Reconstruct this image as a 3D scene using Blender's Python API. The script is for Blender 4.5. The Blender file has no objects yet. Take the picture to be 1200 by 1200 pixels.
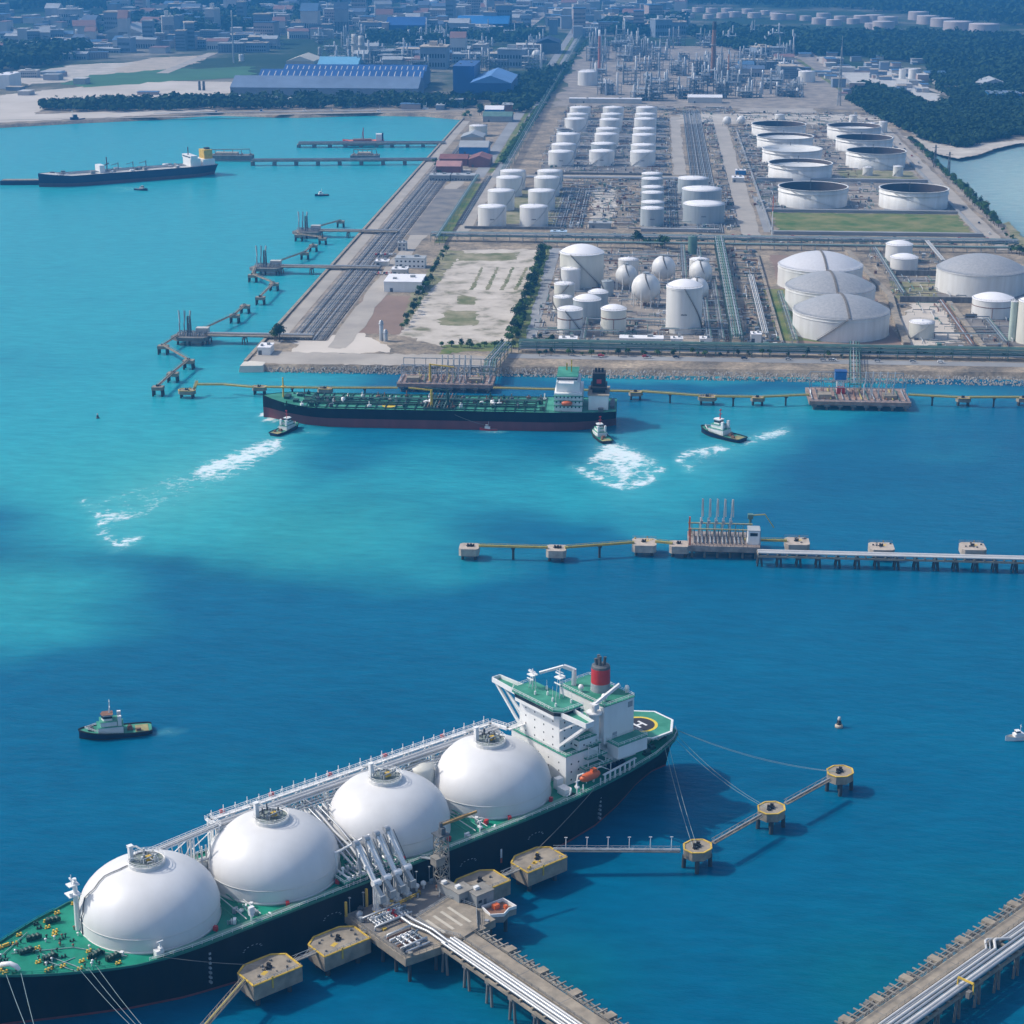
import bpy, math, random
from mathutils import Vector, noise
random.seed(11)
SC = bpy.context.scene
COL = SC.collection
R = math.radians
# ------------------------------------------------------------------ camera geometry (photo is 1200 px square)
F = 2150.0; H = 300.0
TH = math.atan(715 / F); PSI = math.atan(170 * math.cos(TH) / F)
FW = (-math.sin(PSI) * math.cos(TH), math.cos(PSI) * math.cos(TH), -math.sin(TH))
RT = (math.cos(PSI), math.sin(PSI), 0.0)
UP = (RT[1]*FW[2]-RT[2]*FW[1], RT[2]*FW[0]-RT[0]*FW[2], RT[0]*FW[1]-RT[1]*FW[0])
def at(px, py, z=0.0):
    """where the ray through a photo pixel meets the level z, in metres"""
    a = (px-600)/F; b = (600-py)/F
    d = [FW[i]+a*RT[i]+b*UP[i] for i in range(3)]
    t = (z-H)/d[2]
    return (d[0]*t, d[1]*t)
def px_of(x, y, z=0.0):
    v = (x, y, z-H)
    c = [sum(v[i]*k[i] for i in range(3)) for k in (RT, UP, FW)]
    return (600+F*c[0]/c[2], 600-F*c[1]/c[2], F/c[2])
GZ = 4.0   # level of the made ground

# ------------------------------------------------------------------ mesh collector
class MB:
    def __init__(s): s.v = []; s.f = []; s.sm = []; s.mi = []; s.cur = 0
    def add(s, vs, fs, smooth=False):
        o = len(s.v); s.v.extend(vs)
        for f in fs:
            s.f.append([i+o for i in f]); s.sm.append(smooth); s.mi.append(s.cur)
    def mat(s, i): s.cur = i; return s
    def prism(s, poly, z0, z1, bottom=True, top=True, inset=0.0):
        n = len(poly)
        if inset:
            cx = sum(p[0] for p in poly)/n; cy = sum(p[1] for p in poly)/n
            tp = [(cx+(p[0]-cx)*(1-inset), cy+(p[1]-cy)*(1-inset)) for p in poly]
        else: tp = poly
        vs = [(p[0], p[1], z0) for p in poly]+[(p[0], p[1], z1) for p in tp]
        fs = [[i, (i+1) % n, n+(i+1) % n, n+i] for i in range(n)]
        a = sum(poly[i][0]*poly[(i+1) % n][1]-poly[(i+1) % n][0]*poly[i][1] for i in range(n))
        tf = list(range(n, 2*n)); bf = list(range(n))[::-1]
        if a < 0: fs = [f[::-1] for f in fs]; tf = tf[::-1]; bf = bf[::-1]
        if top: fs.append(tf)
        if bottom: fs.append(bf)
        s.add(vs, fs)
    def box(s, x0, y0, z0, x1, y1, z1):
        s.prism([(x0, y0), (x1, y0), (x1, y1), (x0, y1)], z0, z1)
    def cbox(s, cx, cy, z0, sx, sy, h, a=0.0):
        c, n = math.cos(a), math.sin(a)
        s.prism([(cx+c*x-n*y, cy+n*x+c*y) for x, y in ((-sx/2, -sy/2), (sx/2, -sy/2), (sx/2, sy/2), (-sx/2, sy/2))], z0, z0+h)
    def bar(s, p0, p1, w, h=None):
        h = h or w
        p0 = Vector(p0); p1 = Vector(p1); d = p1-p0
        if d.length < 1e-6: return
        d.normalize()
        u = d.cross(Vector((0, 0, 1)))
        if u.length < 1e-3: u = Vector((1, 0, 0))
        u.normalize(); v = u.cross(d)
        vs = []
        for p in (p0, p1):
            for a, b in ((-1, -1), (1, -1), (1, 1), (-1, 1)):
                vs.append(tuple(p+u*(a*w/2)+v*(b*h/2)))
        s.add(vs, [[0, 1, 2, 3], [7, 6, 5, 4], [0, 4, 5, 1], [1, 5, 6, 2], [2, 6, 7, 3], [3, 7, 4, 0]])
    def cyl(s, p0, p1, r0, r1=None, n=8, caps=True):
        r1 = r0 if r1 is None else r1
        p0 = Vector(p0); p1 = Vector(p1); d = (p1-p0)
        if d.length < 1e-6: return
        d.normalize()
        u = d.cross(Vector((0, 0, 1)))
        if u.length < 1e-3: u = Vector((1, 0, 0))
        u.normalize(); v = d.cross(u)
        vs = []
        for p, r in ((p0, r0), (p1, r1)):
            for i in range(n):
                a = 2*math.pi*i/n
                vs.append(tuple(p+u*(r*math.cos(a))+v*(r*math.sin(a))))
        s.add(vs, [[i, (i+1) % n, n+(i+1) % n, n+i] for i in range(n)], True)
        if caps: s.add(vs, [list(range(n))[::-1], list(range(n, 2*n))])
    def tube(s, path, r, n=6):
        P = [Vector(p) for p in path]; vs = []
        for k, p in enumerate(P):
            d = (P[min(k+1, len(P)-1)]-P[max(k-1, 0)]).normalized()
            u = d.cross(Vector((0, 0, 1)))
            if u.length < 1e-3: u = Vector((1, 0, 0))
            u.normalize(); v = d.cross(u)
            for i in range(n):
                a = 2*math.pi*i/n
                vs.append(tuple(p+u*(r*math.cos(a))+v*(r*math.sin(a))))
        fs = []
        for k in range(len(P)-1):
            for i in range(n):
                fs.append([k*n+i, k*n+(i+1) % n, (k+1)*n+(i+1) % n, (k+1)*n+i])
        s.add(vs, fs, True)
        s.add(vs, [list(range(n))[::-1], [(len(P)-1)*n+i for i in range(n)]])
    def lathe(s, cx, cy, prof, n=24, smooth=True, cap_top=False, cap_bot=False):
        vs = []; m = len(prof)
        for r, z in prof:
            for i in range(n):
                a = 2*math.pi*i/n
                vs.append((cx+r*math.cos(a), cy+r*math.sin(a), z))
        fs = []
        for k in range(m-1):
            for i in range(n):
                fs.append([k*n+i, k*n+(i+1) % n, (k+1)*n+(i+1) % n, (k+1)*n+i])
        s.add(vs, fs, smooth)
        if cap_top: s.add(vs, [[(m-1)*n+i for i in range(n)]])
        if cap_bot: s.add(vs, [[i for i in range(n)][::-1]])
    def rail(s, path, h=1.1, r=.05, step=2.5):
        """hand rail: posts and two bars"""
        for a, b in zip(path, path[1:]):
            a = Vector(a); b = Vector(b); L = (b-a).length
            k = max(1, int(L/step))
            for j in range(k+1):
                p = a.lerp(b, j/k)
                s.bar(p, p+Vector((0, 0, h)), 2*r)
            for z in (h*.5, h):
                s.bar(a+Vector((0, 0, z)), b+Vector((0, 0, z)), 2*r)
    def build(s, name, mats, parent=None, world=False):
        if not isinstance(mats, (list, tuple)): mats = [mats]
        me = bpy.data.meshes.new(name)
        vs = s.v
        if world and parent is not None:
            l = parent.location; vs = [(x-l.x, y-l.y, z-l.z) for x, y, z in vs]
        me.from_pydata(vs, [], s.f)
        for m in mats: me.materials.append(m)
        me.polygons.foreach_set('use_smooth', s.sm)
        if len(mats) > 1: me.polygons.foreach_set('material_index', s.mi)
        me.update()
        o = bpy.data.objects.new(name, me); COL.objects.link(o)
        if parent is not None: o.parent = parent
        return o

LABELS = {}
def tag(o, label, cat, group=None, kind=None):
    if label: o['label'] = label; LABELS[label] = LABELS.get(label, 0)+1
    if cat: o['category'] = cat
    if group: o['group'] = group
    if kind: o['kind'] = kind
    return o
def thing(name, label, cat, loc=(0, 0, 0), rz=0.0, group=None):
    o = bpy.data.objects.new(name, None); COL.objects.link(o)
    o.location = loc; o.rotation_euler = (0, 0, rz); o.empty_display_size = 1
    return tag(o, label, cat, group)
def structure(o): o['kind'] = 'structure'; return o
def dup(root, loc, rz=None, label=None, group=None, scale=None):
    kids = {}
    for o in list(COL.objects):
        if o.parent is not None: kids.setdefault(o.parent.name, []).append(o)
    def rec(o, p):
        c = o.copy(); COL.objects.link(c)
        if p is not None: c.parent = p
        for k in kids.get(o.name, []): rec(k, c)
        return c
    c = rec(root, None); c.location = loc
    if rz is not None: c.rotation_euler = (0, 0, rz)
    if scale is not None: c.scale = scale
    if label: c['label'] = label
    if group: c['group'] = group
    return c
ORD = ['first', 'second', 'third', 'fourth', 'fifth', 'sixth', 'seventh', 'eighth', 'ninth', 'tenth', 'eleventh', 'twelfth', 'thirteenth', 'fourteenth', 'fifteenth', 'sixteenth', 'seventeenth', 'eighteenth', 'nineteenth', 'twentieth', 'twenty-first', 'twenty-second', 'twenty-third', 'twenty-fourth', 'twenty-fifth', 'twenty-sixth']

# ------------------------------------------------------------------ materials
def srgb(r, g, b):
    f = lambda c: (c/255/12.92) if c/255 <= .04045 else ((c/255+.055)/1.055)**2.4
    return (f(r), f(g), f(b))
def mat(name, col, rough=.6, var=.12, scale=.15, metal=0.0, col2=None, streak=0.0, spec=.5, bump=0.0, detail=4):
    """principled paint/metal/soil with a world-space noise that varies its own colour"""
    m = bpy.data.materials.new(name); m.use_nodes = True
    nt = m.node_tree; N = nt.nodes; L = nt.links
    b = N['Principled BSDF']
    b.inputs['Roughness'].default_value = rough; b.inputs['Metallic'].default_value = metal
    b.inputs['Specular IOR Level'].default_value = spec
    g = N.new('ShaderNodeNewGeometry')
    n = N.new('ShaderNodeTexNoise'); n.inputs['Scale'].default_value = scale; n.inputs['Detail'].default_value = detail
    n.inputs['Roughness'].default_value = .62
    vec = g.outputs['Position']
    if streak:
        mp = N.new('ShaderNodeMapping'); mp.inputs['Scale'].default_value = (1, 1, streak)
        L.new(vec, mp.inputs['Vector']); vec = mp.outputs['Vector']
    L.new(vec, n.inputs['Vector'])
    rp = N.new('ShaderNodeValToRGB'); e = rp.color_ramp.elements
    e[0].position = .32; e[1].position = .68
    c2 = col2 or tuple(min(1, c*(1+var)) for c in col)
    c1 = col if col2 else tuple(c*(1-var) for c in col)
    e[0].color = (*c1, 1); e[1].color = (*c2, 1)
    L.new(n.outputs['Fac'], rp.inputs['Fac']); L.new(rp.outputs['Color'], b.inputs['Base Color'])
    if bump:
        bp = N.new('ShaderNodeBump'); bp.inputs['Strength'].default_value = bump; bp.inputs['Distance'].default_value = .5
        L.new(n.outputs['Fac'], bp.inputs['Height']); L.new(bp.outputs['Normal'], b.inputs['Normal'])
    return m
W = mat('white_paint', (.78, .78, .77), .45, .05, .25, streak=.25)
WT = mat('tank_white', (.60, .59, .56), .5, .06, .16, streak=.12, col2=(.75, .75, .735), detail=7)
WT2 = mat('tank_cream', (.62, .61, .54), .5, .08, .12, streak=.15)
WGREY = mat('tank_grey', (.36, .40, .42), .5, .14, .2, streak=.06)
WROOF = mat('roof_white', (.82, .81, .82), .5, .04, .1)
DOME = mat('dome_aluminium', (.30, .305, .315), .45, .07, .5, metal=.1, col2=(.40, .405, .41), detail=6)
SPH = mat('cover_white', (.62, .615, .605), .45, .06, .06, streak=.35, col2=(.73, .73, .73), detail=4)
HULL = mat('hull_black', (.003, .004, .006), .6, .3, .12, streak=.12, spec=.12, col2=(.014, .012, .011), detail=7)
NAVY = mat('hull_navy', (.008, .022, .06), .5, .2, .1, spec=.2)
BOOT = mat('boot_red', (.17, .035, .035), .6, .25, .1, streak=.2)
DECK = mat('deck_green', (.006, .18, .11), .55, .22, .16, col2=(.012, .27, .17), spec=.3, detail=7)
DECK2 = mat('deck_green_worn', (.015, .15, .095), .6, .3, .09, col2=(.08, .34, .24), spec=.3, detail=7)
DKGREEN = mat('machinery_green', (.008, .05, .035), .5, .2, .3)
RED = mat('red_paint', (.50, .03, .03), .45, .1, .3)
ORANGE = mat('orange_paint', (.66, .13, .03), .45, .1, .3)
YEL = mat('yellow_paint', (.60, .40, .05), .55, .2, .4)
YELP = mat('yellow_pipe', (.42, .36, .10), .55, .15, .3)
BLK = mat('black_rubber', (.012, .012, .013), .7, .2, .5)
CONC = mat('concrete', (.17, .162, .145), .85, .2, .2, col2=(.33, .31, .27), detail=9)
CONC2 = mat('concrete_tan', (.19, .165, .13), .85, .18, .22, col2=(.37, .315, .24), detail=9)
CONCD = mat('concrete_stained', (.17, .165, .155), .85, .3, .3, streak=.3)
PILE = mat('pile_steel', (.04, .045, .05), .7, .3, .4, streak=.2)
STEEL = mat('steel_grey', (.30, .33, .35), .5, .18, .3)
STEELD = mat('steel_dark', (.09, .10, .11), .6, .25, .3)
SILV = mat('pipe_cladding', (.42, .44, .46), .35, .1, .3, metal=.35)
PWHITE = mat('pipe_white', (.55, .55, .54), .45, .08, .2)
PGREEN = mat('pipe_green', (.10, .19, .16), .55, .2, .15)
PBLUE = mat('pipe_bluegrey', (.17, .215, .26), .55, .25, .12)
RUST = mat('rust_brown', (.20, .10, .06), .75, .3, .3)
BRICK = mat('stack_brown', (.24, .13, .08), .75, .2, .1)
STAIRM = mat('stair_brown', (.17, .15, .125), .6, .2, .4)
BLUER = mat('blue_roof', (.012, .075, .25), .45, .15, .02)
BLUE = mat('blue_paint', (.02, .16, .42), .45, .15, .3)
GREYR = mat('grey_roof', (.36, .38, .39), .6, .15, .05)
WALLC = mat('wall_pale', (.50, .49, .46), .75, .12, .1)
WALLG = mat('wall_grey', (.27, .285, .29), .75, .15, .1)
REDR = mat('red_roof', (.22, .085, .07), .7, .25, .05)
TANR = mat('tan_roof', (.45, .38, .29), .7, .15, .05)
GLASS = mat('window_glass', (.02, .03, .04), .15, .2, .5)
ROPE = mat('rope_pale', (.26, .36, .36), .8, .1, .5)
ROPED = mat('rope_grey', (.24, .23, .21), .8, .1, .5)
ROCK = mat('rock', (.30, .28, .255), .9, .4, .25, col2=(.44, .41, .37))
LEAF = mat('leaf_green', (.022, .065, .010), .8, .3, .12, col2=(.075, .145, .02), spec=.2)
LEAFD = mat('leaf_dark', (.010, .032, .013), .85, .3, .02, col2=(.028, .062, .022), spec=.15)
BARK = mat('bark', (.10, .075, .05), .9, .2, .5)
ASPH = mat('asphalt', (.115, .115, .118), .85, .25, .06, col2=(.25, .225, .195), detail=8)
ROADG = mat('road_grey', (.26, .265, .27), .85, .18, .02)
ROADB = mat('road_beige', (.37, .335, .29), .9, .15, .03)
SAND = mat('sand', (.36, .325, .275), .95, .2, .03, col2=(.58, .53, .46), detail=8)
LOT = mat('scrubby_sand', (.36, .325, .275), .95, .2, .045, col2=(.60, .545, .47), detail=10)
_r = [n for n in LOT.node_tree.nodes if n.type == 'VALTORGB'][0].color_ramp
_r.elements[0].position = .40; _r.elements[0].color = (.30, .27, .20, 1)
_e = _r.elements.new(.33); _e.color = (.13, .135, .06, 1)
_e = _r.elements.new(.47); _e.color = (.46, .41, .345, 1)
SANDP = mat('pale_sand', (.46, .41, .345), .95, .12, .008, col2=(.62, .56, .49), detail=8)
DIRT = mat('brown_dirt', (.20, .135, .10), .95, .25, .03, col2=(.27, .185, .14))
GRAVEL = mat('gravel', (.16, .145, .13), .95, .3, .05, col2=(.38, .325, .265), detail=8)
GRASSM = mat('grass_green', (.055, .125, .018), .9, .2, .045, col2=(.24, .22, .09), spec=.2, detail=9)
GRASSD = mat('grass_dry', (.10, .125, .035), .9, .2, .06, col2=(.34, .30, .20), spec=.2, detail=9)
TANKIN = mat('tank_interior', (.045, .04, .042), .6, .3, .1, col2=(.085, .06, .05))  # dark grey-brown for inner walls and the deeper floating roofs
# ------------------------------------------------------------------ sea
def spaced(dense, outer):
    xs = set()
    for a, b, st in dense+outer:
        k = int(round((b-a)/st))
        for i in range(k+1): xs.add(round(a+(b-a)*i/k, 3))
    return sorted(xs)
PLUMES = [(-10, 525, 90, 60, .7),   # photo pixel centre, radii, weight: silt-laden turquoise water
    (0, 460, 220, 110, .72), (40, 730, 130, 60, .42), (60, 230, 420, 150, .90), (300, 330, 220, 100, .62), (330, 180, 300, 60, .92),
    (150, 570, 150, 75, 1.0), (215, 500, 170, 60, .75), (340, 610, 170, 46, .56), (470, 580, 130, 44, .44), (540, 640, 110, 22, .3),
    (25, 685, 110, 56, .40), (10, 765, 90, 36, .36), (620, 560, 170, 32, .48), (730, 575, 110, 34, .56), (820, 545, 90, 40, .42),
    (260, 445, 130, 22, .65), (520, 515, 240, 18, .30), (1000, 482, 220, 16, .32), (950, 445, 330, 10, .6), (780, 610, 60, 24, .45),
    (880, 500, 110, 30, .4), (400, 660, 130, 25, .35), (1110, 520, 90, 26, .18)]
CLEAR = [(420, 515, 90, 22, .4), (640, 610, 90, 12, .25), (160, 660, 90, 14, .3), (420, 470, 60, 20, .2), (430, 590, 60, 20, .25), (600, 590, 90, 12, .35)]
GREENS = [(640, 1150, 110, 60, .55), (1010, 1150, 130, 70, .5), (560, 1120, 60, 40, .4), (330, 930, 120, 40, .25), (1150, 1060, 120, 70, .3), (180, 580, 150, 70, .85), (340, 620, 160, 50, .7), (20, 700, 100, 60, .5)]
FOAM = [([(318, 522), (270, 545), (210, 572), (140, 600)], 34, .34), ([(712, 528), (732, 552)], 34, .36), ([(860, 522), (815, 540)], 18, .3),   # polyline in photo pixels, half width in px, weight
    ([(320, 521), (300, 529), (270, 541), (238, 552)], 13, .80), ([(320, 520), (306, 526)], 9, .95), ([(285, 532), (240, 556), (200, 568)], 18, .42), ([(318, 526), (290, 545), (250, 562)], 9, .5), ([(300, 520), (262, 536)], 7, .5),
    ([(95, 588), (115, 603), (150, 607)], 6, .62), ([(112, 598), (120, 628), (135, 640), (158, 632)], 8, .66), ([(205, 562), (150, 578), (105, 592)], 7, .36), ([(130, 610), (170, 600), (200, 575)], 8, .42),
    ([(716, 526), (733, 533), (748, 541)], 12, .95), ([(706, 534), (726, 541), (738, 553)], 10, .75), ([(676, 546), (698, 560), (728, 570), (758, 566), (774, 551)], 5, .80), ([(690, 543), (708, 526)], 6, .6), ([(745, 530), (768, 544)], 8, .55), ([(700, 545), (735, 560), (760, 552)], 16, .5), ([(720, 545), (738, 562)], 10, .7),
    ([(850, 524), (826, 528), (802, 533), (797, 540), (808, 549)], 6, .72), ([(848, 526), (815, 534)], 8, .5), ([(875, 517), (895, 512), (918, 506)], 7, .62),
    ([(306, 484), (312, 490), (322, 489)], 5, .85), ([(560, 505), (590, 506)], 2, .5), ([(350, 505), (380, 506)], 3, .35),
    ([(186, 856), (196, 859), (206, 857)], 3, .42), ([(128, 222), (157, 223)], 1.6, .95), ([(262, 880), (285, 884)], 2.5, .3), ([(400, 1165), (420, 1166)], 3, .3)]
def seg_d(p, pts):
    best = 1e9
    for (ax, ay), (bx, by) in zip(pts, pts[1:]):
        dx, dy = bx-ax, by-ay; q = dx*dx+dy*dy
        t = max(0, min(1, ((p[0]-ax)*dx+(p[1]-ay)*dy)/q)) if q else 0
        best = min(best, math.hypot(p[0]-ax-t*dx, p[1]-ay-t*dy))
    return best
def build_sea():
    xs = spaced([(-330, 320, 5)], [(-1300, -330, 20), (320, 700, 20), (-9000, -1300, 700), (700, 9000, 830)])
    ys = spaced([(380, 620, 8), (620, 1240, 5)], [(1240, 2800, 20), (-1500, 380, 188), (2800, 12000, 920)])
    vs = []; tur = []; foam = []; grn = []; pale = []
    FB = [(min(p[0] for p in f[0])-4*f[1], max(p[0] for p in f[0])+4*f[1], min(p[1] for p in f[0])-4*f[1], max(p[1] for p in f[0])+4*f[1]) for f in FOAM]
    for y in ys:
        for x in xs:
            vs.append((x, y, 0.0))
            t = f = g = pl = 0.0
            if y > 300:
                wx = noise.noise(Vector((x*.006, y*.004, 1.3)))*40+noise.noise(Vector((x*.016, y*.011, 7.3)))*30+noise.noise(Vector((x*.045, y*.028, 2.3)))*14
                wy = noise.noise(Vector((x*.006, y*.004, 9.1)))*34+noise.noise(Vector((x*.016, y*.011, 4.3)))*24+noise.noise(Vector((x*.045, y*.028, 5.3)))*11
                u0, v0, s0 = px_of(x, y)
                if v0 < 1300:
                    k = min(1.0, max(.25, (v0-100)/500))
                    u = u0+wx; v = v0+wy*k*.8
                    for cx, cy, rx, ry, w in PLUMES:
                        q = ((u-cx)/rx)**2+((v-cy)/ry)**2
                        if q < 6: t = t+(1-t)*w*math.exp(-q*q*.55)
                    for cx, cy, rx, ry, w in CLEAR:
                        q = ((u-cx)/rx)**2+((v-cy)/ry)**2
                        if q < 5: t *= 1-w*math.exp(-q)
                    for cx, cy, rx, ry, w in GREENS:
                        q = ((u-cx)/rx)**2+((v-cy)/ry)**2
                        if q < 5: g = max(g, w*math.exp(-q))
                    q = ((u0-1215)/120)**2+((v0-215)/70)**2
                    if u0 > 1050 and v0 < 330: pl = math.exp(-q*.7)
                    uf, vf = u0+wx*.09, v0+wy*.07
                    for (pts, hw, w), bb in zip(FOAM, FB):
                        if bb[0] < uf < bb[1] and bb[2] < vf < bb[3]:
                            d = seg_d((uf, vf), pts)/hw
                            f = max(f, w*math.exp(-d*d*1.2))
            tur.append(t); foam.append(f); grn.append(g); pale.append(pl)
    nx = len(xs); fs = []
    for j in range(len(ys)-1):
        for i in range(nx-1):
            a = j*nx+i; fs.append((a, a+1, a+nx+1, a+nx))
    me = bpy.data.meshes.new('sea'); me.from_pydata(vs, [], fs)
    for nm, dat in (('silt', tur), ('foam', foam), ('algae', grn), ('shoal', pale)):
        at_ = me.attributes.new(nm, 'FLOAT', 'POINT'); at_.data.foreach_set('value', dat)
    m = bpy.data.materials.new('sea_water'); m.use_nodes = True
    nt = m.node_tree; N = nt.nodes; L = nt.links; b = N['Principled BSDF']
    def math_(op, a, c, clamp=False):
        n = N.new('ShaderNodeMath'); n.operation = op; n.use_clamp = clamp
        for i, v in enumerate((a, c)):
            if isinstance(v, (int, float)): n.inputs[i].default_value = v
            else: L.new(v, n.inputs[i])
        return n.outputs[0]
    def attr(nm):
        n = N.new('ShaderNodeAttribute'); n.attribute_name = nm; return n.outputs['Fac']
    def mix(fac, a, c):
        n = N.new('ShaderNodeMix'); n.data_type = 'RGBA'
        L.new(fac, n.inputs[0])
        for i, v in ((6, a), (7, c)):
            if isinstance(v, tuple): n.inputs[i].default_value = (*v, 1)
            else: L.new(v, n.inputs[i])
        return n.outputs[2]
    geo = N.new('ShaderNodeNewGeometry')
    def noi(scale, det, sx=1.0, sy=1.0, rough=.55, rot=0.0):
        mp = N.new('ShaderNodeMapping'); mp.inputs['Scale'].default_value = (sx, sy, 1); mp.inputs['Rotation'].default_value = (0, 0, rot)
        L.new(geo.outputs['Position'], mp.inputs['Vector'])
        n = N.new('ShaderNodeTexNoise'); n.inputs['Scale'].default_value = scale; n.inputs['Detail'].default_value = det; n.inputs['Roughness'].default_value = rough
        L.new(mp.outputs['Vector'], n.inputs['Vector']); return n.outputs['Fac']
    big = noi(.006, 5, .7, 1.5); mid = noi(.014, 9, .55, 1.5, .62, .15)
    t = math_('ADD', attr('silt'), math_('MULTIPLY', math_('SUBTRACT', mid, .5), .62))
    t = math_('ADD', t, math_('MULTIPLY', math_('SUBTRACT', big, .5), .22), True)
    sm = N.new('ShaderNodeMapRange'); sm.interpolation_type = 'SMOOTHSTEP'; sm.inputs[1].default_value = .02; sm.inputs[2].default_value = .98
    L.new(t, sm.inputs[0]); t = sm.outputs[0]
    deep = mix(big, (.0002, .074, .162), (.0004, .130, .245))
    col = mix(t, deep, (.020, .300, .370))
    gcol = mix(t, (.002, .135, .165), (.038, .33, .345))
    col = mix(attr('algae'), col, gcol)
    col = mix(attr('shoal'), col, (.30, .43, .42))
    f1 = noi(.085, 6, 1, 1, .6); f2 = noi(.30, 7, .8, 1.2, .72)
    ridge = math_('SUBTRACT', 1.0, math_('MULTIPLY', math_('ABSOLUTE', math_('SUBTRACT', f1, .5), 0), 7.0))
    lace = math_('ADD', math_('MULTIPLY', ridge, .40), math_('MULTIPLY', f2, .9))
    thr = math_('SUBTRACT', 1.10, math_('MULTIPLY', attr('foam'), .86))
    fgate = math_('MULTIPLY', math_('SUBTRACT', lace, thr), 3.4, True)
    fgate = math_('MULTIPLY', fgate, math_('MULTIPLY', attr('foam'), 2.0, True))
    caps = noi(.09, 8, .6, 1.2, .8)
    halo = math_('MULTIPLY', attr('foam'), .62, True)
    col = mix(halo, col, (.16, .50, .52))
    # ripple-sized light and shade painted into the water colour
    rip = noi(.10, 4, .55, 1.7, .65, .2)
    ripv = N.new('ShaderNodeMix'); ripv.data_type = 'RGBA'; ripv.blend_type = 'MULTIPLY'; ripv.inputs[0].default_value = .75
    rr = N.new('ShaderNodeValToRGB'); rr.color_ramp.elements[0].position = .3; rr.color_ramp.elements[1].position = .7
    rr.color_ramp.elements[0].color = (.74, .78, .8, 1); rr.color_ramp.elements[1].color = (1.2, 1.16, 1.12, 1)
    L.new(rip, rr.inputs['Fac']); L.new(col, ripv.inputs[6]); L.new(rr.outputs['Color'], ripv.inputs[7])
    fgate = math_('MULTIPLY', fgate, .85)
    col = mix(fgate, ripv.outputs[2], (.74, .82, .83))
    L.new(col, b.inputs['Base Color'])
    b.inputs['Subsurface Weight'].default_value = .6; b.inputs['Subsurface Radius'].default_value = (2, 7, 9); b.inputs['Subsurface Scale'].default_value = 1.0
    b.inputs['Roughness'].default_value = .22; b.inputs['IOR'].default_value = 1.33; b.inputs['Specular IOR Level'].default_value = .06
    w1 = noi(.25, 5, .55, 1.3, .62, .5)
    bp = N.new('ShaderNodeBump'); bp.inputs['Strength'].default_value = .55; bp.inputs['Distance'].default_value = .9
    L.new(w1, bp.inputs['Height']); L.new(bp.outputs['Normal'], b.inputs['Normal'])
    me.materials.append(m)
    o = bpy.data.objects.new('sea', me); COL.objects.link(o); structure(o)
build_sea()

# ------------------------------------------------------------------ land
WEST, EAST, SOUTH = -270.0, 341.0, 1190.0
north_shore = [(545, 135), (500, 133), (430, 132), (350, 134.5), (250, 132), (180, 137), (100, 140.5), (0, 146), (-200, 158)]
beach = [(1085, 173), (1100, 179), (1122, 184), (1145, 180), (1165, 173), (1190, 167), (1240, 160), (1330, 158)]
coast = [(WEST, SOUTH), (WEST, 2690)]+[at(*p, GZ) for p in north_shore[1:]]
land_poly = [(EAST, SOUTH+20)]+coast[:1]+coast[1:]+[(-9000, 2300), (-9000, 11500), (9000, 11500), (9000, 2600)]+[at(*p, 1.5) for p in beach[::-1]]
land_poly = land_poly[1:]+[(EAST, 2340), (EAST, SOUTH+18)]
def land_mat():
    m = bpy.data.materials.new('land_soil'); m.use_nodes = True
    nt = m.node_tree; N = nt.nodes; L = nt.links; b = N['Principled BSDF']; b.inputs['Roughness'].default_value = .95
    b.inputs['Specular IOR Level'].default_value = .1
    geo = N.new('ShaderNodeNewGeometry')
    def noi(sc, det, rough=.6):
        n = N.new('ShaderNodeTexNoise'); n.inputs['Scale'].default_value = sc; n.inputs['Detail'].default_value = det; n.inputs['Roughness'].default_value = rough
        L.new(geo.outputs['Position'], n.inputs['Vector']); return n.outputs['Fac']
    def ramp(fac, st):
        r = N.new('ShaderNodeValToRGB'); L.new(fac, r.inputs['Fac'])
        while len(r.color_ramp.elements) < len(st): r.color_ramp.elements.new(.5)
        for e, (p, c) in zip(r.color_ramp.elements, st): e.position = p; e.color = (*c, 1)
        return r.outputs['Color']
    a = ramp(noi(.035, 8, .72), [(.30, (.09, .09, .09)), (.44, (.22, .19, .15)), (.55, (.32, .265, .20)), (.70, (.46, .385, .29))])
    fine = N.new('ShaderNodeMix'); fine.data_type = 'RGBA'; fine.blend_type = 'MULTIPLY'; fine.inputs[0].default_value = .8
    L.new(a, fine.inputs[6]); L.new(ramp(noi(.35, 6, .7), [(.34, (.55, .55, .56)), (.52, (1, 1, 1)), (.66, (1.35, 1.3, 1.22))]), fine.inputs[7]); a = fine.outputs[2]
    far = ramp(noi(.0035, 9, .68), [(.36, (.020, .045, .024)), (.50, (.035, .065, .035)), (.58, (.13, .135, .11)), (.70, (.33, .30, .25))])
    sep = N.new('ShaderNodeSeparateXYZ'); L.new(geo.outputs['Position'], sep.inputs[0])
    mr = N.new('ShaderNodeMapRange'); mr.inputs[1].default_value = 2750; mr.inputs[2].default_value = 3300
    L.new(sep.outputs['Y'], mr.inputs[0])
    mx = N.new('ShaderNodeMix'); mx.data_type = 'RGBA'
    L.new(mr.outputs[0], mx.inputs[0]); L.new(a, mx.inputs[6]); L.new(far, mx.inputs[7])
    L.new(mx.outputs[2], b.inputs['Base Color']); return m
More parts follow.
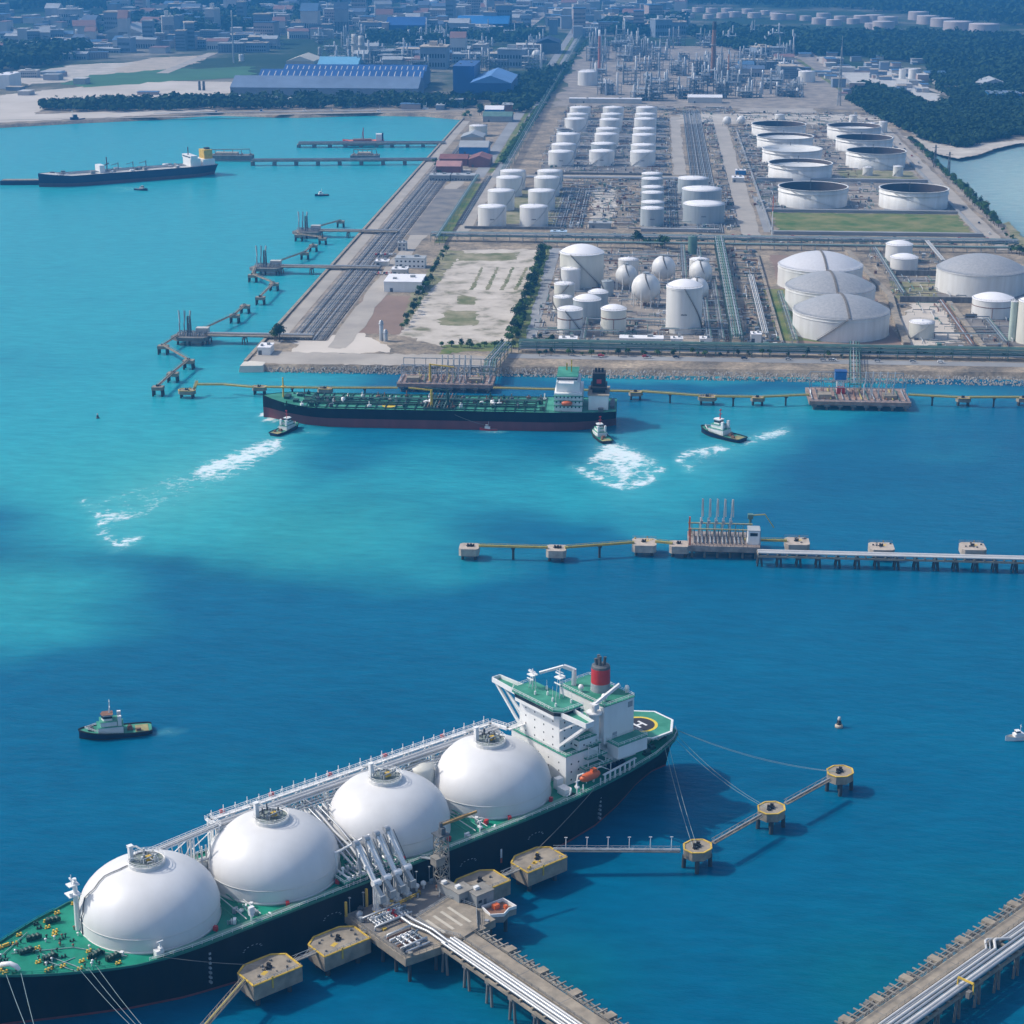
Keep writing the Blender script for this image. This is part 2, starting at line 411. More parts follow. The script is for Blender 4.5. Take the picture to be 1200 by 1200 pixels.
def build_land():
    mb = MB(); n = len(land_poly)
    a = sum(land_poly[i][0]*land_poly[(i+1) % n][1]-land_poly[(i+1) % n][0]*land_poly[i][1] for i in range(n))
    pts = land_poly if a > 0 else land_poly[::-1]
    low = []
    for i in range(n):
        p0 = Vector(pts[i-1]); p = Vector(pts[i]); p1 = Vector(pts[(i+1) % n])
        d = ((p-p0).normalized()+(p1-p).normalized())
        d = d.normalized() if d.length > .01 else Vector((1, 0))
        low.append((p.x+d.y*7, p.y-d.x*7))
    vs = [(p[0], p[1], GZ) for p in pts]+[(p[0], p[1], -1.0) for p in low]
    fs = [list(range(n))]+[[i, n+i, n+(i+1) % n, (i+1) % n] for i in range(n)]
    mb.add(vs, fs)
    o = mb.build('ground', land_mat()); structure(o)
build_land()
LAY = [0]
def patch(name, pts, m, z=None, px=True, rough=0.0, sub=0):
    """a thin sheet of other ground laid over the land; pts in photo pixels or metres; rough = ragged edge in metres"""
    P = [at(p[0], p[1], GZ) for p in pts] if px else pts
    if rough:
        Q = []
        for i in range(len(P)):
            a = Vector(P[i]); b = Vector(P[(i+1) % len(P)]); k = max(2, min(40, int((b-a).length/(rough*1.5))))
            for j in range(k):
                p = a.lerp(b, j/k)
                Q.append((p.x+random.uniform(-rough, rough), p.y+random.uniform(-rough, rough)))
        P = Q
    LAY[0] += 1
    mb = MB(); zz = (GZ+.02+.006*LAY[0]) if z is None else z
    n = len(P)
    a = sum(P[i][0]*P[(i+1) % n][1]-P[(i+1) % n][0]*P[i][1] for i in range(n))
    if a < 0: P = P[::-1]
    mb.add([(p[0], p[1], zz) for p in P], [list(range(n))])
    o = mb.build(name, m); structure(o); return o
def strip(name, a, b, w, m, px=True):
    a = Vector(at(*a, GZ) if px else a); b = Vector(at(*b, GZ) if px else b); d = (b-a).normalized(); n = Vector((-d.y, d.x))*w/2
    return patch(name, [tuple(a+n), tuple(b+n), tuple(b-n), tuple(a-n)], m, px=False)
def rect(name, x0, y0, x1, y1, m, rough=0.0): return patch(name, [(x0, y0), (x1, y0), (x1, y1), (x0, y1)], m, px=False, rough=rough)

# --- south west plot
patch('sand_lot', [(545, 293), (632, 292), (612, 402), (525, 408), (470, 392), (500, 330)], LOT, rough=4)
patch('dirt_lot', [(428, 346), (490, 347), (468, 392), (396, 390)], DIRT, rough=2)
patch('sand_lot', [(345, 398), (425, 390), (462, 412), (345, 417)], SANDP, rough=3)
patch('grass_field', [(538, 297), (606, 296), (604, 305), (535, 306)], GRASSD, rough=3)
patch('grass_field', [(522, 364), (562, 364), (556, 382), (512, 381)], GRASSD, rough=3)
patch('grass_field', [(540, 345), (558, 349), (553, 358), (535, 357)], GRASSD, rough=2.5)
for k, x in enumerate((554, 572, 590, 606)):
    patch('grass_field', [(x+10, 313), (x+13, 313), (x+1, 340), (x-4, 340)], GRASSD, rough=1)
patch('grass_field', [(520, 405), (600, 400), (600, 410), (516, 414)], GRASSM, rough=3)
patch('grass_field', [(518, 293), (545, 294), (500, 345), (480, 375), (470, 385), (482, 345)], GRASSD, rough=2)
rect('quay_apron', WEST+1, SOUTH+3, -110, SOUTH+36, ROADB, rough=2)
rect('quay_road', -95, SOUTH+30, EAST-6, SOUTH+42, ROADG)
rect('shore_road', WEST+2, 1250, WEST+12, 2640, ROADB)
rect('pipe_bed', WEST+13, 1262, WEST+44, 2250, GRAVEL)
rect('shore_track', WEST+47, 1240, WEST+62, 2150, ROADB, rough=2)
rect('parking_lot', -226, 1700, -198, 1992, ASPH)
rect('grass_verge', -196, 1660, -186, 2035, GRASSM, rough=1)
rect('dirt_road', -182, 1700, -170, 2140, ROADB, rough=1.5)
rect('causeway_road', -202, 2080, -188, 5200, ROADG)
rect('causeway_road', -180, 2080, -170, 5200, ROADG)
rect('grass_median', -187, 2120, -181, 5200, GRASSM, rough=1.0)
rect('tank_pit', -166, 1745, -80, 2010, ASPH, rough=1.5)
rect('tank_pit', -8, 1748, 66, 2085, ASPH, rough=1.5)
rect('tank_pit', -128, 2122, 18, 2700, ASPH, rough=2)
rect('tank_pit', 118, 1868, 304, 2560, GRAVEL, rough=2)
rect('tank_pit', -78, 1262, 58, 1625, GRAVEL, rough=3)
rect('tank_pit', 118, 1870, 210, 2090, ASPH, rough=2)
rect('tank_pit', 246, 1870, 304, 2060, ASPH, rough=2)
rect('tank_pit', 200, 1440, 330, 1530, ASPH, rough=3)
rect('tank_pit', 236, 1285, 332, 1370, ASPH, rough=3)
rect('tank_pit', 106, 1270, 178, 1620, DIRT, rough=2)
rect('grass_field', 94, 1285, 128, 1470, GRASSM, rough=3)
rect('cross_road', -160, 1706, 322, 1718, ROADB)
rect('cross_road', -152, 2094, 60, 2106, ROADB)
rect('plant_road', 86, 1720, 104, 2640, ROADB, rough=1.5)
rect('plant_road', 108, 1740, 114, 1960, ROADG)
rect('access_road', -90, 1258, -79, 1640, ROADG)
rect('dirt_road', 26, 2115, 40, 2720, ROADB, rough=1.5)
rect('gravel_yard', -58, 1745, -36, 2000, SAND, rough=4)
patch('sand_yard', [(1068, 356), (1100, 349), (1128, 402), (1062, 408), (1050, 384)], SANDP, rough=3)
patch('sand_yard', [(1042, 330), (1094, 332), (1103, 352), (1054, 352)], GRASSD, rough=3)
rect('grass_field', 122, 1738, 304, 1856, GRASSM, rough=3)
rect('grass_field', 215, 2090, 300, 2170, GRASSD, rough=3)
rect('grass_field', -150, 1770, -92, 1985, GRASSD, rough=4)
rect('perimeter_road', 312, 1660, 325, 2640, ROADB, rough=1)
rect('perimeter_road', 329, 1560, 335, 2600, GRAVEL, rough=.8)
patch('grass_field', [(1176, 262), (1196, 292), (1206, 300), (1206, 286), (1182, 260)], GRASSD, rough=1.5)
rect('plant_yard', 40, 2630, 330, 2760, SAND, rough=7)
rect('plant_yard', 130, 2780, 240, 3100, ROADB, rough=9)
rect('plant_yard', -150, 2840, 330, 4100, GRAVEL, rough=12)
patch('hedge_grass', [(634, 292), (645, 292), (612, 408), (596, 408)], GRASSM, rough=1.5)
patch('beach', [(1060, 160), (1085, 163), (1160, 168), (1200, 164), (1330, 156), (1330, 161), (1240, 162), (1190, 169), (1165, 175), (1145, 182), (1122, 186), (1100, 181), (1085, 175)], SAND, rough=2)
# --- north coast and the plain beyond
patch('sand_beach', [(-150, 120), (0, 112), (60, 105), (160, 95), (300, 96), (305, 104), (250, 112), (190, 118), (60, 122), (40, 134), (200, 128), (270, 128), (180, 135), (100, 139), (0, 144), (-200, 156)], SANDP, rough=6)
patch('sand_flat', [(0, 92), (90, 76), (170, 72), (140, 90), (30, 100)], SAND, rough=14)
patch('sand_flat', [(130, 80), (180, 68), (240, 65), (225, 76), (150, 88)], TANR, rough=14)
patch('grass_field', [(75, 99), (110, 88), (190, 82), (295, 78), (295, 90), (190, 96), (100, 103)], mat('field_green', (.035, .13, .05), .95, .25, .01), rough=12)
strip('dirt_track', (190, 86), (250, 62), 22, ROADB)
strip('coast_road', (0, 141), (545, 130), 9, ROADB)
strip('coast_road', (180, 133), (545, 128), 12, ROADG)
strip('highway', (598, 40), (650, 2), 30, ROADG)
strip('highway', (610, 38), (668, -8), 22, ROADB)
patch('village_ground', [(960, 82), (1060, 78), (1090, 105), (1110, 128), (1075, 132), (1030, 112)], WALLC, rough=12)
patch('grass_field', [(1130, 82), (1148, 84), (1145, 100), (1120, 98)], mat('lawn', (.05, .16, .05), .95, .2, .02), rough=6)
strip('village_road', (1125, 88), (1118, 104), 14, ROADB)
strip('village_road', (1075, 100), (1130, 118), 12, ROADB)
strip('plant_road', (960, 70), (1085, 165), 10, ROADG)
strip('plant_road', (935, 70), (1020, 130), 9, GRASSM)

# ------------------------------------------------------------------ sky, sun, air, camera
SUN_EL = R(44); sd = Vector((-1.0, .12, 0)).normalized()
w = bpy.data.worlds.new('World'); SC.world = w; w.use_nodes = True
sk = w.node_tree.nodes.new('ShaderNodeTexSky'); sk.sky_type = 'NISHITA'; sk.sun_disc = False
sk.sun_elevation = SUN_EL; sk.sun_rotation = math.atan2(sd.x, sd.y); sk.air_density = 1.0; sk.dust_density = 2.5
bg = w.node_tree.nodes['Background']; bg.inputs['Strength'].default_value = .15
w.node_tree.links.new(sk.outputs['Color'], bg.inputs['Color'])
sl = bpy.data.lights.new('sun', 'SUN'); sl.energy = 2.9; sl.angle = R(.6); sl.color = (1, .945, .86)
so = bpy.data.objects.new('sun', sl); COL.objects.link(so)
sv = Vector((sd.x*math.cos(SUN_EL), sd.y*math.cos(SUN_EL), math.sin(SUN_EL)))
so.rotation_euler = sv.to_track_quat('Z', 'Y').to_euler(); so.location = (-400, 800, 600)
def haze():
    mb = MB(); mb.box(-9500, -1700, -2.0, 9500, 12500, 330)
    m = bpy.data.materials.new('haze_air'); m.use_nodes = True; nt = m.node_tree
    nt.nodes.remove(nt.nodes['Principled BSDF'])
    v = nt.nodes.new('ShaderNodeVolumePrincipled'); v.inputs['Color'].default_value = (.075, .365, .83, 1); v.inputs['Density'].default_value = HAZE
    v.inputs['Anisotropy'].default_value = .1
    nt.links.new(v.outputs[0], nt.nodes['Material Output'].inputs['Volume'])
    o = mb.build('haze', m); o['kind'] = 'stuff'
HAZE = .000138
haze()
cam = bpy.data.cameras.new('camera'); co = bpy.data.objects.new('camera', cam); COL.objects.link(co)
cam.sensor_width = 36; cam.lens = F/1200*36; cam.clip_end = 30000; cam.clip_start = 1
co.location = (0, 0, H); co.rotation_euler = (math.pi/2-TH, 0, PSI); SC.camera = co
SC.view_settings.view_transform = 'Standard'; SC.view_settings.look = 'None'; SC.view_settings.gamma = 1; SC.view_settings.exposure = .27
SC.cycles.use_denoising = True; SC.cycles.max_bounces = 5; SC.cycles.volume_bounces = 0; SC.cycles.sample_clamp_indirect = 6
# ------------------------------------------------------------------ storage tanks
G1g = 'tanks and spheres of the front block'
stair_pale = mat('stair_pale', (.45, .45, .44), .6, .15, .4)
def measure(xl, xr, rim, bot):
    """radius and height of a tank from its photo outline"""
    cx = (xl+xr)/2; x, y = at(cx, bot, GZ); d = math.hypot(x, y)
    r = (xr-xl)/2/px_of(x, y, GZ)[2]
    for _ in range(4):
        X = x*(1+r/d); Y = y*(1+r/d); r = (xr-xl)/2/px_of(X, Y, GZ)[2]*(1-.0005)
    lo, hi = 1, 80
    for _ in range(40):
        m = (lo+hi)/2
        if px_of(X, Y, GZ+m)[1] > rim: lo = m
        else: hi = m
    return X, Y, r, lo
def helix(mb, r, z0, z1, a0, turn, n=14, w=1.0):
    pts = [((r+w/2)*math.cos(a0+turn*i/n), (r+w/2)*math.sin(a0+turn*i/n), z0+(z1-z0)*i/n) for i in range(n+1)]
    for p, q in zip(pts, pts[1:]): mb.bar(p, q, w, .3)
    for k in (0, 1):
        up = [(x*(1+.5/r), y*(1+.5/r), z+1.1) for x, y, z in pts]
    for p, q in zip(up, up[1:]): mb.bar(p, q, .12)
def tank(label, X, Y, r, h, kind='cone', shell=None, roof=None, stair=1, group=None, girders=(), name='storage_tank', dome=None, band=None, mark=False, a0=-2.6, inner=None, n=40, stm=None):
    """kind: cone | dome | open (floating roof below the rim) | flat"""
    shell = shell or WT; roof = roof or WROOF
    t = thing(name, label, 'tank', (X, Y, GZ), 0, group)
    m = MB()
    if kind == 'open':
        m.lathe(0, 0, [(r, 0), (r, h), (r-.5, h), (r-.5, h*.15)], n)
    else:
        m.lathe(0, 0, [(r, 0), (r, h)], n)
    m.build('shell', shell, t)
    b = MB(); b.lathe(0, 0, [(r+.8, -.02), (r+.8, .35), (r, .4)], n); b.build('foundation_ring', CONC, t)
    for g in girders:
        m = MB(); gw = .9 if kind != 'dome' else .35; m.lathe(0, 0, [(r, g*h-.2), (r+gw, g*h-.12), (r+gw, g*h+.12), (r, g*h+.18)], n); m.build('wind_girder', shell, t)
    if kind == 'open':
        dep = (inner if inner else .6)
        m = MB(); m.lathe(0, 0, [(r-.52, h*.985), (r-.52, h*(1-dep))], n); m.build('inner_wall', TANKIN, t)
        m = MB(); zz = h*(1-dep); m.lathe(0, 0, [(r-.6, zz-.2), (r-.6, zz+.5), (r-2.2, zz+.55), (r-2.4, zz), (.5, zz+.1)], n); m.build('floating_roof', WT if dep < .45 else TANKIN, t)
        m = MB(); m.lathe(0, 0, [(r-.55, h), (r-.55, h+.15), (r+1.1, h+.15), (r+1.1, h)], n); m.build('rim_walkway', WT, t)
        m = MB(); m.bar((-r+1, 0, h*1.02), (-r*.45, 0, zz+.6), 1.0, .3); m.cyl((0, r-2.5, zz), (0, r-2.5, h+3), .35); m.build('rolling_ladder', STEELD, t)
    else:
        k = dome if dome else (.1 if kind == 'cone' else .3)
        m = MB()
        if kind == 'cone':
            m.lathe(0, 0, [(r+.15, h-.15), (r+.15, h+.12), (r*.5, h+k*r*.52), (.6, h+k*r)], n)
            m.lathe(0, 0, [(.6, h+k*r-.1), (.6, h+k*r+.7), (.01, h+k*r+.8)], 8)
        else:
            pr = [(r+.3, h-.3), (r+.3, h+.1)]
            Rs = (r*r+(k*r)**2)/(2*k*r); amax = math.asin(min(1, r/Rs))
            for i in range(9):
                a = amax*(1-i/9); pr.append((Rs*math.sin(a), h+.1+k*r-Rs*(1-math.cos(a))))
            pr.append((.01, h+.1+k*r))
            m.lathe(0, 0, pr, n)
        m.build('roof', roof, t)
        m = MB()
        ring = [(r*math.cos(a)*.99, r*math.sin(a)*.99, h+.1) for a in [2*math.pi*i/24 for i in range(25)]]
        m.rail(ring, 1.1, .045, 6); m.build('railing', STEEL, t)
    if stair:
        front = group == G1g
        m = MB(); helix(m, r, .5, h, a0, 1.5 if stair == 1 else -1.5, w=1.0 if front else .7); m.build('spiral_stair', STAIRM if front else stair_pale, t)
    if band:
        m = MB(); m.lathe(0, 0, [(r+.04, h*.62), (r+.12, h*.62), (r+.12, h*.66), (r+.04, h*.66)], n)
        a = math.atan2(-Y, -X)
        m.cyl(((r+.2)*math.cos(a), (r+.2)*math.sin(a), 0), ((r+.2)*math.cos(a), (r+.2)*math.sin(a), h*.64), .22)
        m.build('fire_main', band, t)
    if mark:   # a small painted number panel facing the quay, too small to read
        a = math.atan2(-Y, -X); m = MB()
        for q in (-2, -1, 0, 1, 2):
            aa = a+q*.9/r
            m.cbox((r+.05)*math.cos(aa), (r+.05)*math.sin(aa), h*.42, .12, .65, 1.1 if q % 2 else .9, aa)
        m.build('tank_mark', STEELD, t)
    return t
def tank_rim(label, cx, rim, r, h, **k):
    X, Y = at(cx, rim, GZ+h)
    return tank(label, X, Y, r, h, **k)
def meas_tank(label, xl, xr, rim, bot, **k):
    return tank(label, *measure(xl, xr, rim, bot), **k)

# --- west block: eight white tanks in two columns
_, _, ra, ha = measure(560, 593.3, 241.5, 268)
rows = ['front', 'second', 'third', 'rear']
for col, side, pts in (('west', 0, [(576.7, 241.5), (587.3, 223), (596.7, 207.5), (601, 200)]), ('east', 1, [(625.7, 241.5), (634.7, 223), (641, 207.5), (644.5, 200)])):
    for i, (cx, rim) in enumerate(pts):
        tank_rim('white low-cone tank, %s in the %s column beside the %s' % (rows[i], col, 'green pipe rack' if side == 0 else 'pipework yard'), cx, rim, ra, ha, group='eight white tanks behind the sand lot', mark=(i == 0), stair=1, a0=-1.9+.3*i)
# --- three columns of white tanks behind
_, _, rb, hb = measure(642.7, 672.5, 177.3, 196)
B = [[(657.6, 177.3), (660.8, 168.8), (666, 156.7), (662, 151.5), (674.7, 139), (677, 133.4), (680, 125.6)],
     [(705.3, 176.6), (707.2, 168), (710.8, 156.7), (712.3, 150.4), (715.7, 139.7), (717.3, 133.4), (718.8, 125.6)],
     [(753.4, 177.3), (754, 169.5), (754.8, 157.5), (755.5, 150.4), (756.3, 139), (756.9, 133.4), (757.8, 125.6)]]
for c, col in enumerate(B):
    for i, (cx, rim) in enumerate(col):
        small = (c == 0 and i == 3)
        dark = (c == 1 and i == 1)
        tank_rim('%s tank, %s from the front in the %s of three columns' % ('smaller open-topped grey' if small else 'grey-walled white-roofed' if dark else 'white cone-roofed', ORD[i], ['west', 'middle', 'east'][c]),
                 cx, rim, rb*(.68 if small else 1), hb*(.9 if small else 1), kind='open' if small else 'cone', shell=WGREY if (dark or small) else WT, stair=0 if small else 1, group='columns of white tanks in the middle of the terminal', a0=[-1.2, -2.5, -2.5][c], dome=.13, n=32, mark=(i == 0), inner=.4 if small else None)
# --- grey-walled tanks
_, _, rc, hc = measure(750.8, 778.5, 243.6, 266.4)
for i, (cx, rim, k) in enumerate([(764.6, 243.6, 1), (765, 236.4, 1), (765, 225.2, 1), (765, 218.8, 1), (764.3, 209, 1), (764.3, 203, 1)]):
    tank_rim('slim ribbed grey tank with white roof, %s from the front of six' % ORD[i], cx, rim, rc*k, hc, shell=WGREY, stair=0, group='row of six slim grey tanks', dome=.12, mark=(i == 0), n=32)
for lab, xl, xr, rim, bot in (('wide ribbed grey tank with a white roof, nearest of three', 800, 848.7, 238.2, 263.7), ('wide ribbed grey tank with a white roof, middle of three', 798.5, 845, 220.9, 246), ('ribbed grey tank with a white roof, farthest of three wide ones', 794, 829.5, 208.4, 229)):
    meas_tank(lab, xl, xr, rim, bot, shell=WGREY, stair=0, group='three wide grey tanks', dome=.1, mark=True)
# --- floating roof tanks
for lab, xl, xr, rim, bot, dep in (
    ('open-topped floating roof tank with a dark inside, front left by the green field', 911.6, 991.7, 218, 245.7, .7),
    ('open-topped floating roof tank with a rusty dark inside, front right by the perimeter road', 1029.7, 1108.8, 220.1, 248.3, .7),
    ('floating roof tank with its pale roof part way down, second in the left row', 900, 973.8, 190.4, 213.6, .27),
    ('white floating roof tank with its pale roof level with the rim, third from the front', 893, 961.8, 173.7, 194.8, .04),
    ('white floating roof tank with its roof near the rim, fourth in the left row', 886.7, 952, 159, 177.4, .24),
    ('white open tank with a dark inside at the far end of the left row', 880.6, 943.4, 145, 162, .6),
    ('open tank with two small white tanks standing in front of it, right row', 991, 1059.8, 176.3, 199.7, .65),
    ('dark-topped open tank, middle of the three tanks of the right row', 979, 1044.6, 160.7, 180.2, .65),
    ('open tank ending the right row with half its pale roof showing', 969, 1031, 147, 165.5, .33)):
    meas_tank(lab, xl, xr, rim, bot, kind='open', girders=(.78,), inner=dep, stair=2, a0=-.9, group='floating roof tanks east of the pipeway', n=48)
for lab, xl, xr, rim, bot in (('small white tank before the right floating roof row, left of the pair', 1010.6, 1022.5, 195.8, 206.2), ('small white tank near the perimeter road, right of the pair', 1046, 1058, 194.7, 207.3),
    ('small white tank at the far right corner of the floating roof tanks', 1029, 1039.4, 142.7, 156), ('slim white tank at the far end between two rows', 994.8, 1004, 135, 146),
    ('squat white tank beside the slim one at the far end', 1016, 1027, 144, 150), ('small white tank behind the left row of floating roof tanks', 908, 919.6, 134, 141)):
    meas_tank(lab, xl, xr, rim, bot, stair=1, n=20, group='small tanks around the floating roof tanks')
for k, (cx, cy) in enumerate(((851.7, 142.7), (868.3, 142.2))):
    x, y = at(cx, cy+5, GZ); t = thing('storage_sphere', 'small white sphere at the head of the dirt road, %s of two' % ('left' if k == 0 else 'right'), 'tank', (x, y, GZ), 0, 'two small spheres')
    m = MB(); m.lathe(0, 0, [(6*math.sin(a), 7.5-6*math.cos(a)) for a in [math.pi*i/12 for i in range(13)]], 20); m.build('shell', WT, t)
    m = MB()
    for q in range(6): m.cyl((5.6*math.cos(q*1.047), 5.6*math.sin(q*1.047), 0), (5.6*math.cos(q*1.047), 5.6*math.sin(q*1.047), 7), .3)
    m.build('legs', STEEL, t)

# --- front block: mixed tanks and spheres by the quay
def sphere(label, cx, cy, rpx, mt=None, bottom=None):
    # the centre pixel and radius give the ball; legs reach the ground
    z = 14
    for _ in range(5):
        x, y = at(cx, cy, GZ+z); r = rpx/px_of(x, y, GZ+z)[2]; z = r*1.28
    x, y = at(cx, cy, GZ+z)
    t = thing('storage_sphere', label, 'tank', (x, y, GZ), 0, 'gas spheres among the front tanks')
    m = MB(); m.lathe(0, 0, [(max(.01, r*math.sin(a)), z-r*math.cos(a)) for a in [math.pi*i/18 for i in range(19)]], 32); m.build('shell', mt or WT, t)
    for q in range(9):
        a = q*2*math.pi/9+.2; lg = MB()
        lg.cyl((r*.96*math.cos(a), r*.96*math.sin(a), 0), (r*.96*math.cos(a), r*.96*math.sin(a), z+.4), .42); lg.build('leg', WT, t)
    m = MB(); m.lathe(0, 0, [(r*.22, z+r*.97), (r*.22, z+r*1.08), (.01, z+r*1.08)], 12, False); m.rail([(r*.3*math.cos(a), r*.3*math.sin(a), z+r*.98) for a in [k*.785 for k in range(9)]], 1.2, .06, 2)
    m.build('top_platform', STEEL, t)
    m = MB(); pts = [(r*1.03*math.sin(a)*math.cos(-1.9+a*.4), r*1.03*math.sin(a)*math.sin(-1.9+a*.4), z+r*1.03*math.cos(a)) for a in [.25+.13*i for i in range(11)]]
    for p, q in zip(pts, pts[1:]): m.bar(p, q, .9, .3)
    m.build('stair', STAIRM, t); return t
G1g = 'tanks and spheres of the front block'
X, Y, r, _ = measure(656.3, 707.5, 295, 337); tank_rim('large cream domed tank with a zigzag stair at the back of the front block', 682, 295, r, 27, kind='dome', shell=WT2, dome=.34, stair=2, a0=-.55, group=G1g, girders=(.96,))
tank_rim('white cone-roofed tank directly in front of the large cream domed one', 669, 314.7, 8.3*.96, 17, kind='cone', stair=2, a0=-2.0, group=G1g)
tank_rim('small cream tank in the west file, behind the lower cream one', 661.4, 332, 8.0, 14, kind='cone', shell=WT2, stair=1, group=G1g)
tank_rim('low cream tank at the west edge, half hidden by a white one', 659.8, 347.5, 7.4, 11, kind='cone', shell=WT2, stair=2, a0=-1.9, group=G1g)
tank_rim('dark grey walled tank with a white domed roof in the front block', 688, 350, 10.3, 17, kind='dome', shell=WGREY, dome=.32, stair=0, group=G1g)
tank_rim('grey walled domed tank half hidden behind the other grey one', 701, 342, 7.6, 15, kind='dome', shell=WGREY, dome=.3, stair=0, group=G1g)
tank_rim('plain dark grey upright cylinder tank with a flat top', 712, 329, 4.9, 12, kind='cone', shell=WGREY, roof=WGREY, dome=.05, stair=2, a0=-1.4, group=G1g)
meas_tank('white tank with a dark red fire main at the front west corner', 653, 682.5, 361.7, 393.3, kind='dome', dome=.2, band=RUST, stair=2, a0=-.4, group=G1g, mark=False)
meas_tank('cream-banded white tank with a dark red pipe, front row beside the pump yard', 703.8, 733.7, 361.3, 392.5, kind='dome', dome=.3, shell=WT2, band=RUST, stair=0, group=G1g)
tank_rim('white tank behind the west sphere', 736.6, 303.5, 8.4, 15, kind='cone', dome=.2, stair=2, a0=-2.4, group=G1g)
tank_rim('white tank behind the east sphere by the green column', 819.7, 303.5, 8.2, 15, kind='cone', dome=.2, stair=1, group=G1g)
sphere('cream-white sphere standing before the white tank, west of the spheres', 734, 322.5, 12.8)
sphere('largest bright white sphere in the middle of the front block', 757, 337, 17)
sphere('pale sphere with dark stair on top, between the largest and the east sphere', 777.7, 313.5, 14, SPH)
sphere('stained white sphere in front of the eastern white tank', 821, 318.5, 13.6)
sphere('white sphere half hidden by the tall white tank', 817, 338.5, 13.6, SPH)
meas_tank('tallest white tank of the front block with a diagonal stair', 779.7, 821.7, 334.5, 392.5, kind='dome', dome=.34, stair=2, a0=-.1, group=G1g, mark=True, girders=(.96,))
meas_tank('pale green upright cylinder beside the cross rack', 806, 816.7, 277, 299, kind='cone', shell=PGREEN, roof=PGREEN, stair=0, n=20)
# --- big domes
G2 = 'domed gas tanks on the east side'
X, Y, rg, hg = measure(928, 1039.7, 362.7, 402)
tank('largest of the grey domed tanks, nearest the quay, with a diagonal stair', X, Y, rg, hg, kind='dome', roof=DOME, dome=.30, stair=0, girders=(.985, .86), group=G2, n=64)
m_ = measure(919, 1023, 332, 371); tank('grey domed tank in the middle of the line of three', *m_[:3], hg, kind='dome', roof=DOME, dome=.30, stair=0, girders=(.985, .86), group=G2, n=64); M2 = m_
m_ = measure(910.7, 1008.7, 306, 343.5); tank('silvery domed tank at the back of the line of three', *m_[:3], hg, kind='dome', roof=mat('dome_bright', (.6, .6, .62), .4, .06, .5), dome=.30, stair=0, girders=(.985, .86), group=G2, n=64); M3 = m_
o = bpy.data.objects
def dome_stair(t, X, Y, r, h, k, a, diag):
    m = MB(); Rs = (r*r+(k*r)**2)/(2*k*r)
    pts = [(u*math.cos(a), u*math.sin(a), h+.7+k*r-Rs+math.sqrt(max(0, Rs*Rs-u*u))) for u in [r*i/12 for i in range(12, -13, -1)]]
    for p, q in zip(pts, pts[1:]): m.bar(p, q, 1.5, .5)
    m.build('roof_stair', STAIRM, t)
    if diag:
        m = MB(); helix(m, r, .5, h, -2.15, .62, n=12, w=1.3); m.build('wall_stair', STAIRM, t)
for t_ in [q for q in COL.objects if q.get('group') == G2]:
    dome_stair(t_, 0, 0, *( (rg, hg, .30) if 'largest' in t_['label'] else (M2[2], hg, .30) if 'middle' in t_['label'] else (M3[2], hg, .30)), -1.50, 'largest' in t_['label'])
t_ = meas_tank('broad grey domed tank standing alone beside the east edge', 1096, 1198.5, 314, 350, kind='dome', roof=DOME, dome=.31, stair=0, girders=(.97,), n=64)
for lab, xl, xr, rim, bot, kd, sh in (('white round-shouldered tank behind its twin near the cross rack', 1037, 1068, 285.6, 309, 'dome', WT), ('white round-shouldered tank in front of its twin', 1042.7, 1074.6, 301, 319, 'dome', WT),
    ('white domed tank with a pinkish pipe in front of the broad grey dome', 1138, 1186, 349, 375, 'dome', WT), ('small pale green-white tank standing alone on sandy ground', 1064.4, 1093.7, 377, 399, 'cone', WT2),
    ('cream tank cut by the right edge near the quay', 1190, 1226, 352, 405, 'dome', WT2)):
    meas_tank(lab, xl, xr, rim, bot, kind=kd, dome=.25 if kd == 'dome' else .1, shell=sh, stair=1 if kd == 'cone' else 0, band=RUST if 'pinkish' in lab else None)
meas_tank('slim pale green column beside the cream tank at the right edge', 1181, 1190, 353, 400, kind='cone', shell=mat('column_green', (.42, .50, .44), .5, .1, .2), stair=0, n=20)
# --- far tanks
for lab, xl, xr, rim, bot in (('white tank far back beside the refinery, right of its group', 935, 955, 83.5, 97), ('white tank far back in the refinery, front of a pair', 917, 934, 76, 88), ('white tank far back in the refinery, behind its twin', 912, 925, 73, 84),
    ('white tank by the causeway road, front of three', 677, 700, 84, 101), ('white tank by the causeway road, middle of three', 678, 699.5, 87.5, 96), ('white tank by the causeway road, rear of three', 679, 700, 82.5, 92),
    ('tall white silo among the village sheds, left', 1053, 1061, 81, 93), ('tall white silo among the village sheds, right', 1064, 1075, 81, 94), ('white tank on the far plain beside a mast', 280, 286, 64, 72), ('white tank on the far plain, left of a pair', 229, 235, 49, 56), ('white tank on the far plain, right of a pair', 241, 247, 49, 56)):
    meas_tank(lab, xl, xr, rim, bot, stair=0, n=20)
PINK = mat('tank_pinkish', (.46, .40, .39), .6, .1, .05); PINKR = mat('roof_pinkish', (.56, .50, .49), .6, .1, .05)  # tones lowered so the colour itself carries some distance haze
far = [(805, 12, 12), (818, 10, 14), (834, 11, 14), (852, 11, 14), (876, 12, 14), (897, 13, 12), (908, 15, 12), (847, 17, 15), (861, 16, 16), (884, 17, 16), (912, 19, 18), (925, 19, 16), (944, 20, 14), (965, 18, 17), (960, 24, 18), (985, 21, 16), (1000, 24, 16), (977, 26, 18), (1010, 22, 20), (1025, 22, 22), (1040, 25, 24), (1022, 30, 18), (1076, 19, 24), (1087, 24, 26), (1104, 27, 28), (1122, 31, 34), (1153, 34, 36), (1035, 31, 26), (830, 18, 13), (808, 17, 12)]
SM = sorted([q for k, q in enumerate(far) if k < 22 or k >= 27])
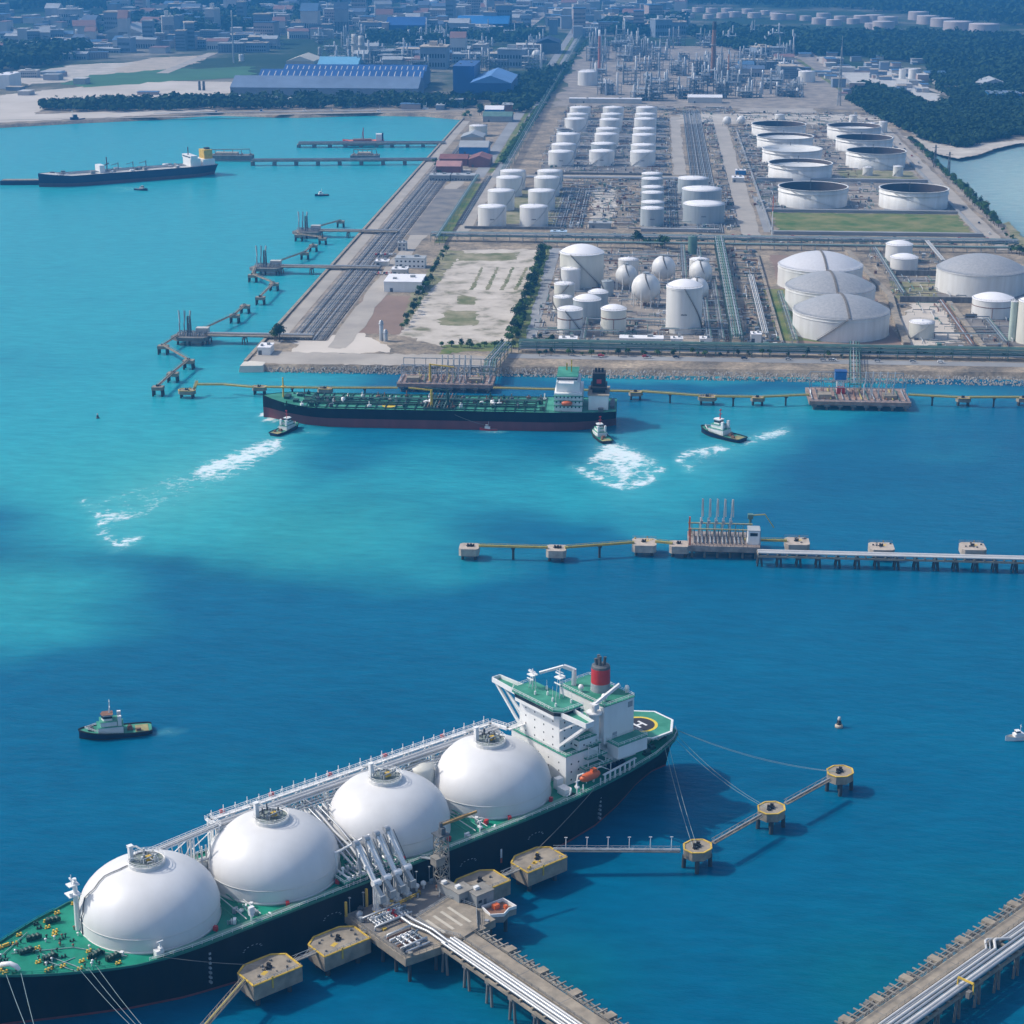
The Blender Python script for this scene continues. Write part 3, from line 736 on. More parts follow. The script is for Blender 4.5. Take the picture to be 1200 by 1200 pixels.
for i, (x, y, wpx) in enumerate(far):
    X, Y = at(x, y+4, GZ); s = px_of(X, Y, GZ)[2]; r = wpx/2/s
    tank('pinkish tank in the far farm, %s from the left of its smaller tanks' % ORD[SM.index((x, y, wpx))] if i < 22 or i >= 27 else 'wide pinkish tank, %s from the right in the far farm' % ORD[26-i], X, Y, r, min(r*.75, 20), kind='cone', shell=PINK, roof=PINKR, dome=.06, stair=0, group='far tank farm', n=20)

# ------------------------------------------------------------------ pipe racks and pipelines on land
def pipe_rack(label, a, b, w=6, z=6.0, pipes=5, mats=(PBLUE,), tiers=1, step=12, name='pipe_rack', px=True, base=None, group=None, frame=STEEL, rp=.4):
    A = Vector(at(*a, GZ) if px else a); B_ = Vector(at(*b, GZ) if px else b); d = B_-A; L = d.length
    t = thing(name, label, 'pipe rack', (A.x, A.y, GZ if base is None else base), math.atan2(d.y, d.x), group)
    for k in range(tiers):
        zz = z-k*2.6
        for i in range(pipes):
            m = MB(); y = -w/2+.6+(w-1.2)*i/max(1, pipes-1); r = rp*random.choice((.7, 1, 1, 1.2))
            m.cyl((0, y, zz+.3+r), (L, y, zz+.3+r), r, n=6); m.build('pipe', mats[(i+k) % len(mats)], t)
    n = max(1, min(60, int(L/step)))
    for i in range(n+1):
        x = L*i/n; m = MB()
        for s in (-1, 1): m.box(x-.2, s*w/2-.2, 0, x+.2, s*w/2+.2, z+.3)
        for k in range(tiers): m.box(x-.22, -w/2, z-.2-k*2.6, x+.22, w/2, z+.25-k*2.6)
        m.build('frame', frame, t)
    return t
def ground_pipes(label, x0, y0, x1, y1, n, along='y', mats=(PBLUE, STEEL), r=.35, z=.8):
    cx, cy = x0, y0
    t = thing('pipeline', label, 'pipeline', (x0, y0, GZ))
    W_ = (x1-x0) if along == 'y' else (y1-y0); L = (y1-y0) if along == 'y' else (x1-x0)
    for i in range(n):
        c = W_*(i+.5)/n; rr = r*random.choice((.6, 1, 1.3)); m = MB(); zz = z+random.random()*.5
        p = [(c, 0, zz), (c, L, zz)] if along == 'y' else [(0, c, zz), (L, c, zz)]
        m.cyl(p[0], p[1], rr, n=6); m.build('pipe', mats[i % len(mats)], t)
    m = MB(); k = int(L/14)
    for i in range(k+1):
        q = L*i/k
        if along == 'y': m.box(-.5, q-.25, 0, W_+.5, q+.25, z-.3)
        else: m.box(q-.25, -.5, 0, q+.25, W_+.5, z-.3)
    if along == 'y': m.box(-.5, 0, 0, -.2, L, z-.5); m.box(W_+.2, 0, 0, W_+.5, L, z-.5)
    else: m.box(0, -.5, 0, L, -.2, z-.5)
    m.build('sleepers', CONCD, t); return t
ground_pipes('blue-grey pipelines laid side by side along the west shore', WEST+16, 1262, WEST+42, 2190, 14, mats=(PBLUE, SILV, PBLUE, STEELD, SILV))
ground_pipes('pipelines running north beyond the west shore buildings', WEST+24, 2230, WEST+40, 2600, 6)
ground_pipes('pipeway of many grey pipes between the two halves of the terminal', 45, 1730, 70, 2800, 14, mats=(PBLUE, SILV, STEELD, PBLUE))
ground_pipes('grey pipes on the sandy strip west of the eight white tanks', -186, 1760, -180, 2090, 3)
ground_pipes('bundle of pipes across the terminal behind the grey tanks', -150, 2080, 45, 2091, 6, 'x', mats=(PBLUE, SILV))
ground_pipes('blue-grey pipe bundle in the yard between the white tanks', -100, 1750, -64, 2000, 13, mats=(PBLUE, STEELD, SILV))
ground_pipes('pipe bundle in the yard beside the six slim grey tanks', 16, 1750, 28, 2060, 5, mats=(STEELD, PBLUE))
pipe_rack('green pipe rack along the quay in front of the domed tanks', (-88, SOUTH+50), (EAST-10, SOUTH+50), 8, 7.5, 5, (PGREEN, PGREEN, SILV, PGREEN), 3, px=False, frame=PGREEN)
pipe_rack('long grey pipe rack crossing behind the front tanks', (-200, 1672), (EAST-10, 1672), 9, 7, 7, (SILV, PGREEN, PBLUE, SILV), 2, px=False)
pipe_rack('low pipe rack just in front of the long crossing rack', (-95, 1648), (EAST-10, 1648), 6, 4.5, 5, (PGREEN, SILV, PBLUE), 1, px=False)
pipe_rack('green elevated pipe rack along the grass verge west of the tanks', (-192, 1650), (-192, 2050), 4, 7, 4, (PGREEN, PGREEN, SILV), 1, px=False, frame=PGREEN)
pipe_rack('green elevated pipe rack following the causeway road inland', (-166, 2080), (-166, 4400), 8, 7, 4, (PGREEN, SILV, PGREEN), 1, step=40, px=False, frame=PGREEN)
pipe_rack('pale green pipe bridge running from the crossing rack to the quay', (63, 1262), (63, 1660), 8, 9, 5, (PGREEN, SILV, PGREEN), 2, px=False, frame=PGREEN)
pipe_rack('pale pipe rack beside the green lawn west of the domed tanks', (84, 1285), (84, 1500), 5, 5, 4, (SILV, PWHITE), 1, px=False)
pipe_rack('low rusty pipe rack running seaward past the small pale tank', (226, 1270), (226, 1420), 4, 3, 3, (RUST, SILV), 1, px=False)
pipe_rack('pale pipe rack leading from the crossing rack to the broad grey dome', (1085, 290), (1105, 314), 4, 6, 3, (PWHITE, SILV), 1)
for i, (x0, x1, y) in enumerate(((-20, 58, 1400), (-60, 58, 1330), (0, 58, 1470), (-20, 56, 1540), (-70, 20, 1590), (-86, -20, 1290), (10, 58, 1300), (190, 250, 1300))):
    pipe_rack('low pipe rack across the front block, %s of several' % ORD[i], (x0, y), (x1, y), 4, 4, 4, (SILV, PBLUE, PGREEN, STEELD), 1, px=False, group='low pipe racks in the front block', rp=.3)
for i, (x0, y0, x1, y1) in enumerate(((44, 1270, 44, 1630), (53, 1270, 53, 1480), (-45, 1262, -45, 1360), (30, 1470, 30, 1640), (104, 1270, 104, 1440), (200, 1440, 200, 1640), (250, 1275, 250, 1350))):
    pipe_rack('short pipe rack running seaward in the front block, %s of several' % ORD[i], (x0, y0), (x1, y1), 4, 4.5, 4, (PGREEN, SILV, STEELD, PBLUE), 1, px=False, group='short seaward pipe racks', rp=.3)
for i, y in enumerate((2190, 2262, 2345, 2440, 2530, 2620)):
    pipe_rack('pale low pipe rack between the white tank rows, %s from the front' % ORD[i], (-132, y), (24, y), 3, 3.4, 3, (PWHITE, SILV, PBLUE), 1, step=16, px=False, group='low racks between the white tanks')
# expansion-loop clutter of pipes, valves and small skids between the tanks
def pipework(label, x0, y0, x1, y1, n, seed, hmax=3.0, name='pipework'):
    """ground clutter nobody could count: one object kept as stuff"""
    rnd = random.Random(seed); m = MB(); ms = [SILV, PBLUE, STEELD, PWHITE, RUST, PGREEN]
    for i in range(n):
        m.mat(i % len(ms))
        x = rnd.uniform(x0, x1); y = rnd.uniform(y0, y1); z = GZ+rnd.uniform(.3, hmax); L = rnd.uniform(4, 22)
        r = rnd.uniform(.15, .45); q = rnd.random()
        if q < .45:
            x2 = min(x1, x+L); m.tube([(x, y, GZ), (x, y, z), (x2, y, z), (x2, y, GZ)], r, 5)
        elif q < .75:
            y2 = min(y1, y+L); m.tube([(x, y, GZ), (x, y, z), (x, y2, z), (x, y2, GZ)], r, 5)
        else:
            s = rnd.uniform(1, 3.2); m.cbox(x, y, GZ, s, s*rnd.uniform(.5, 2), rnd.uniform(.8, hmax))
    o = m.build(name, ms); tag(o, label, 'pipework', None, 'stuff'); return o
for i, (lab, *bx, n) in enumerate((
    ('tangle of pipes and valves in the yard between white and grey tanks', -104, 1745, 10, 2070, 620), ('pipes and pumps around the six slim grey tanks', 10, 1750, 66, 2080, 260), ('manifold pipework west of the floating roof tanks', 106, 1870, 138, 2600, 520),
    ('pipework among the three columns of white tanks', -132, 2115, 24, 2740, 900), ('pipework between the rows of floating roof tanks', 205, 1880, 245, 2600, 260), ('pipes and pumps in the front block west of the tall tank', -84, 1268, 58, 1400, 330),
    ('pipework around the spheres', -80, 1400, 58, 1635, 430), ('pipes in the sandy yard before the broad grey dome', 190, 1268, 330, 1420, 180), ('pipes around the twin white tanks', 190, 1440, 250, 1640, 160), ('pipework strip west of the domed tanks', 68, 1268, 96, 1640, 260),
    ('pipes beside the dirt road west of the white tanks', -168, 1750, -150, 2100, 120), ('plant clutter behind the floating roof tanks', 120, 2600, 330, 2790, 330), ('pipes and skids along the far end of the white tank columns', -130, 2740, 120, 2850, 330), ('yard clutter along the crossing rack', -95, 1684, 335, 1702, 220),
    ('skids and pipes beside the pipeway', 70, 1740, 86, 2700, 330))):
    pipework(lab, *bx, n, 100+i)
# --- dike walls round the tank groups
def dike(label, pts, h=2.2, w=1.0, mt=None):
    t = thing('dike_wall', label, 'wall', (*pts[0], GZ)); m = MB()
    for p, q in zip(pts, pts[1:]): m.bar((p[0]-pts[0][0], p[1]-pts[0][1], h/2), (q[0]-pts[0][0], q[1]-pts[0][1], h/2), w, h)
    m.build('wall', mt or CONCD, t); return t
dike('low grey dike wall in front of the green field', [(116, 1731), (310, 1731)], 3.2, 6, ROADG)
dike('low grey dike wall between the green field and the front floating roof tanks', [(116, 1862), (306, 1862)], 3, 5, ROADG)
dike('grey dike wall behind the two front floating roof tanks', [(118, 2075), (306, 2075)], 4, 6, ROADG)
dike('grey dike wall along the east side of the floating roof tanks', [(308, 1735), (308, 2560)], 2.6, 3, ROADG)
dike('grey dike wall along the west side of the floating roof tanks', [(115, 1740), (115, 2560)], 2.2, 2, ROADG)
dike('tan dike wall curving east of the line of domed tanks', [(182, 1275), (185, 1362), (190, 1440), (181, 1552), (176, 1635)], 3, 5, CONC2)
dike('tan dike wall west of the line of domed tanks', [(95, 1275), (95, 1620)], 2.4, 2, CONC2)
dike('dark dike wall in front of the broad grey dome', [(196, 1428), (256, 1428)], 4.5, 1.4, CONCD)
dike('dark dike wall behind the sandy yard east of the domed tanks', [(206, 1536), (262, 1536)], 4.5, 1.4, CONCD)
dike('tan dike wall running seaward past the small pale tank', [(233, 1422), (234, 1268)], 2.5, 4, CONC2)
dike('dark dike wall around the pinkish-piped white tank', [(238, 1374), (332, 1374)], 3, 1.4, CONCD)
dike('grey dike wall in front of the eight white tanks', [(-176, 1740), (-80, 1740)], 2.4, 2, CONCD)
dike('grey dike wall in front of the grey tanks', [(-8, 1738), (66, 1738)], 3, 6, ROADG)
dike('grey dike wall in front of the three columns of white tanks', [(-132, 2114), (24, 2114)], 2.4, 2, CONCD)
# ------------------------------------------------------------------ the gas carrier alongside the near jetty
SO = (-95.45, 510.1); SF = (-.726, -.688); SL = (.688, -.726); SRZ = math.atan2(SF[1], SF[0])
def sw(X, Y, z=0.0): return (SO[0]+X*SF[0]+Y*SL[0], SO[1]+X*SF[1]+Y*SL[1], z)
def interp(tab, x):
    if x <= tab[0][0]: return tab[0][1]
    for (a, p), (b, q) in zip(tab, tab[1:]):
        if x <= b: return p+(q-p)*(x-a)/(b-a)
    return tab[-1][1]
def hull_mesh(stas, beam_deck, beam_wl, deck_z, zs_fn, x_rake=None):
    """side shell from the deck edge down to just under water; returns rings"""
    rings = []
    for x in stas:
        bd = interp(beam_deck, x); bw = interp(beam_wl, x); dz = interp(deck_z, x)
        ring = []
        for f in zs_fn:
            z = dz*f if f >= 0 else f*3
            k = max(0, min(1, f))**1.25
            b = bw+(bd-bw)*k
            xx = x+(x_rake(x, f) if x_rake else 0)
            ring.append((xx, b, z))
        rings.append(ring)
    return rings
def hull_parts(rings, mats, split, name_lo='boot_topping', name_hi='hull', parent=None):
    """upper hull and the strip of red boot topping as two meshes"""
    for nm, k0, k1, mt in ((name_hi, split, len(rings[0])-1, mats[0]), (name_lo, 0, split, mats[1])):
        m = MB(); vs = []; n = k1-k0+1
        for ring in rings:
            for k in range(k0, k1+1): vs.append(ring[k])
            for k in range(k0, k1+1): vs.append((ring[k][0], -ring[k][1], ring[k][2]))
        fs = []
        for i in range(len(rings)-1):
            a = i*2*n; b = (i+1)*2*n
            for k in range(n-1):
                fs.append([a+k, b+k, b+k+1, a+k+1][::-1]); fs.append([a+n+k, b+n+k, b+n+k+1, a+n+k+1])
        m.add(vs, fs, True)
        m.add(vs, [[k for k in range(n)]+[n+k for k in range(n-1, -1, -1)]])
        e = (len(rings)-1)*2*n
        m.add(vs, [[e+k for k in range(n-1, -1, -1)]+[e+n+k for k in range(n)]])
        m.build(nm, mt, parent)
BD = [(-146, 5), (-144, 8), (-139, 11.5), (-126, 16.2), (-110, 19.5), (-95, 21.6), (-82, 23), (-60, 24), (60, 24), (72, 23.2), (80, 21.8), (91, 18), (100, 14), (106, 11), (112, 7.4), (117, 3.8), (120, 1.2), (121, .3)]
BWL = [(-146, .2), (-138, .5), (-126, 5), (-112, 12), (-95, 18.5), (-75, 22.5), (-60, 24), (50, 24), (65, 21.5), (80, 16.5), (92, 11), (102, 6), (109, 2.5), (113, .6), (121, .2)]
DZ = [(-146, 16), (70, 16), (85, 16.6), (100, 17.8), (121, 19.6)]
stas = [-146, -144, -141.5, -139, -134, -126, -118, -110, -102, -95, -88, -82, -70, -60, -30, 0, 30, 50, 60, 66, 72, 76, 80, 85, 91, 96, 100, 103, 106, 109, 112, 114.5, 117, 119, 120.3, 121]
ship = thing('gas_carrier', 'long black gas carrier with four white domed tanks and a green deck', 'ship', sw(0, 0), SRZ)
rings = hull_mesh(stas, BD, BWL, DZ, [-1, 0, .045, .2, .4, .6, .8, 1.0])
hull_parts(rings, (HULL, BOOT), 2, parent=ship)
# deck plate with a thin green gunwale
m = MB(); dk = [(x, interp(BD, x)-.05, interp(DZ, x)) for x in stas]
vs = [(x, b, z) for x, b, z in dk]+[(x, 0, z+.35) for x, b, z in dk]+[(x, -b, z) for x, b, z in dk]; n = len(stas)
m.add(vs, [[i, n+i, n+i+1, i+1][::-1] for i in range(n-1)]+[[n+i, 2*n+i, 2*n+i+1, n+i+1][::-1] for i in range(n-1)])
dko = m.build('deck', DECK, ship)
m = MB()
for sgn in (1, -1):
    pts = [(x, sgn*(b-.1), z) for x, b, z in dk]
    for p, q in zip(pts, pts[1:]): m.bar((p[0], p[1], p[2]+.3), (q[0], q[1], q[2]+.3), .35, .7)
m.build('gunwale', mat('gunwale_green', (.015, .14, .10), .5, .15, .2), ship)
for sgn, nm in ((1, 'near'), (-1, 'far')):
    m = MB(); m.rail([(x, sgn*(b-.6), z+.4) for x, b, z in dk if x < 78 and not (sgn > 0 and -8 < x < 8)], 1.1, .05, 3.0)
    m.build('deck_railing', W, ship)
m = MB(); m.rail([(121-.6, 0, 19.9)]+[(x, (b-.5), z+.4) for x, b, z in dk[::-1] if 80 < x < 120], 1.1, .05, 3); m.build('bow_railing', DECK, ship)
m = MB(); m.rail([(121-.6, 0, 19.9)]+[(x, -(b-.5), z+.4) for x, b, z in dk[::-1] if 80 < x < 120], 1.1, .05, 3); m.build('bow_railing', DECK, ship)
CROWN = mat('crown_grey_green', (.12, .17, .15), .7, .4, .6, col2=(.30, .32, .30))
# --- tank covers
for i, cx in enumerate((63.9, 21.3, -21.3, -63.9)):
    m = MB(); k = 4.6; hh = 13.6
    pr = [(20.45, 16.2), (20.45, 16.2+k)]
    for j in range(1, 13):
        a = j/12*math.pi/2*.93
        pr.append((20.4*math.cos(a)**.94, 16.2+k+hh*math.sin(a)**1.04))
    pr.append((.01, pr[-1][1]+.1)); topz = pr[-2][1]
    m.lathe(cx, 0, pr, 72); c = m.build('tank_cover', SPH, ship)
    m = MB(); m.lathe(cx, 0, [(20.5, 16.2+k-.12), (20.62, 16.2+k-.1), (20.62, 16.2+k+.1), (20.5, 16.2+k+.12)], 72); m.build('weld_ring', WT, c)
    m = MB(); m.lathe(cx, 0, [(20.6, 16.0), (20.7, 16.0), (20.7, 16.9), (20.5, 16.95)], 72); m.build('base_ring', WT, c)
    # platform on the crown
    m = MB(); m.lathe(cx, 0, [(5.5, topz-1.6), (5.5, topz+.7), (5.2, topz+.9), (5.0, topz+.7)], 24, False); m.build('crown_platform', WT, c)
    m = MB(); m.lathe(cx, 0, [(5.1, topz+.5), (.01, topz+.55)], 24, False); m.build('crown_deck', CROWN, c)
    m = MB(); m.rail([(cx+5.5*math.cos(a), 5.5*math.sin(a), topz+.8) for a in [q*math.pi/8 for q in range(17)]], 1.1, .05, 2.0); m.build('crown_railing', W, c)
    m = MB(); m.box(cx+3.0, -3.2, topz+.6, cx+4.2, -2.0, topz+5.4); m.box(cx+2.8, -3.4, topz+5.4, cx+4.4, -1.8, topz+5.6); m.build('vent_tower', W, c)
    m = MB()
    for q in range(5): m.cyl((cx-2+q*1.0, -1+q*.5, topz+1.1), (cx-2+q, -1+q*.5, topz+2.2+q % 2*.8), .38)
    m.tube([(cx-3, 1.5, topz+1.1), (cx-3, 1.5, topz+2.4), (cx+2, 2.2, topz+2.4), (cx+2, 2.2, topz+1.1)], .22)
    m.tube([(cx-1, -2.2, topz+1.1), (cx-1, -2.2, topz+2), (cx-1, -8, topz+1.4), (cx-1, -14, topz-1.5)], .3); m.build('crown_pipes', STEEL, c)
    m = MB(); rq = random.Random(i)
    for q in range(14):
        a = rq.uniform(0, 6.28); rr_ = rq.uniform(1, 4.4); x_, y_ = cx+rr_*math.cos(a), rr_*math.sin(a); z_ = topz+1.1
        if q % 2: m.cyl((x_, y_, z_), (x_, y_, z_+rq.uniform(.8, 2.6)), rq.uniform(.15, .4), n=6)
        else: m.tube([(x_, y_, z_), (x_, y_, z_+1.1), (x_+rq.uniform(-2.5, 2.5), y_+rq.uniform(-2, 2), z_+1.2)], .16, 5)
    m.build('crown_fittings', (WT, STEELD)[i % 2], c)
    m = MB(); m.box(cx-1.2, .2, topz+1.1, cx+.6, 1.6, topz+2.3); m.build('valve_box', YEL, c)
    # access ladder over the shell, forward side
    for (a0, nm) in ((-.42, 'dome_ladder'),):
        m = MB(); pts = []
        for j in range(12, 0, -1):
            a = j/12*math.pi/2*.93; r_ = 20.4*math.cos(a)**.94+.35; z_ = 16.2+k+hh*math.sin(a)**1.04+.25
            aa = a0+(0, .05, .10, .05)[j % 4]+(12-j)*.022
            pts.append((cx+r_*math.cos(aa), r_*math.sin(aa), z_))
        pts.append((pts[-1][0], pts[-1][1], 16.5))
        for p, q in zip(pts, pts[1:]): m.bar(p, q, .4, .14)
        if i == 0: m.build(nm, STEELD, c)
        else:
            m = MB(); pts = [(cx+(20.4*math.cos(a)**.94+.2)*math.cos(2.5), (20.4*math.cos(a)**.94+.2)*math.sin(2.5)*-1, 16.2+k+hh*math.sin(a)**1.04+.1) for a in [j/10*1.35 for j in range(10, -1, -1)]]
            for p, q in zip(pts, pts[1:]): m.bar(p, q, .3, .12)
            m.build(nm, STEEL, c)
    # hydrant cabinets at the foot
    for aa, mt, nm in ((1.2, RED, 'fire_box'), (2.1, RED, 'fire_box'), (.7, W, 'store_locker')):
        m = MB(); m.cbox(cx+21.8*math.cos(aa), 21.8*math.sin(aa), 16.2, 1.2, 1.0, 1.5, aa); m.build(nm, mt, ship)
# --- raised walkway and pipe trestle on the far side of the domes
def walkway(x0, y0, x1, y1, z, w, nm, mt=W, posts=True, pipes=0, rail=True):
    m = MB(); m.bar((x0, y0, z), (x1, y1, z), w, .4)
    d = Vector((x1-x0, y1-y0, 0)); L = d.length; d.normalize(); nn = Vector((-d.y, d.x, 0))
    p = m.build(nm, mt, ship)
    if rail:
        m = MB()
        for s in (-1, 1): m.rail([(x0+nn.x*s*w/2, y0+nn.y*s*w/2, z+.2), (x1+nn.x*s*w/2, y1+nn.y*s*w/2, z+.2)], 1.15, .055, 2.2)
        m.build('walkway_railing', W, p)
    if posts:
        m = MB(); k = max(1, int(L/8))
        for i in range(k+1):
            q = Vector((x0, y0, 0))+d*(L*i/k)
            for s in (-1, 1): m.bar((q.x+nn.x*s*w*.4, q.y+nn.y*s*w*.4, 16), (q.x+nn.x*s*w*.4, q.y+nn.y*s*w*.4, z-.2), .45)
            if i < k:
                q2 = q+d*(L/k)
                m.bar((q.x-nn.x*w*.4, q.y-nn.y*w*.4, 17), (q2.x-nn.x*w*.4, q2.y-nn.y*w*.4, z-.5), .25); m.bar((q.x+nn.x*w*.4, q.y+nn.y*w*.4, z-5), (q2.x+nn.x*w*.4, q2.y+nn.y*w*.4, z-.5), .22)
        m.build('trestle_posts', W, p)
    if pipes:
        for j in range(pipes):
            m = MB(); o_ = (j-(pipes-1)/2)*w/pipes*.8; m.cyl((x0+nn.x*o_, y0+nn.y*o_, z+.75), (x1+nn.x*o_, y1+nn.y*o_, z+.75), .28 if j % 2 else .38, n=6); m.build('cargo_pipe', (PWHITE, SILV)[j % 2], p)
    return p
walkway(33.5, -16.8, -77.5, -16.8, 31, 2.0, 'catwalk')
walkway(33.5, -13.2, -77.5, -13.2, 30.2, 4.2, 'pipe_trestle', WT, True, 4, False)
walkway(33.5, -17.8, 33.5, -11, 31, 1.8, 'catwalk_landing', W, False)
walkway(62, -8.8, 33.5, -11.8, 31, 2.0, 'forward_catwalk', W, True, 2)
walkway(-77.5, -16.8, -79.5, -9.5, 31, 2.0, 'catwalk_landing', W, False)
walkway(-79.5, -9.5, -88, -9.5, 31, 2.2, 'aft_catwalk', W, False)
m = MB()
for q in range(26):
    x = 32-q*4.3; m.bar((x, -17.8, 31), (x, -17.8, 33.4+.5*(q % 2)), .18); m.box(x-.3, -18.1, 31.8, x+.3, -17.6, 32.4)
m.build('catwalk_lamps', W, ship)
for x in (28, 10, -12, -34, -58): m = MB(); m.box(x-.8, -18.6, 31.2, x+.8, -17.8, 32.2); m.build('fire_box', RED, ship)
m = MB()  # upright clutter of pipes and braces between the domes
for gx in (42.6, 0, -42.6):
    for q in range(9):
        x = gx-5+q*1.25; y = -15+(q*5 % 11)
        m.cyl((x, y, 16), (x, y, 24+(q*3 % 8)), .28, n=6)
    for q in range(5): m.tube([(gx-6, -15+q*2, 20+q), (gx+6, -15+q*2, 20+q)], .25)
    for q in range(4): m.bar((gx-5+q*3, -14, 16), (gx-3+q*3, -14, 30), .2)
for q in range(44):
    x = 32-q*2.5; y = -9.5+(q*7 % 5)*.5; z = 24+(q*11 % 7)
    m.bar((x, -12, 16), (x, -12, 30), .16) if q % 2 else m.tube([(x, -15, z), (x, y, z), (x-1.5, y, z-3)], .2, 5)
m.build('trestle_pipework', PWHITE, ship)
for k, y in enumerate((-10.6, -9.6, -8.8)):
    m = MB(); m.tube([(33, y, 29.3-k*.5), (-76, y, 29.3-k*.5)], .22+.1*(k % 2), 6); m.build('cargo_pipe', (PWHITE, SILV)[k % 2], ship)
# deck house between the middle and third tank, and a cylinder tank aft of it
m = MB(); m.box(-6, -14, 16, 5.5, -5, 24); m.build('compressor_house', W, ship)
m = MB(); m.lathe(-42.8, -9.5, [(4.6, 16), (4.6, 28), (4.2, 28.8), (.01, 29.2)], 24); m.build('deck_tank', WT2, ship)
m = MB(); m.lathe(42.8, -8, [(2.6, 16), (2.6, 23), (.01, 23.8)], 16); m.build('deck_tank', WT2, ship)
# cargo cross-over pipes running down to the manifold
for q in range(6):
    m = MB(); x = -4.5+q*1.7; m.tube([(x, -13, 29), (x, -7, 27.5), (x, 3, 25.2-(q % 2)), (x, 12, 22.5-(q % 3)*.5), (x, 16.5, 20.2), (x, 20.5, 19.4)], .42 if q % 2 else .3, 8); m.build('crossover_pipe', (SILV, PWHITE)[q % 2], ship)
m = MB()
for q in range(6):
    for (y, z) in ((-2, 25.8), (8, 23.2), (15, 20)): m.bar((-5.5, y, z-.8), (5, y, z-.8), .35)
    for (y, z) in ((-2, 25.5), (8, 23), (15, 20)): m.bar((-5.4+q*2, y, 16), (-5.4+q*2, y, z-.8), .22)
m.build('pipe_supports', W, ship)
for q in range(11):
    m = MB(); x = -9+q*1.75
    m.cyl((x, 16.5, 18.9), (x, 22.6, 18.9), .36); m.cyl((x, 22.2, 18.9), (x, 22.75, 18.9), .62); m.cyl((x, 19.2, 18.9), (x, 19.2, 20.9), .3); m.cyl((x-.35, 19.2, 20.9), (x+.35, 19.2, 20.9), .5)
    m.cyl((x, 17.6, 16.2), (x, 17.6, 18.9), .28); m.build('manifold_pipe', (SILV, W, STEEL)[q % 3], ship)
m = MB(); m.box(-11, 16, 17.6, 10.5, 22.9, 17.9); m.build('manifold_platform', DECK2, ship)
m = MB(); m.rail([(-11, 16, 17.9), (-11, 22.9, 17.9), (10.5, 22.9, 17.9), (10.5, 16, 17.9)], 1.1, .06, 1.8)
for q in range(9): m.bar((-10.5+q*2.5, 22.6, 16.2), (-10.5+q*2.5, 22.6, 17.7), .3)
m.build('manifold_railing', W, ship)
m = MB(); m.cyl((8.5, 15.5, 16.2), (8.5, 15.5, 25), .7, .5); m.bar((8.5, 15.5, 24.6), (-3, 17, 27.5), .55, .5); m.bar((8.5, 15.5, 25), (-3, 17, 27.6), .1); m.build('hose_crane', W, ship)
# port side deck pipes and lamp posts
m = MB()
for o_, r_ in ((0, .22), (.7, .16), (-.7, .16)): m.tube([(75, 21.6+o_*.3, 17), (60, 22.2+o_, 17), (12, 22.4+o_, 17)], r_); m.tube([(-12, 22.4+o_, 17), (-60, 22.4+o_, 17), (-80, 21+o_, 17)], r_)
m.build('deck_pipes', mat('pipe_pale_green', (.22, .38, .30), .5, .1, .3), ship)
for x in (42.6, -42.6, -85, 72):
    y = interp(BD, x)-2.2; m = MB(); m.cyl((x, y, 16.2), (x, y, 21), .28); m.bar((x-1, y, 21), (x+1, y, 21), .3, .25); m.box(x-.5, y-.8, 18.6, x+.5, y+.8, 19.2)
    if x == 42.6: m.box(x-.9, y-.6, 19.3, x+.7, y+.6, 21.5)
    m.build('lamp_post', W, ship)
# small deck gear between the domes and along the near side
rn = random.Random(17)
for k in range(60):
    gx = rn.choice((42.6, 0, -42.6, 62, -84)); x = gx+rn.uniform(-7, 7); y = rn.uniform(4, 22)
    if gx == 0 and -10 < x < 9: continue
    if min((x-c)**2+y*y for c in (63.9, 21.3, -21.3, -63.9)) < 22.4**2: continue
    m = MB(); m.cbox(x, y, 16.2, rn.uniform(.5, 1.8), rn.uniform(.5, 1.4), rn.uniform(.5, 1.6), rn.random()); m.cyl((x+1, y, 16.2), (x+1, y, 16.2+rn.uniform(.6, 2)), .18, n=6); m.build('deck_fitting', (W, STEEL, DKGREEN, RED, W)[k % 5], ship)
for x0 in (42.6, -42.6):
    for q in range(4): m = MB(); m.tube([(x0-4+q*2.4, -14, 18), (x0-4+q*2.4, 6, 17.6), (x0-4+q*2.4, 20.5, 17.2)], .16+.05*(q % 2), 6); m.build('deck_pipe', (PWHITE, DECK2)[q % 2], ship)
for x0 in (-96, 58):
    for q in range(7): m = MB(); b_ = interp(BD, x0)-(1.2 if x0 < 0 else 0); m.box(x0-.3, b_-1.2, 3+q*1.6, x0+.3, b_+.04, 3.6+q*1.6); m.build('draught_mark', STEEL, ship)
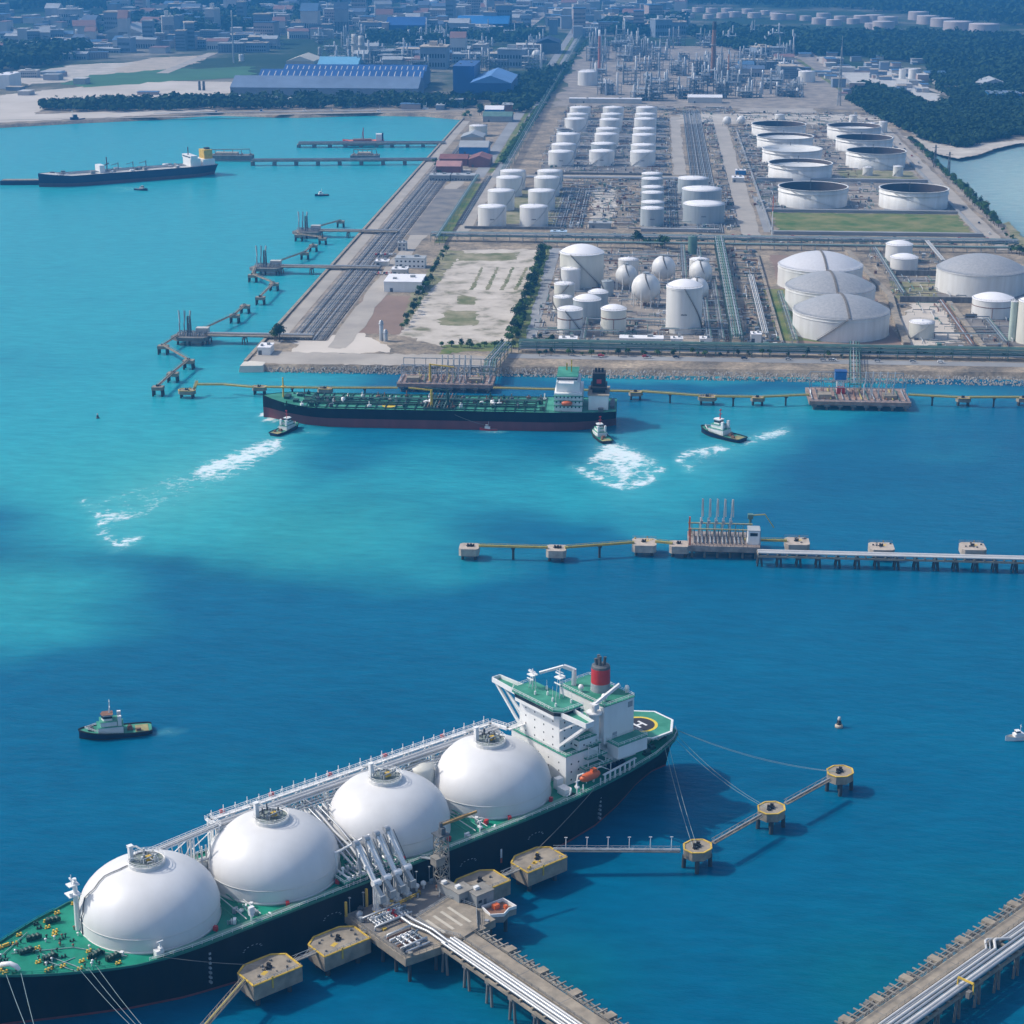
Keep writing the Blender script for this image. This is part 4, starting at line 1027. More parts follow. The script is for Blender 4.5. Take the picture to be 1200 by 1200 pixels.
# foredeck
t = thing  # (alias kept short below)
m = MB(); m.cyl((84, -6, 16.4), (84, -6, 33.5), .95, .6, 12); m.box(82.9, -7.8, 28.6, 86.6, -4.2, 28.9); m.box(83, -7.4, 31.6, 86.2, -4.8, 31.9); m.cyl((85, -6, 31.9), (85, -6, 35), .12); m.bar((84.8, -7.6, 33.2), (84.8, -4.4, 33.2), .3, .5); m.cyl((85.8, -5, 28.9), (85.8, -5, 29.9), .6); m.build('foremast', W, ship)
for x, y, a in ((102, -1.5, 0), (98, 5, .2), (97, -7.5, -.2), (86.5, 10.5, .3), (88, -14, -.3), (83.5, 14.6, .2)):
    z = interp(DZ, x)+.3; m = MB()
    for s in (-1.2, 0, 1.2): m.cyl((x+s*math.cos(a), y+s*math.sin(a)-.7, z+.9), (x+s*math.cos(a), y+s*math.sin(a)+.7, z+.9), .68, n=12)
    m.cbox(x, y, z, 3.8, .8, .6, a); m.cbox(x+1.9, y, z, .8, 1.0, 1.5, a); m.cbox(x-1.9, y+.4, z, .5, .6, 1.1, a); m.build('mooring_winch', DKGREEN, ship)
rn = random.Random(5)
for k in range(46):
    x = rn.uniform(76, 117); b = interp(BD, x)-1.5
    y = rn.uniform(-b, b) if k > 20 else rn.choice((-1, 1))*rn.uniform(b*.75, b)
    if (x-63.9)**2+y*y < 23**2: continue
    z = interp(DZ, x)+.25; m = MB()
    for s in (-.5, .5): m.cyl((x+s, y, z), (x+s, y, z+.7), .26, n=8); m.cyl((x+s, y, z+.7), (x+s, y, z+.8), .32, n=8)
    m.box(x-.9, y-.35, z, x+.9, y+.35, z+.14); m.build('bollard', YEL if k % 3 else DKGREEN, ship)
for k in range(44):
    x = rn.uniform(84, 114); b = interp(BD, x)-3; y = rn.uniform(-b, b); z = interp(DZ, x)+.25; m = MB()
    m.cyl((x, y, z), (x, y, z+.9), .2, n=8); m.lathe(x, y, [(.01, z+1.3), (.4, z+1.1), (.4, z+.9), (.2, z+.8)], 10); m.build('deck_vent', (DKGREEN, W, DKGREEN, RUST)[k % 4], ship)
m = MB(); m.tube([(112, 2, 19.3), (111.4, 3.4, 20.6), (109.8, 5, 21), (108.6, 6.2, 20.3), (108.2, 6.6, 19.2)], .75, 10); m.build('ventilator_cowl', W, ship)
m = MB()
for pts in ([(106, -3, 18.9), (90, 3, 17.5), (80, 16, 17)], [(92, 8, 17.4), (100, 10, 18.3)], [(108, -4, 19), (97, -12, 18)], [(99, 2, 18.4), (92, 17, 17.4)], [(101, 3, 18.4), (94.5, 16.4, 17.6)]): m.tube(pts, .14, 5)
m.build('deck_ropes', ROPE, ship)
m = MB(); m.box(71, 19.3, 16.2, 73.5, 21.3, 18.2); m.build('store_locker', W, ship)
# --- superstructure
def windows(x, y0, y1, z, n, parent, axis='y', w=.9, h=.9, off=.04):
    m = MB()
    for i in range(n):
        q = y0+(y1-y0)*(i+.5)/n
        if axis == 'y': m.box(x-off, q-w/2, z, x+off, q+w/2, z+h)
        else: m.box(q-w/2, x-off, z, q+w/2, x+off, z+h)
    return m.build('window_row', GLASS, parent)
def tier(nm, x0, y0, z0, x1, y1, z1, roof=DECK2, win=True, wall=W):
    m = MB(); m.box(x0, y0, z0, x1, y1, z1); a = m.build(nm, wall, ship)
    m = MB(); m.box(x0-.35, y0-.35, z1, x1+.35, y1+.35, z1+.22); m.build('roof_deck', roof, a)
    m = MB(); m.rail([(x0, y0, z1+.2), (x1, y0, z1+.2), (x1, y1, z1+.2), (x0, y1, z1+.2), (x0, y0, z1+.2)], 1.1, .05, 2.4); m.build('tier_railing', W, a)
    if win:
        k = max(1, int((z1-z0)/2.9))
        for j in range(k):
            zz = z0+1.3+j*2.9
            windows(x1, y0+1, y1-1, zz, max(3, int((y1-y0)/5)), a, 'y', .5, .55)
            windows(y1, x0+.8, x1-.8, zz, max(2, int((x1-x0)/3)), a, 'x', .55, .6)
    return a
tier('accommodation_block', -100.5, -15.5, 16.2, -86, 13.5, 27)
tier('accommodation_tower', -97, -11.5, 27.25, -86.3, 9.6, 39.6)
tier('side_house', -99.5, 9.7, 27.25, -92, 13.2, 31)
tier('aft_house', -121, -16, 16.2, -100.6, 10.5, 21, win=True)
tier('low_engine_house', -119, 12.6, 21.8, -105.5, 18.2, 26.6, win=False)
m = MB(); m.box(-119, -12, 21.25, -104, 10, 25.7); m.build('engine_room_house', W, ship)
tier('engine_casing', -117.8, -11, 25.75, -104, 12.4, 39.8, win=False)
m = MB(); m.box(-117.86, 8.6, 36.6, -117.7, 10.8, 38.4); m.box(-104.1, 8, 36, -103.9, 10, 37.8); m.box(-110, 12.3, 27, -108, 12.5, 29); m.box(-117, 12.3, 36.6, -115, 12.55, 38.6); m.build('ventilation_louvre', STEEL, ship)
tier('link_house', -104, -9, 27.2, -97.1, 6, 34, win=False)
# wheelhouse with its wings
m = MB(); poly = [(-83.8, -11), (-83.8, 9.5), (-86, 12), (-93.5, 12), (-93.5, -13), (-86, -13)]; m.prism(poly, 39.9, 43.2); wh = m.build('wheelhouse', W, ship)
m = MB(); poly2 = [(x+(.12 if x > -90 else -.0), y*1.006) for x, y in poly]; m.prism(poly2, 41.3, 42.5); m.build('bridge_windows', GLASS, wh)
m = MB(); m.prism([(-82.9, -11.5), (-82.9, 10), (-85.4, 12.6), (-94.2, 12.6), (-94.2, -13.6), (-85.4, -13.6)], 43.2, 43.6); m.build('bridge_roof', DECK2, wh)
m = MB(); m.rail([(-82.9, -11.5, 43.6), (-82.9, 10, 43.6), (-85.4, 12.6, 43.6), (-94.2, 12.6, 43.6)], 1.1, .05, 2); m.rail([(-82.9, -11.5, 43.6), (-85.4, -13.6, 43.6), (-94.2, -13.6, 43.6)], 1.1, .05, 2); m.build('roof_railing', W, wh)
for s, yr in ((1, 11.9), (-1, -12.9)):
    ye = 23.6 if s > 0 else -26
    m = MB(); m.prism([(-85.2, yr), (-85.9, ye), (-89.2, ye), (-90.5, yr)], 41.2, 41.6); wg = m.build('bridge_wing', DECK2, ship)
    m = MB(); m.bar((-85.1, yr, 42.1), (-85.8, ye, 42.1), .3, 1.8); m.bar((-90.5, yr, 42.1), (-89.3, ye, 42.1), .3, 1.8); m.bar((-85.8, ye, 42.1), (-89.3, ye, 42.1), .3, 1.8); m.build('wing_bulwark', W, wg)
    m = MB(); yb = 9.4 if s > 0 else -11.3
    for x in (-86.6, -88.9): m.bar((x, ye-s*1.2, 41), (x, yb, 29.5), .7, .9); m.bar((x, ye-s*5.5, 41), (x, yb, 35), .5, .6)
    m.build('wing_strut', W, wg)
m = MB(); m.cyl((-101.5, 10, 27), (-101.5, 10, 37.4), 1.9, n=16); m.lathe(-101.5, 10, [(2.8, 37.4), (2.8, 37.9), (.01, 38)], 16, False); m.cyl((-101.5, 10, 38), (-101.5, 10, 40.6), 1.0); cr = m.build('crane_pedestal', W, ship)
m = MB(); m.bar((-101.5, 10, 40.4), (-109, 14.5, 47.6), 1.0, .9); m.bar((-101.5, 10, 41.5), (-108.6, 14.2, 48), .12); m.build('crane_boom', W, cr)
m = MB(); m.box(-102.6, 8.9, 39, -100.4, 11.4, 41); m.build('crane_cab', W, cr)
m = MB(); m.cyl((-108, -8, 40), (-108, -8, 46), .9, .8, 12); m.bar((-108, -8, 45.6), (-105.6, -10.8, 46.8), 1.3, 1.2); m.bar((-105.6, -10.8, 46.8), (-98.5, -15.5, 44.6), .9, .8); m.build('stores_crane', W, ship)
# funnel
m = MB(); m.lathe(-112.4, 1, [(3.5, 39.9), (3.35, 43)], 28); fu = m.build('funnel', STEEL, ship)
m = MB(); m.lathe(-112.4, 1, [(3.36, 43.0), (3.3, 48.4)], 28); m.build('funnel_band', RED, fu)
m = MB(); m.lathe(-112.4, 1, [(3.3, 48.4), (3.2, 49.2), (2.6, 49.5), (.01, 49.5)], 28, False); m.build('funnel_top', STEELD, fu)
m = MB()
for dx, dy, h_ in ((.9, .6, 53), (-.9, .8, 52.4), (0, -1, 52.8), (1.2, -.9, 51.8)): m.cyl((-112.4+dx, 1+dy, 49.4), (-112.4+dx*1.2, 1+dy*1.2, h_), .55, n=10)
m.build('exhaust_pipe', STEELD, fu)
for x, y, r_ in ((-107, 9, 1.15), (-118, 8.5, .9), (-106, -2, 1.0)): m = MB(); m.lathe(x, y, [(.5, 40), (.5, 40.8), (r_*.8, 41), (r_, 41.7), (r_*.7, 42.5), (.01, 42.8)], 16); m.build('satellite_dome', W, ship)
# masts and radar on the wheelhouse roof
for x, y, hh in ((-92, 3, 10.5), (-90, -9, 7)):
    m = MB()
    for dx, dy in ((-.9, -.9), (.9, -.9), (.9, .9), (-.9, .9)): m.bar((x+dx, y+dy, 43.6), (x+dx*.5, y+dy*.5, 43.6+hh*.7), .22)
    m.cyl((x, y, 43.6+hh*.55), (x, y, 43.6+hh), .18); m.box(x-1.3, y-1.5, 43.6+hh*.68, x+1.3, y+1.5, 43.6+hh*.7+.15); m.bar((x-.2, y-2.4, 43.6+hh*.8), (x-.2, y+2.4, 43.6+hh*.8), .4, .4); m.bar((x+1, y-1.6, 43.6+hh*.5), (x+1, y+1.6, 43.6+hh*.5), .35, .35)
    m.bar((x, y-1.8, 43.6+hh*.9), (x, y+1.8, 43.6+hh*.9), .15); m.build('radar_mast', W, ship)
m = MB()
for x, y in ((-88, 4), (-87, -4), (-92, 9), (-93, -5), (-90, -1), (-86, 8), (-91.5, -12)): m.cyl((x, y, 43.6), (x, y, 44.8), .35); m.cyl((x, y, 44.8), (x, y, 47+(x % 3)), .06)
m.build('roof_fittings', W, ship)
# aft decks, stairs and galleries on the near side
for k, (z, x0, x1, y1) in enumerate(((21.2, -104, -92, 17), (24, -103, -94, 15.5), (28.2, -101, -95, 14.5))):
    m = MB(); m.box(x0, 10.6, z, x1, y1, z+.22); g = m.build('gallery_deck', DECK2, ship)
    m = MB(); m.rail([(x0, 10.8, z+.2), (x0, y1, z+.2), (x1, y1, z+.2), (x1, 10.8, z+.2)], 1.1, .05, 2); m.build('gallery_railing', W, g)
    m = MB(); m.bar((x0+1, y1-.6, z-3), (x0+6, y1-.6, z+.1), .8, .25); m.bar((x0+.5, y1-.3, z-4.8), (x0+.5, y1-.3, z), .25); m.bar((x1-.5, y1-.3, z-4.8), (x1-.5, y1-.3, z), .25); m.build('stair', W, g)
for k in range(7): m = MB(); m.bar((-98-k*2.6, interp(BD, -98-k*2.6)-1.2, 16), (-98-k*2.6, interp(BD, -98-k*2.6)-1.2, 19.4), .5); m.build('boat_deck_post', W, ship)
m = MB(); m.bar((-97, 20.2, 19.4), (-114.5, 17.4, 19.4), .8, .3); m.build('boat_deck_beam', W, ship)
m = MB()
L_ = [(-4.2, .01), (-3.9, .9), (-2.6, 1.45), (0, 1.6), (2.6, 1.45), (3.9, .9), (4.2, .01)]
vs = []; n = 14
for x, r_ in L_:
    for i in range(n): a = 2*math.pi*i/n; vs.append((-91.5+x, 19.6+r_*math.cos(a), 20.6+r_*.98*math.sin(a)))
m.add(vs, [[k*n+i, k*n+(i+1) % n, (k+1)*n+(i+1) % n, (k+1)*n+i][::-1] for k in range(len(L_)-1) for i in range(n)], True)
m.box(-94, 18.9, 21.9, -92, 20.3, 22.9); lb = m.build('lifeboat', ORANGE, ship)
m = MB()
for x in (-95.4, -87.6): m.bar((x, 17, 16.2), (x, 18, 21.5), .5); m.bar((x, 18, 21.5), (x, 20.8, 23.4), .4); m.bar((x, 20.6, 16.2), (x, 20.6, 19), .3)
m.build('davit', W, ship)
m = MB(); m.box(-83.5, 15.5, 16.2, -80.5, 19.5, 18.6); m.box(-84.5, 12, 16.2, -81.8, 14, 20); m.build('deck_locker', W, ship)
m = MB()
for k, q in enumerate((-106, -108, -110, -112)): m.box(q, 13.5, 16.2, q+1.4, 15, 18.4)
m.build('gas_bottle_rack', NAVY, ship)
m = MB(); m.tube([(-84, 17, 16.6), (-82, 20, 17), (-78, 21.4, 16.8)], .2); m.bar((-82, 19, 16.4), (-80.5, 22.6, 20.6), .3); m.bar((-80.5, 22.6, 20.6), (-79, 23.5, 19), .2); m.build('accommodation_ladder_crane', W, ship)
# helideck
hc = (-132.4, 0); m = MB(); oc = [(hc[0]+13.2*math.cos(a+math.pi/8)*(1.0 if math.cos(a+math.pi/8) < 0 else .85), 12.6*math.sin(a+math.pi/8)) for a in [i*math.pi/4 for i in range(8)]]
m.prism(oc, 20.0, 20.5); hd = m.build('helideck', DECK2, ship)
m = MB(); n_ = len(oc)
for i in range(n_):
    p, q = oc[i], oc[(i+1) % n_]; c_ = hc
    P_ = [(p[0], p[1]), (q[0], q[1]), (c_[0]+(q[0]-c_[0])*.93, c_[1]+(q[1]-c_[1])*.93), (c_[0]+(p[0]-c_[0])*.93, c_[1]+(p[1]-c_[1])*.93)]
    m.add([(x, y, 20.53) for x, y in P_], [[0, 1, 2, 3]])
m.build('edge_line', W, hd)
m = MB(); m.lathe(hc[0], hc[1], [(6.6, 20.54), (5.5, 20.54)], 40, False); m.build('landing_ring', mat('heli_yellow', (.75, .55, .04), .5, .05, .2), hd)
m = MB(); m.lathe(hc[0], hc[1], [(5.5, 20.54), (.01, 20.54)], 40, False); m.build('landing_disc', mat('heli_black', (.03, .025, .03), .6, .2, .3), hd)
m = MB()
for (a_, b_) in (((-1.9, -2.3), (-1.0, 2.3)), ((1.0, -2.3), (1.9, 2.3)), ((-1.0, -.42), (1.0, .42))): m.box(hc[0]+a_[0], hc[1]+a_[1], 20.56, hc[0]+b_[0], hc[1]+b_[1], 20.57)
m.build('letter_h', W, hd)
m = MB(); m.rail([(x, y, 19.6) for x, y in oc+[oc[0]]], .8, .06, 1.5)
for i in range(8): m.bar((oc[i][0]*.5+hc[0]*.5, oc[i][1]*.6, 16.2), (oc[i][0], oc[i][1]*.9, 20), .4)
for i in range(8): m.bar((hc[0]+(oc[i][0]-hc[0])*.55, oc[i][1]*.55, 16.2), (hc[0]+(oc[i][0]-hc[0])*.55, oc[i][1]*.55, 20), .5)
m.build('helideck_frame', W, hd)
for x, y in ((-128, 11), (-137, 7), (-128, -11), (-124, 13)):
    m = MB(); m.cyl((x-1, y, 17.2), (x+1, y, 17.2), .9); m.box(x-1.5, y-.8, 16.2, x+1.5, y+.8, 16.9); m.build('mooring_winch', DKGREEN, ship)
# draught marks and hull details: white ticks, small scuppers
m = MB()
for x in (-49.5,): m.box(x-.35, 24.0, 6.2, x+.35, 24.06, 9.4)
m.build('hull_mark', W, ship)
m = MB()
for x in (-49.5,): m.box(x-.35, 24.0, 4.4, x+.35, 24.06, 6.0)
m.build('hull_mark', ORANGE, ship)
m = MB()
for x0 in (-64, -36, 16, 44):
    for q in range(7):
        a = q/6*math.pi; m.box(x0+3*math.cos(a)-.3, 24.0, 9+1.2*math.sin(a), x0+3*math.cos(a)+.3, 24.05, 9.2+1.2*math.sin(a))
m.build('tug_mark', STEEL, ship)
# ------------------------------------------------------------------ jetties and dolphins
def local(o, x, y):
    """metres of the world in the frame of an Empty"""
    dx, dy = x-o.location.x, y-o.location.y; a = -o.rotation_euler.z
    return (dx*math.cos(a)-dy*math.sin(a), dx*math.sin(a)+dy*math.cos(a))
def dolphin(label, x, y, top, poly, rz=0.0, thick=3.0, mt=None, rim=True, fender=None, hooks=1, group=None, piles=None, depth=-2.0):
    t = thing('mooring_dolphin', label, 'dolphin', (x, y, 0), rz, group)
    m = MB(); m.prism(poly, top-thick, top); m.build('cap', mt or CONC2, t)
    if rim:
        m = MB(); n = len(poly)
        for i in range(n):
            p, q = poly[i], poly[(i+1) % n]; m.bar((p[0]*.985, p[1]*.985, top+.12), (q[0]*.985, q[1]*.985, top+.12), .55, .26)
        m.build('kerb', YEL, t)
    w_ = max(p[0] for p in poly); d0 = min(p[1] for p in poly); d1 = max(p[1] for p in poly)
    for px_, py_ in (piles or [(-w_*.62, d0+(d1-d0)*.25), (w_*.62, d0+(d1-d0)*.25), (-w_*.62, d0+(d1-d0)*.75), (w_*.62, d0+(d1-d0)*.75)]):
        m = MB(); m.cyl((px_*1.1, py_, depth), (px_, py_, top-thick+.1), .7, n=8); m.build('pile', PILE, t)
    cy = (d0+d1)/2
    for h_ in range(hooks):
        m = MB(); m.cbox(-.4+h_*1.6, cy, top, 1.7, 1.5, .5, .5); m.cbox(-.6+h_*1.6, cy-.3, top+.5, .7, 1.1, .9, .4); m.cyl((.5+h_*1.6, cy+.5, top), (.5+h_*1.6, cy+.5, top+1.1), .35); m.build('mooring_hook', BLK, t)
    if w_ > 5:
        m = MB(); m.cbox(w_*.25, cy+1.6, top+.004, 2.2, 1.4, .02, .4); m.build('floor_marking', YEL, t)
        rd_ = random.Random(int(x*7+y)); m = MB()
        for q in range(7): m.cbox(rd_.uniform(-w_*.8, w_*.8), rd_.uniform(d0*.6, d1*.85), top, rd_.uniform(.3, .9), rd_.uniform(.3, .8), rd_.uniform(.25, .8), rd_.random())
        m.build('deck_fittings', (STEELD, YEL, CONCD)[int(abs(x)) % 3], t)
        m = MB(); m.rail([(w_*.97, d1*.95, top), (-w_*.97, d1*.95, top)], 1.1, .05, 2); m.build('railing', STEEL, t)
        m = MB(); m.box(w_*.2, d1, top-2.9, w_*.2+.5, d1+.2, top+.9); m.build('ladder', YEL, t)
    if fender:
        m = MB(); m.box(-2.4, d0-1.6, top-5.5, 2.4, d0-.1, top-.6); m.build('fender', BLK, t)
    return t
def walk(label, a, b, z, w=1.6, mt=None, z2=None, pipes=0, truss=True, px=False, group=None, pmat=None, posts=0, name='walkway'):
    a = Vector(at(*a, z) if px else a[:2]); b = Vector(at(*b, z) if px else b[:2]); d = b-a; L = d.length
    t = thing(name, label, 'walkway', (a.x, a.y, 0), math.atan2(d.y, d.x), group); z2 = z if z2 is None else z2
    m = MB(); m.bar((0, 0, z), (L, 0, z2), w, .35); m.build('deck', mt or CONC, t)
    m = MB()
    for s in (-1, 1):
        m.bar((0, s*w/2, z+1.2), (L, s*w/2, z2+1.2), .12)
        if truss:
            k = max(2, int(L/4))
            for i in range(k): m.bar((L*i/k, s*w/2, z+(z2-z)*i/k), (L*(i+.5)/k, s*w/2, z+1.2+(z2-z)*i/k), .09); m.bar((L*(i+.5)/k, s*w/2, z+1.2+(z2-z)*i/k), (L*(i+1)/k, s*w/2, z+(z2-z)*(i+1)/k), .09)
    m.build('railing', mt or STEEL, t)
    for j in range(pipes):
        m = MB(); y = (j-(pipes-1)/2)*.75; m.cyl((0, y, z+.5), (L, y, z2+.5), .28, n=6); m.build('pipe', pmat or YELP, t)
    for j in range(posts):
        x = L*(j+1)/(posts+1); m = MB(); m.cyl((x, 0, -2), (x, 0, z-.2), .6, n=8); m.box(x-.9, -w*.7, z-.9, x+.9, w*.7, z-.18); m.build('pile', PILE, t)
    return t
HEX = [(-8.2, -3.0), (-4.6, -5.6), (4.6, -5.6), (8.2, -3.0), (8.2, 5.6), (-8.2, 5.6)]
OCT = [(5.2*math.cos(a), 4.6*math.sin(a)) for a in [math.pi/8+i*math.pi/4 for i in range(8)]]
BG = 'breasting dolphins beside the gas carrier'
# the local frame of dolphins: y grows away from the ship
NRZ = math.atan2(SL[1], SL[0])-math.pi/2
for X, lab in ((45.5, 'yellow-edged breasting dolphin nearest the bow of the gas carrier'), (21.5, 'yellow-edged breasting dolphin between the loading platform and its neighbour towards the bow'), (-32, 'yellow-edged breasting dolphin right behind the gangway tower'), (-55.5, 'yellow-edged breasting dolphin where the long pipe walkway starts')):
    p = sw(X, 34.6); dolphin(lab, p[0], p[1], 8.4, HEX, NRZ, 4.8, CONC2, fender=True, hooks=1, group=BG, depth=-3)
MG = 'outer mooring dolphins off the stern'
for (x, y), lab in ((at(817.5, 992, 7.4), 'octagonal mooring dolphin at the end of the pipe walkway, with two lines to the stern'), (at(904, 947, 7.4), 'octagonal mooring dolphin between two walkways off the stern'), (at(984.5, 904, 7.4), 'outermost octagonal mooring dolphin off the stern')):
    dolphin(lab, x, y, 7.4, OCT, NRZ+.1, 3.0, CONC2, hooks=2, group=MG, piles=[(-3.2, -2.8), (3.2, -2.8), (-3.2, 2.8), (3.2, 2.8), (0, 0)])
p = at(196, 1243, 8); dolphin('octagonal mooring dolphin ahead of the bow', p[0], p[1], 8.2, OCT, NRZ, 4.4, CONC2, hooks=2)
p2 = at(44, 1236, 8); dolphin('octagonal mooring dolphin off the bow where two lines end', p2[0], p2[1], 8.2, OCT, NRZ, 2.6, CONC2, hooks=2)
A_ = sw(-63.5, 33.5); B_ = at(797, 996, 8); walk('straight pipe walkway with lamp posts from the breasting dolphin to the outer dolphin', A_, B_, 8.2, 1.9, z2=7.6, pipes=2, pmat=SILV)
o_ = [q for q in COL.objects if q.get('category') == 'walkway'][-1]; Lw = math.hypot(B_[0]-A_[0], B_[1]-A_[1])
for q in range(6): m = MB(); m.cyl((Lw*(q+.6)/6, 1.0, 8.2), (Lw*(q+.6)/6, 1.0, 12.2), .12); m.bar((Lw*(q+.6)/6-.5, 1, 12.2), (Lw*(q+.6)/6+.5, 1, 12.2), .2); m.build('lamp_post', W, o_)
walk('sloping walkway between the first and second outer dolphins', at(836, 988, 7.4), at(892, 956, 7.4), 7.5, 1.7, CONC2, pipes=1, pmat=SILV)
walk('sloping walkway reaching the outermost dolphin', at(921, 942, 7.4), at(972, 914, 7.4), 7.5, 1.7, CONC2, pipes=1, pmat=SILV)
walk('short walkway between the two bow breasting dolphins', sw(37.4, 36), sw(29.6, 36), 8.3, 1.6)
walk('short walkway between the two stern breasting dolphins', sw(-40.2, 36), sw(-47.4, 36), 8.3, 1.6)
walk('short walkway from bow breasting dolphin to loading platform', sw(13.4, 36), sw(12.3, 36), 8.4, 1.6)
walk('yellow-railed walkway from the bow dolphin towards the bottom edge of the picture', at(287, 1150, 8), at(212, 1236, 8), 8.2, 1.6, CONC2, pipes=1, pmat=YELP)
# --- loading platform
pf = thing('loading_platform', 'concrete jetty platform with loading pipes alongside the gas carrier', 'jetty', sw(0, 0), SRZ)
m = MB(); m.prism([(12.4, 25.2), (12.4, 56.6), (-2, 58), (-21.5, 56), (-21.5, 25.2)], 6.4, 9.0); m.build('deck_slab', CONC2, pf)
m = MB(); m.prism([(11.4, 26), (11.4, 40), (-20.8, 40), (-20.8, 26)], 9.0, 9.06); m.prism([(11.2, 43), (11.2, 55.5), (1.2, 55.5), (1.2, 43)], 9.0, 9.05); m.build('dark_bay', ASPH, pf)
m = MB(); m.prism([(-2.2, 41.9), (-16.8, 38.6), (-20, 48.5), (-13.2, 58), (-6, 59.5), (-1.8, 51)], 9.0, 10.2); rd = m.build('road_deck', CONC2, pf)
m = MB(); m.rail([(-2.2, 41.9, 10.2), (-16.8, 38.6, 10.2), (-20, 48.5, 10.2), (-13.6, 57.2, 10.2)], 1.1, .05, 2); m.rail([(-6, 59, 10.2), (-1.8, 51, 10.2), (-2.2, 41.9, 10.2)], 1.1, .05, 2); m.build('railing', STEEL, rd)
m = MB()
for q in range(4): m.box(-14+q*3.2, 43+q*.6, 10.2, -13+q*3.2, 54, 10.215)
m.build('painted_bays', mat('pale_marking', (.5, .46, .38), .8, .1, .3), rd)
m = MB(); m.rail([(12.2, 25.4, 9), (12.2, 56.4, 9), (-1.8, 57.8, 9)], 1.1, .05, 2.2); m.build('railing', CONC, pf)
for q in range(4):
    for r_ in range(5): m = MB(); x, y = 10-q*9.6, 28+r_*6.8; m.cyl((x, y, -3), (x, y, 6.5), .55, n=8); m.build('pile', PILE, pf)
rn = random.Random(21)
for k in range(16):   # manifold spools on the bay
    m = MB(); x = 9-k*1.05 if k < 12 else 9-(k-12)*2; y = 33.2 if k < 12 else 47
    m.cyl((x, y, 10.1), (x, y+4.5 if k < 12 else y+5.5, 10.1), .32, n=8)
    for e in (0, 1.6, 3.4): m.cyl((x, y+e, 10.1), (x, y+e+.22, 10.1), .6, n=10)
    m.cyl((x, y+2.4, 10.1), (x, y+2.4, 11.4), .22); m.cyl((x-.4, y+2.4, 11.4), (x+.4, y+2.4, 11.4), .3)
    m.build('spool_pipe', (SILV, W, SILV, RED if k in (4, 7, 13) else PBLUE)[k % 4], pf)
rq = random.Random(31)
for k in range(26):
    m = MB(); x = rq.uniform(-20, 11.5); y = rq.choice((rq.uniform(26, 31.5), rq.uniform(39, 42), rq.uniform(53, 56)))
    if -17 < x < -3 and y > 38: continue
    m.cbox(x, y, 9.0, rq.uniform(.4, 1.6), rq.uniform(.4, 1.4), rq.uniform(.4, 1.8), rq.random()); m.build('deck_cabinet', (STEEL, STEELD, YEL, CONC, RUST, SILV)[k % 6], pf)
for k in range(7): m = MB(); x = 10.8-k*5; m.cyl((x, 25.8, 9), (x, 25.8, 14.5), .1); m.box(x-.3, 25.5, 14.5, x+.3, 26.2, 14.7); m.build('lamp_post', STEEL, pf)
for k in range(9): m = MB(); y = 43.8+k*1.35; m.cyl((2.2, y, 9.7), (10.8, y, 9.7), .2+.08*(k % 3), n=6); m.build('bay_pipe', (SILV, RUST, W, PBLUE)[k % 4], pf)
for (y, xa, xb) in ((32.2, 10.5, -3), (38.6, 10.5, -3), (44.6, 10.4, 2), (53, 10.4, 2)): m = MB(); m.tube([(xa, y, 9.3), (xa, y, 10.5), (xb, y, 10.5), (xb, y, 9.3)], .35); m.build('header_pipe', SILV, pf)
m = MB(); m.tube([(-.5, 59, 10.2), (-.5, 50, 10.2), (1, 44, 10.2), (1, 38, 10.2)], .5); m.tube([(-2, 59, 10.1), (-1.2, 52, 11.3), (0, 43, 11.3), (-1, 38, 10.2)], .45); m.build('transfer_pipe', SILV, pf)
m = MB(); m.box(3.9, 24.9, 9, 4.5, 25.6, 15); m.box(12.2, 26, 9, 12.8, 26.6, 14); m.build('ladder_post', YEL, pf)
m = MB(); m.lathe(9.5, 29, [(1.1, 9), (1.1, 10.6), (.01, 11.2)], 12); m.build('drain_vessel', SILV, pf)
for x_ in (-13, -15.6): m = MB(); m.lathe(x_, 27.5, [(.4, 9), (.4, 10), (.9, 10.4), (.9, 11.2), (.01, 11.8)], 12); m.build('drain_vessel', W, pf)
m = MB(); m.rail([(5.5, 30.8, 9), (5.5, 32, 9), (-12.5, 30.2, 9), (-12.5, 29, 9)], 1.3, .1, 2); m.build('yellow_rail', YEL, pf)
for k, (x, y, sx, sy, h_) in enumerate(((-20.2, 40.8, 5.5, 5, 4.2), (-24.4, 44.6, 6.5, 5.5, 4), (-19.6, 34.6, 3, 6.5, 3.2))):
    b_ = thing('control_cabin', ['grey flat-roofed cabin beside the gangway tower', 'grey cabin with rooftop units, farthest from the ship', 'low grey switch house at the foot of the gangway tower'][k], 'cabin', sw(x, y, 9.0), SRZ)
    m = MB(); m.cbox(0, 0, .0, sx, sy, h_); m.build('wall', WALLG, b_)
    m = MB(); m.cbox(0, 0, h_, sx+.5, sy+.5, .25); rf_ = m.build('roof', CONC, b_)
    m = MB(); m.cbox(.8, -.6, h_+.25, 1.6, 1.2, .9); m.build('roof_unit', W, rf_)
    m = MB(); m.box(-.5, sy/2, .1, .5, sy/2+.05, 2.1); m.build('door', STEELD, b_)
    m = MB(); m.box(sx*.2, sy/2, 1.2, sx*.4, sy/2+.05, 2.2); m.build('window', GLASS, b_)
b_ = thing('service_platform', 'small platform with a red floor and white parapet off the loading platform', 'platform', sw(-26, 51.5), SRZ)
pl = [(-4.5, -3), (3.5, -3.5), (4.5, 2), (1, 4.2), (-2.2, 2.6), (-4.8, 3)]
m = MB(); m.prism(pl, 6.5, 8.6); m.build('slab', CONC, b_)
m = MB(); m.prism([(x*.86, y*.86) for x, y in pl], 8.6, 8.64); m.build('red_floor', RUST, b_)
m = MB()
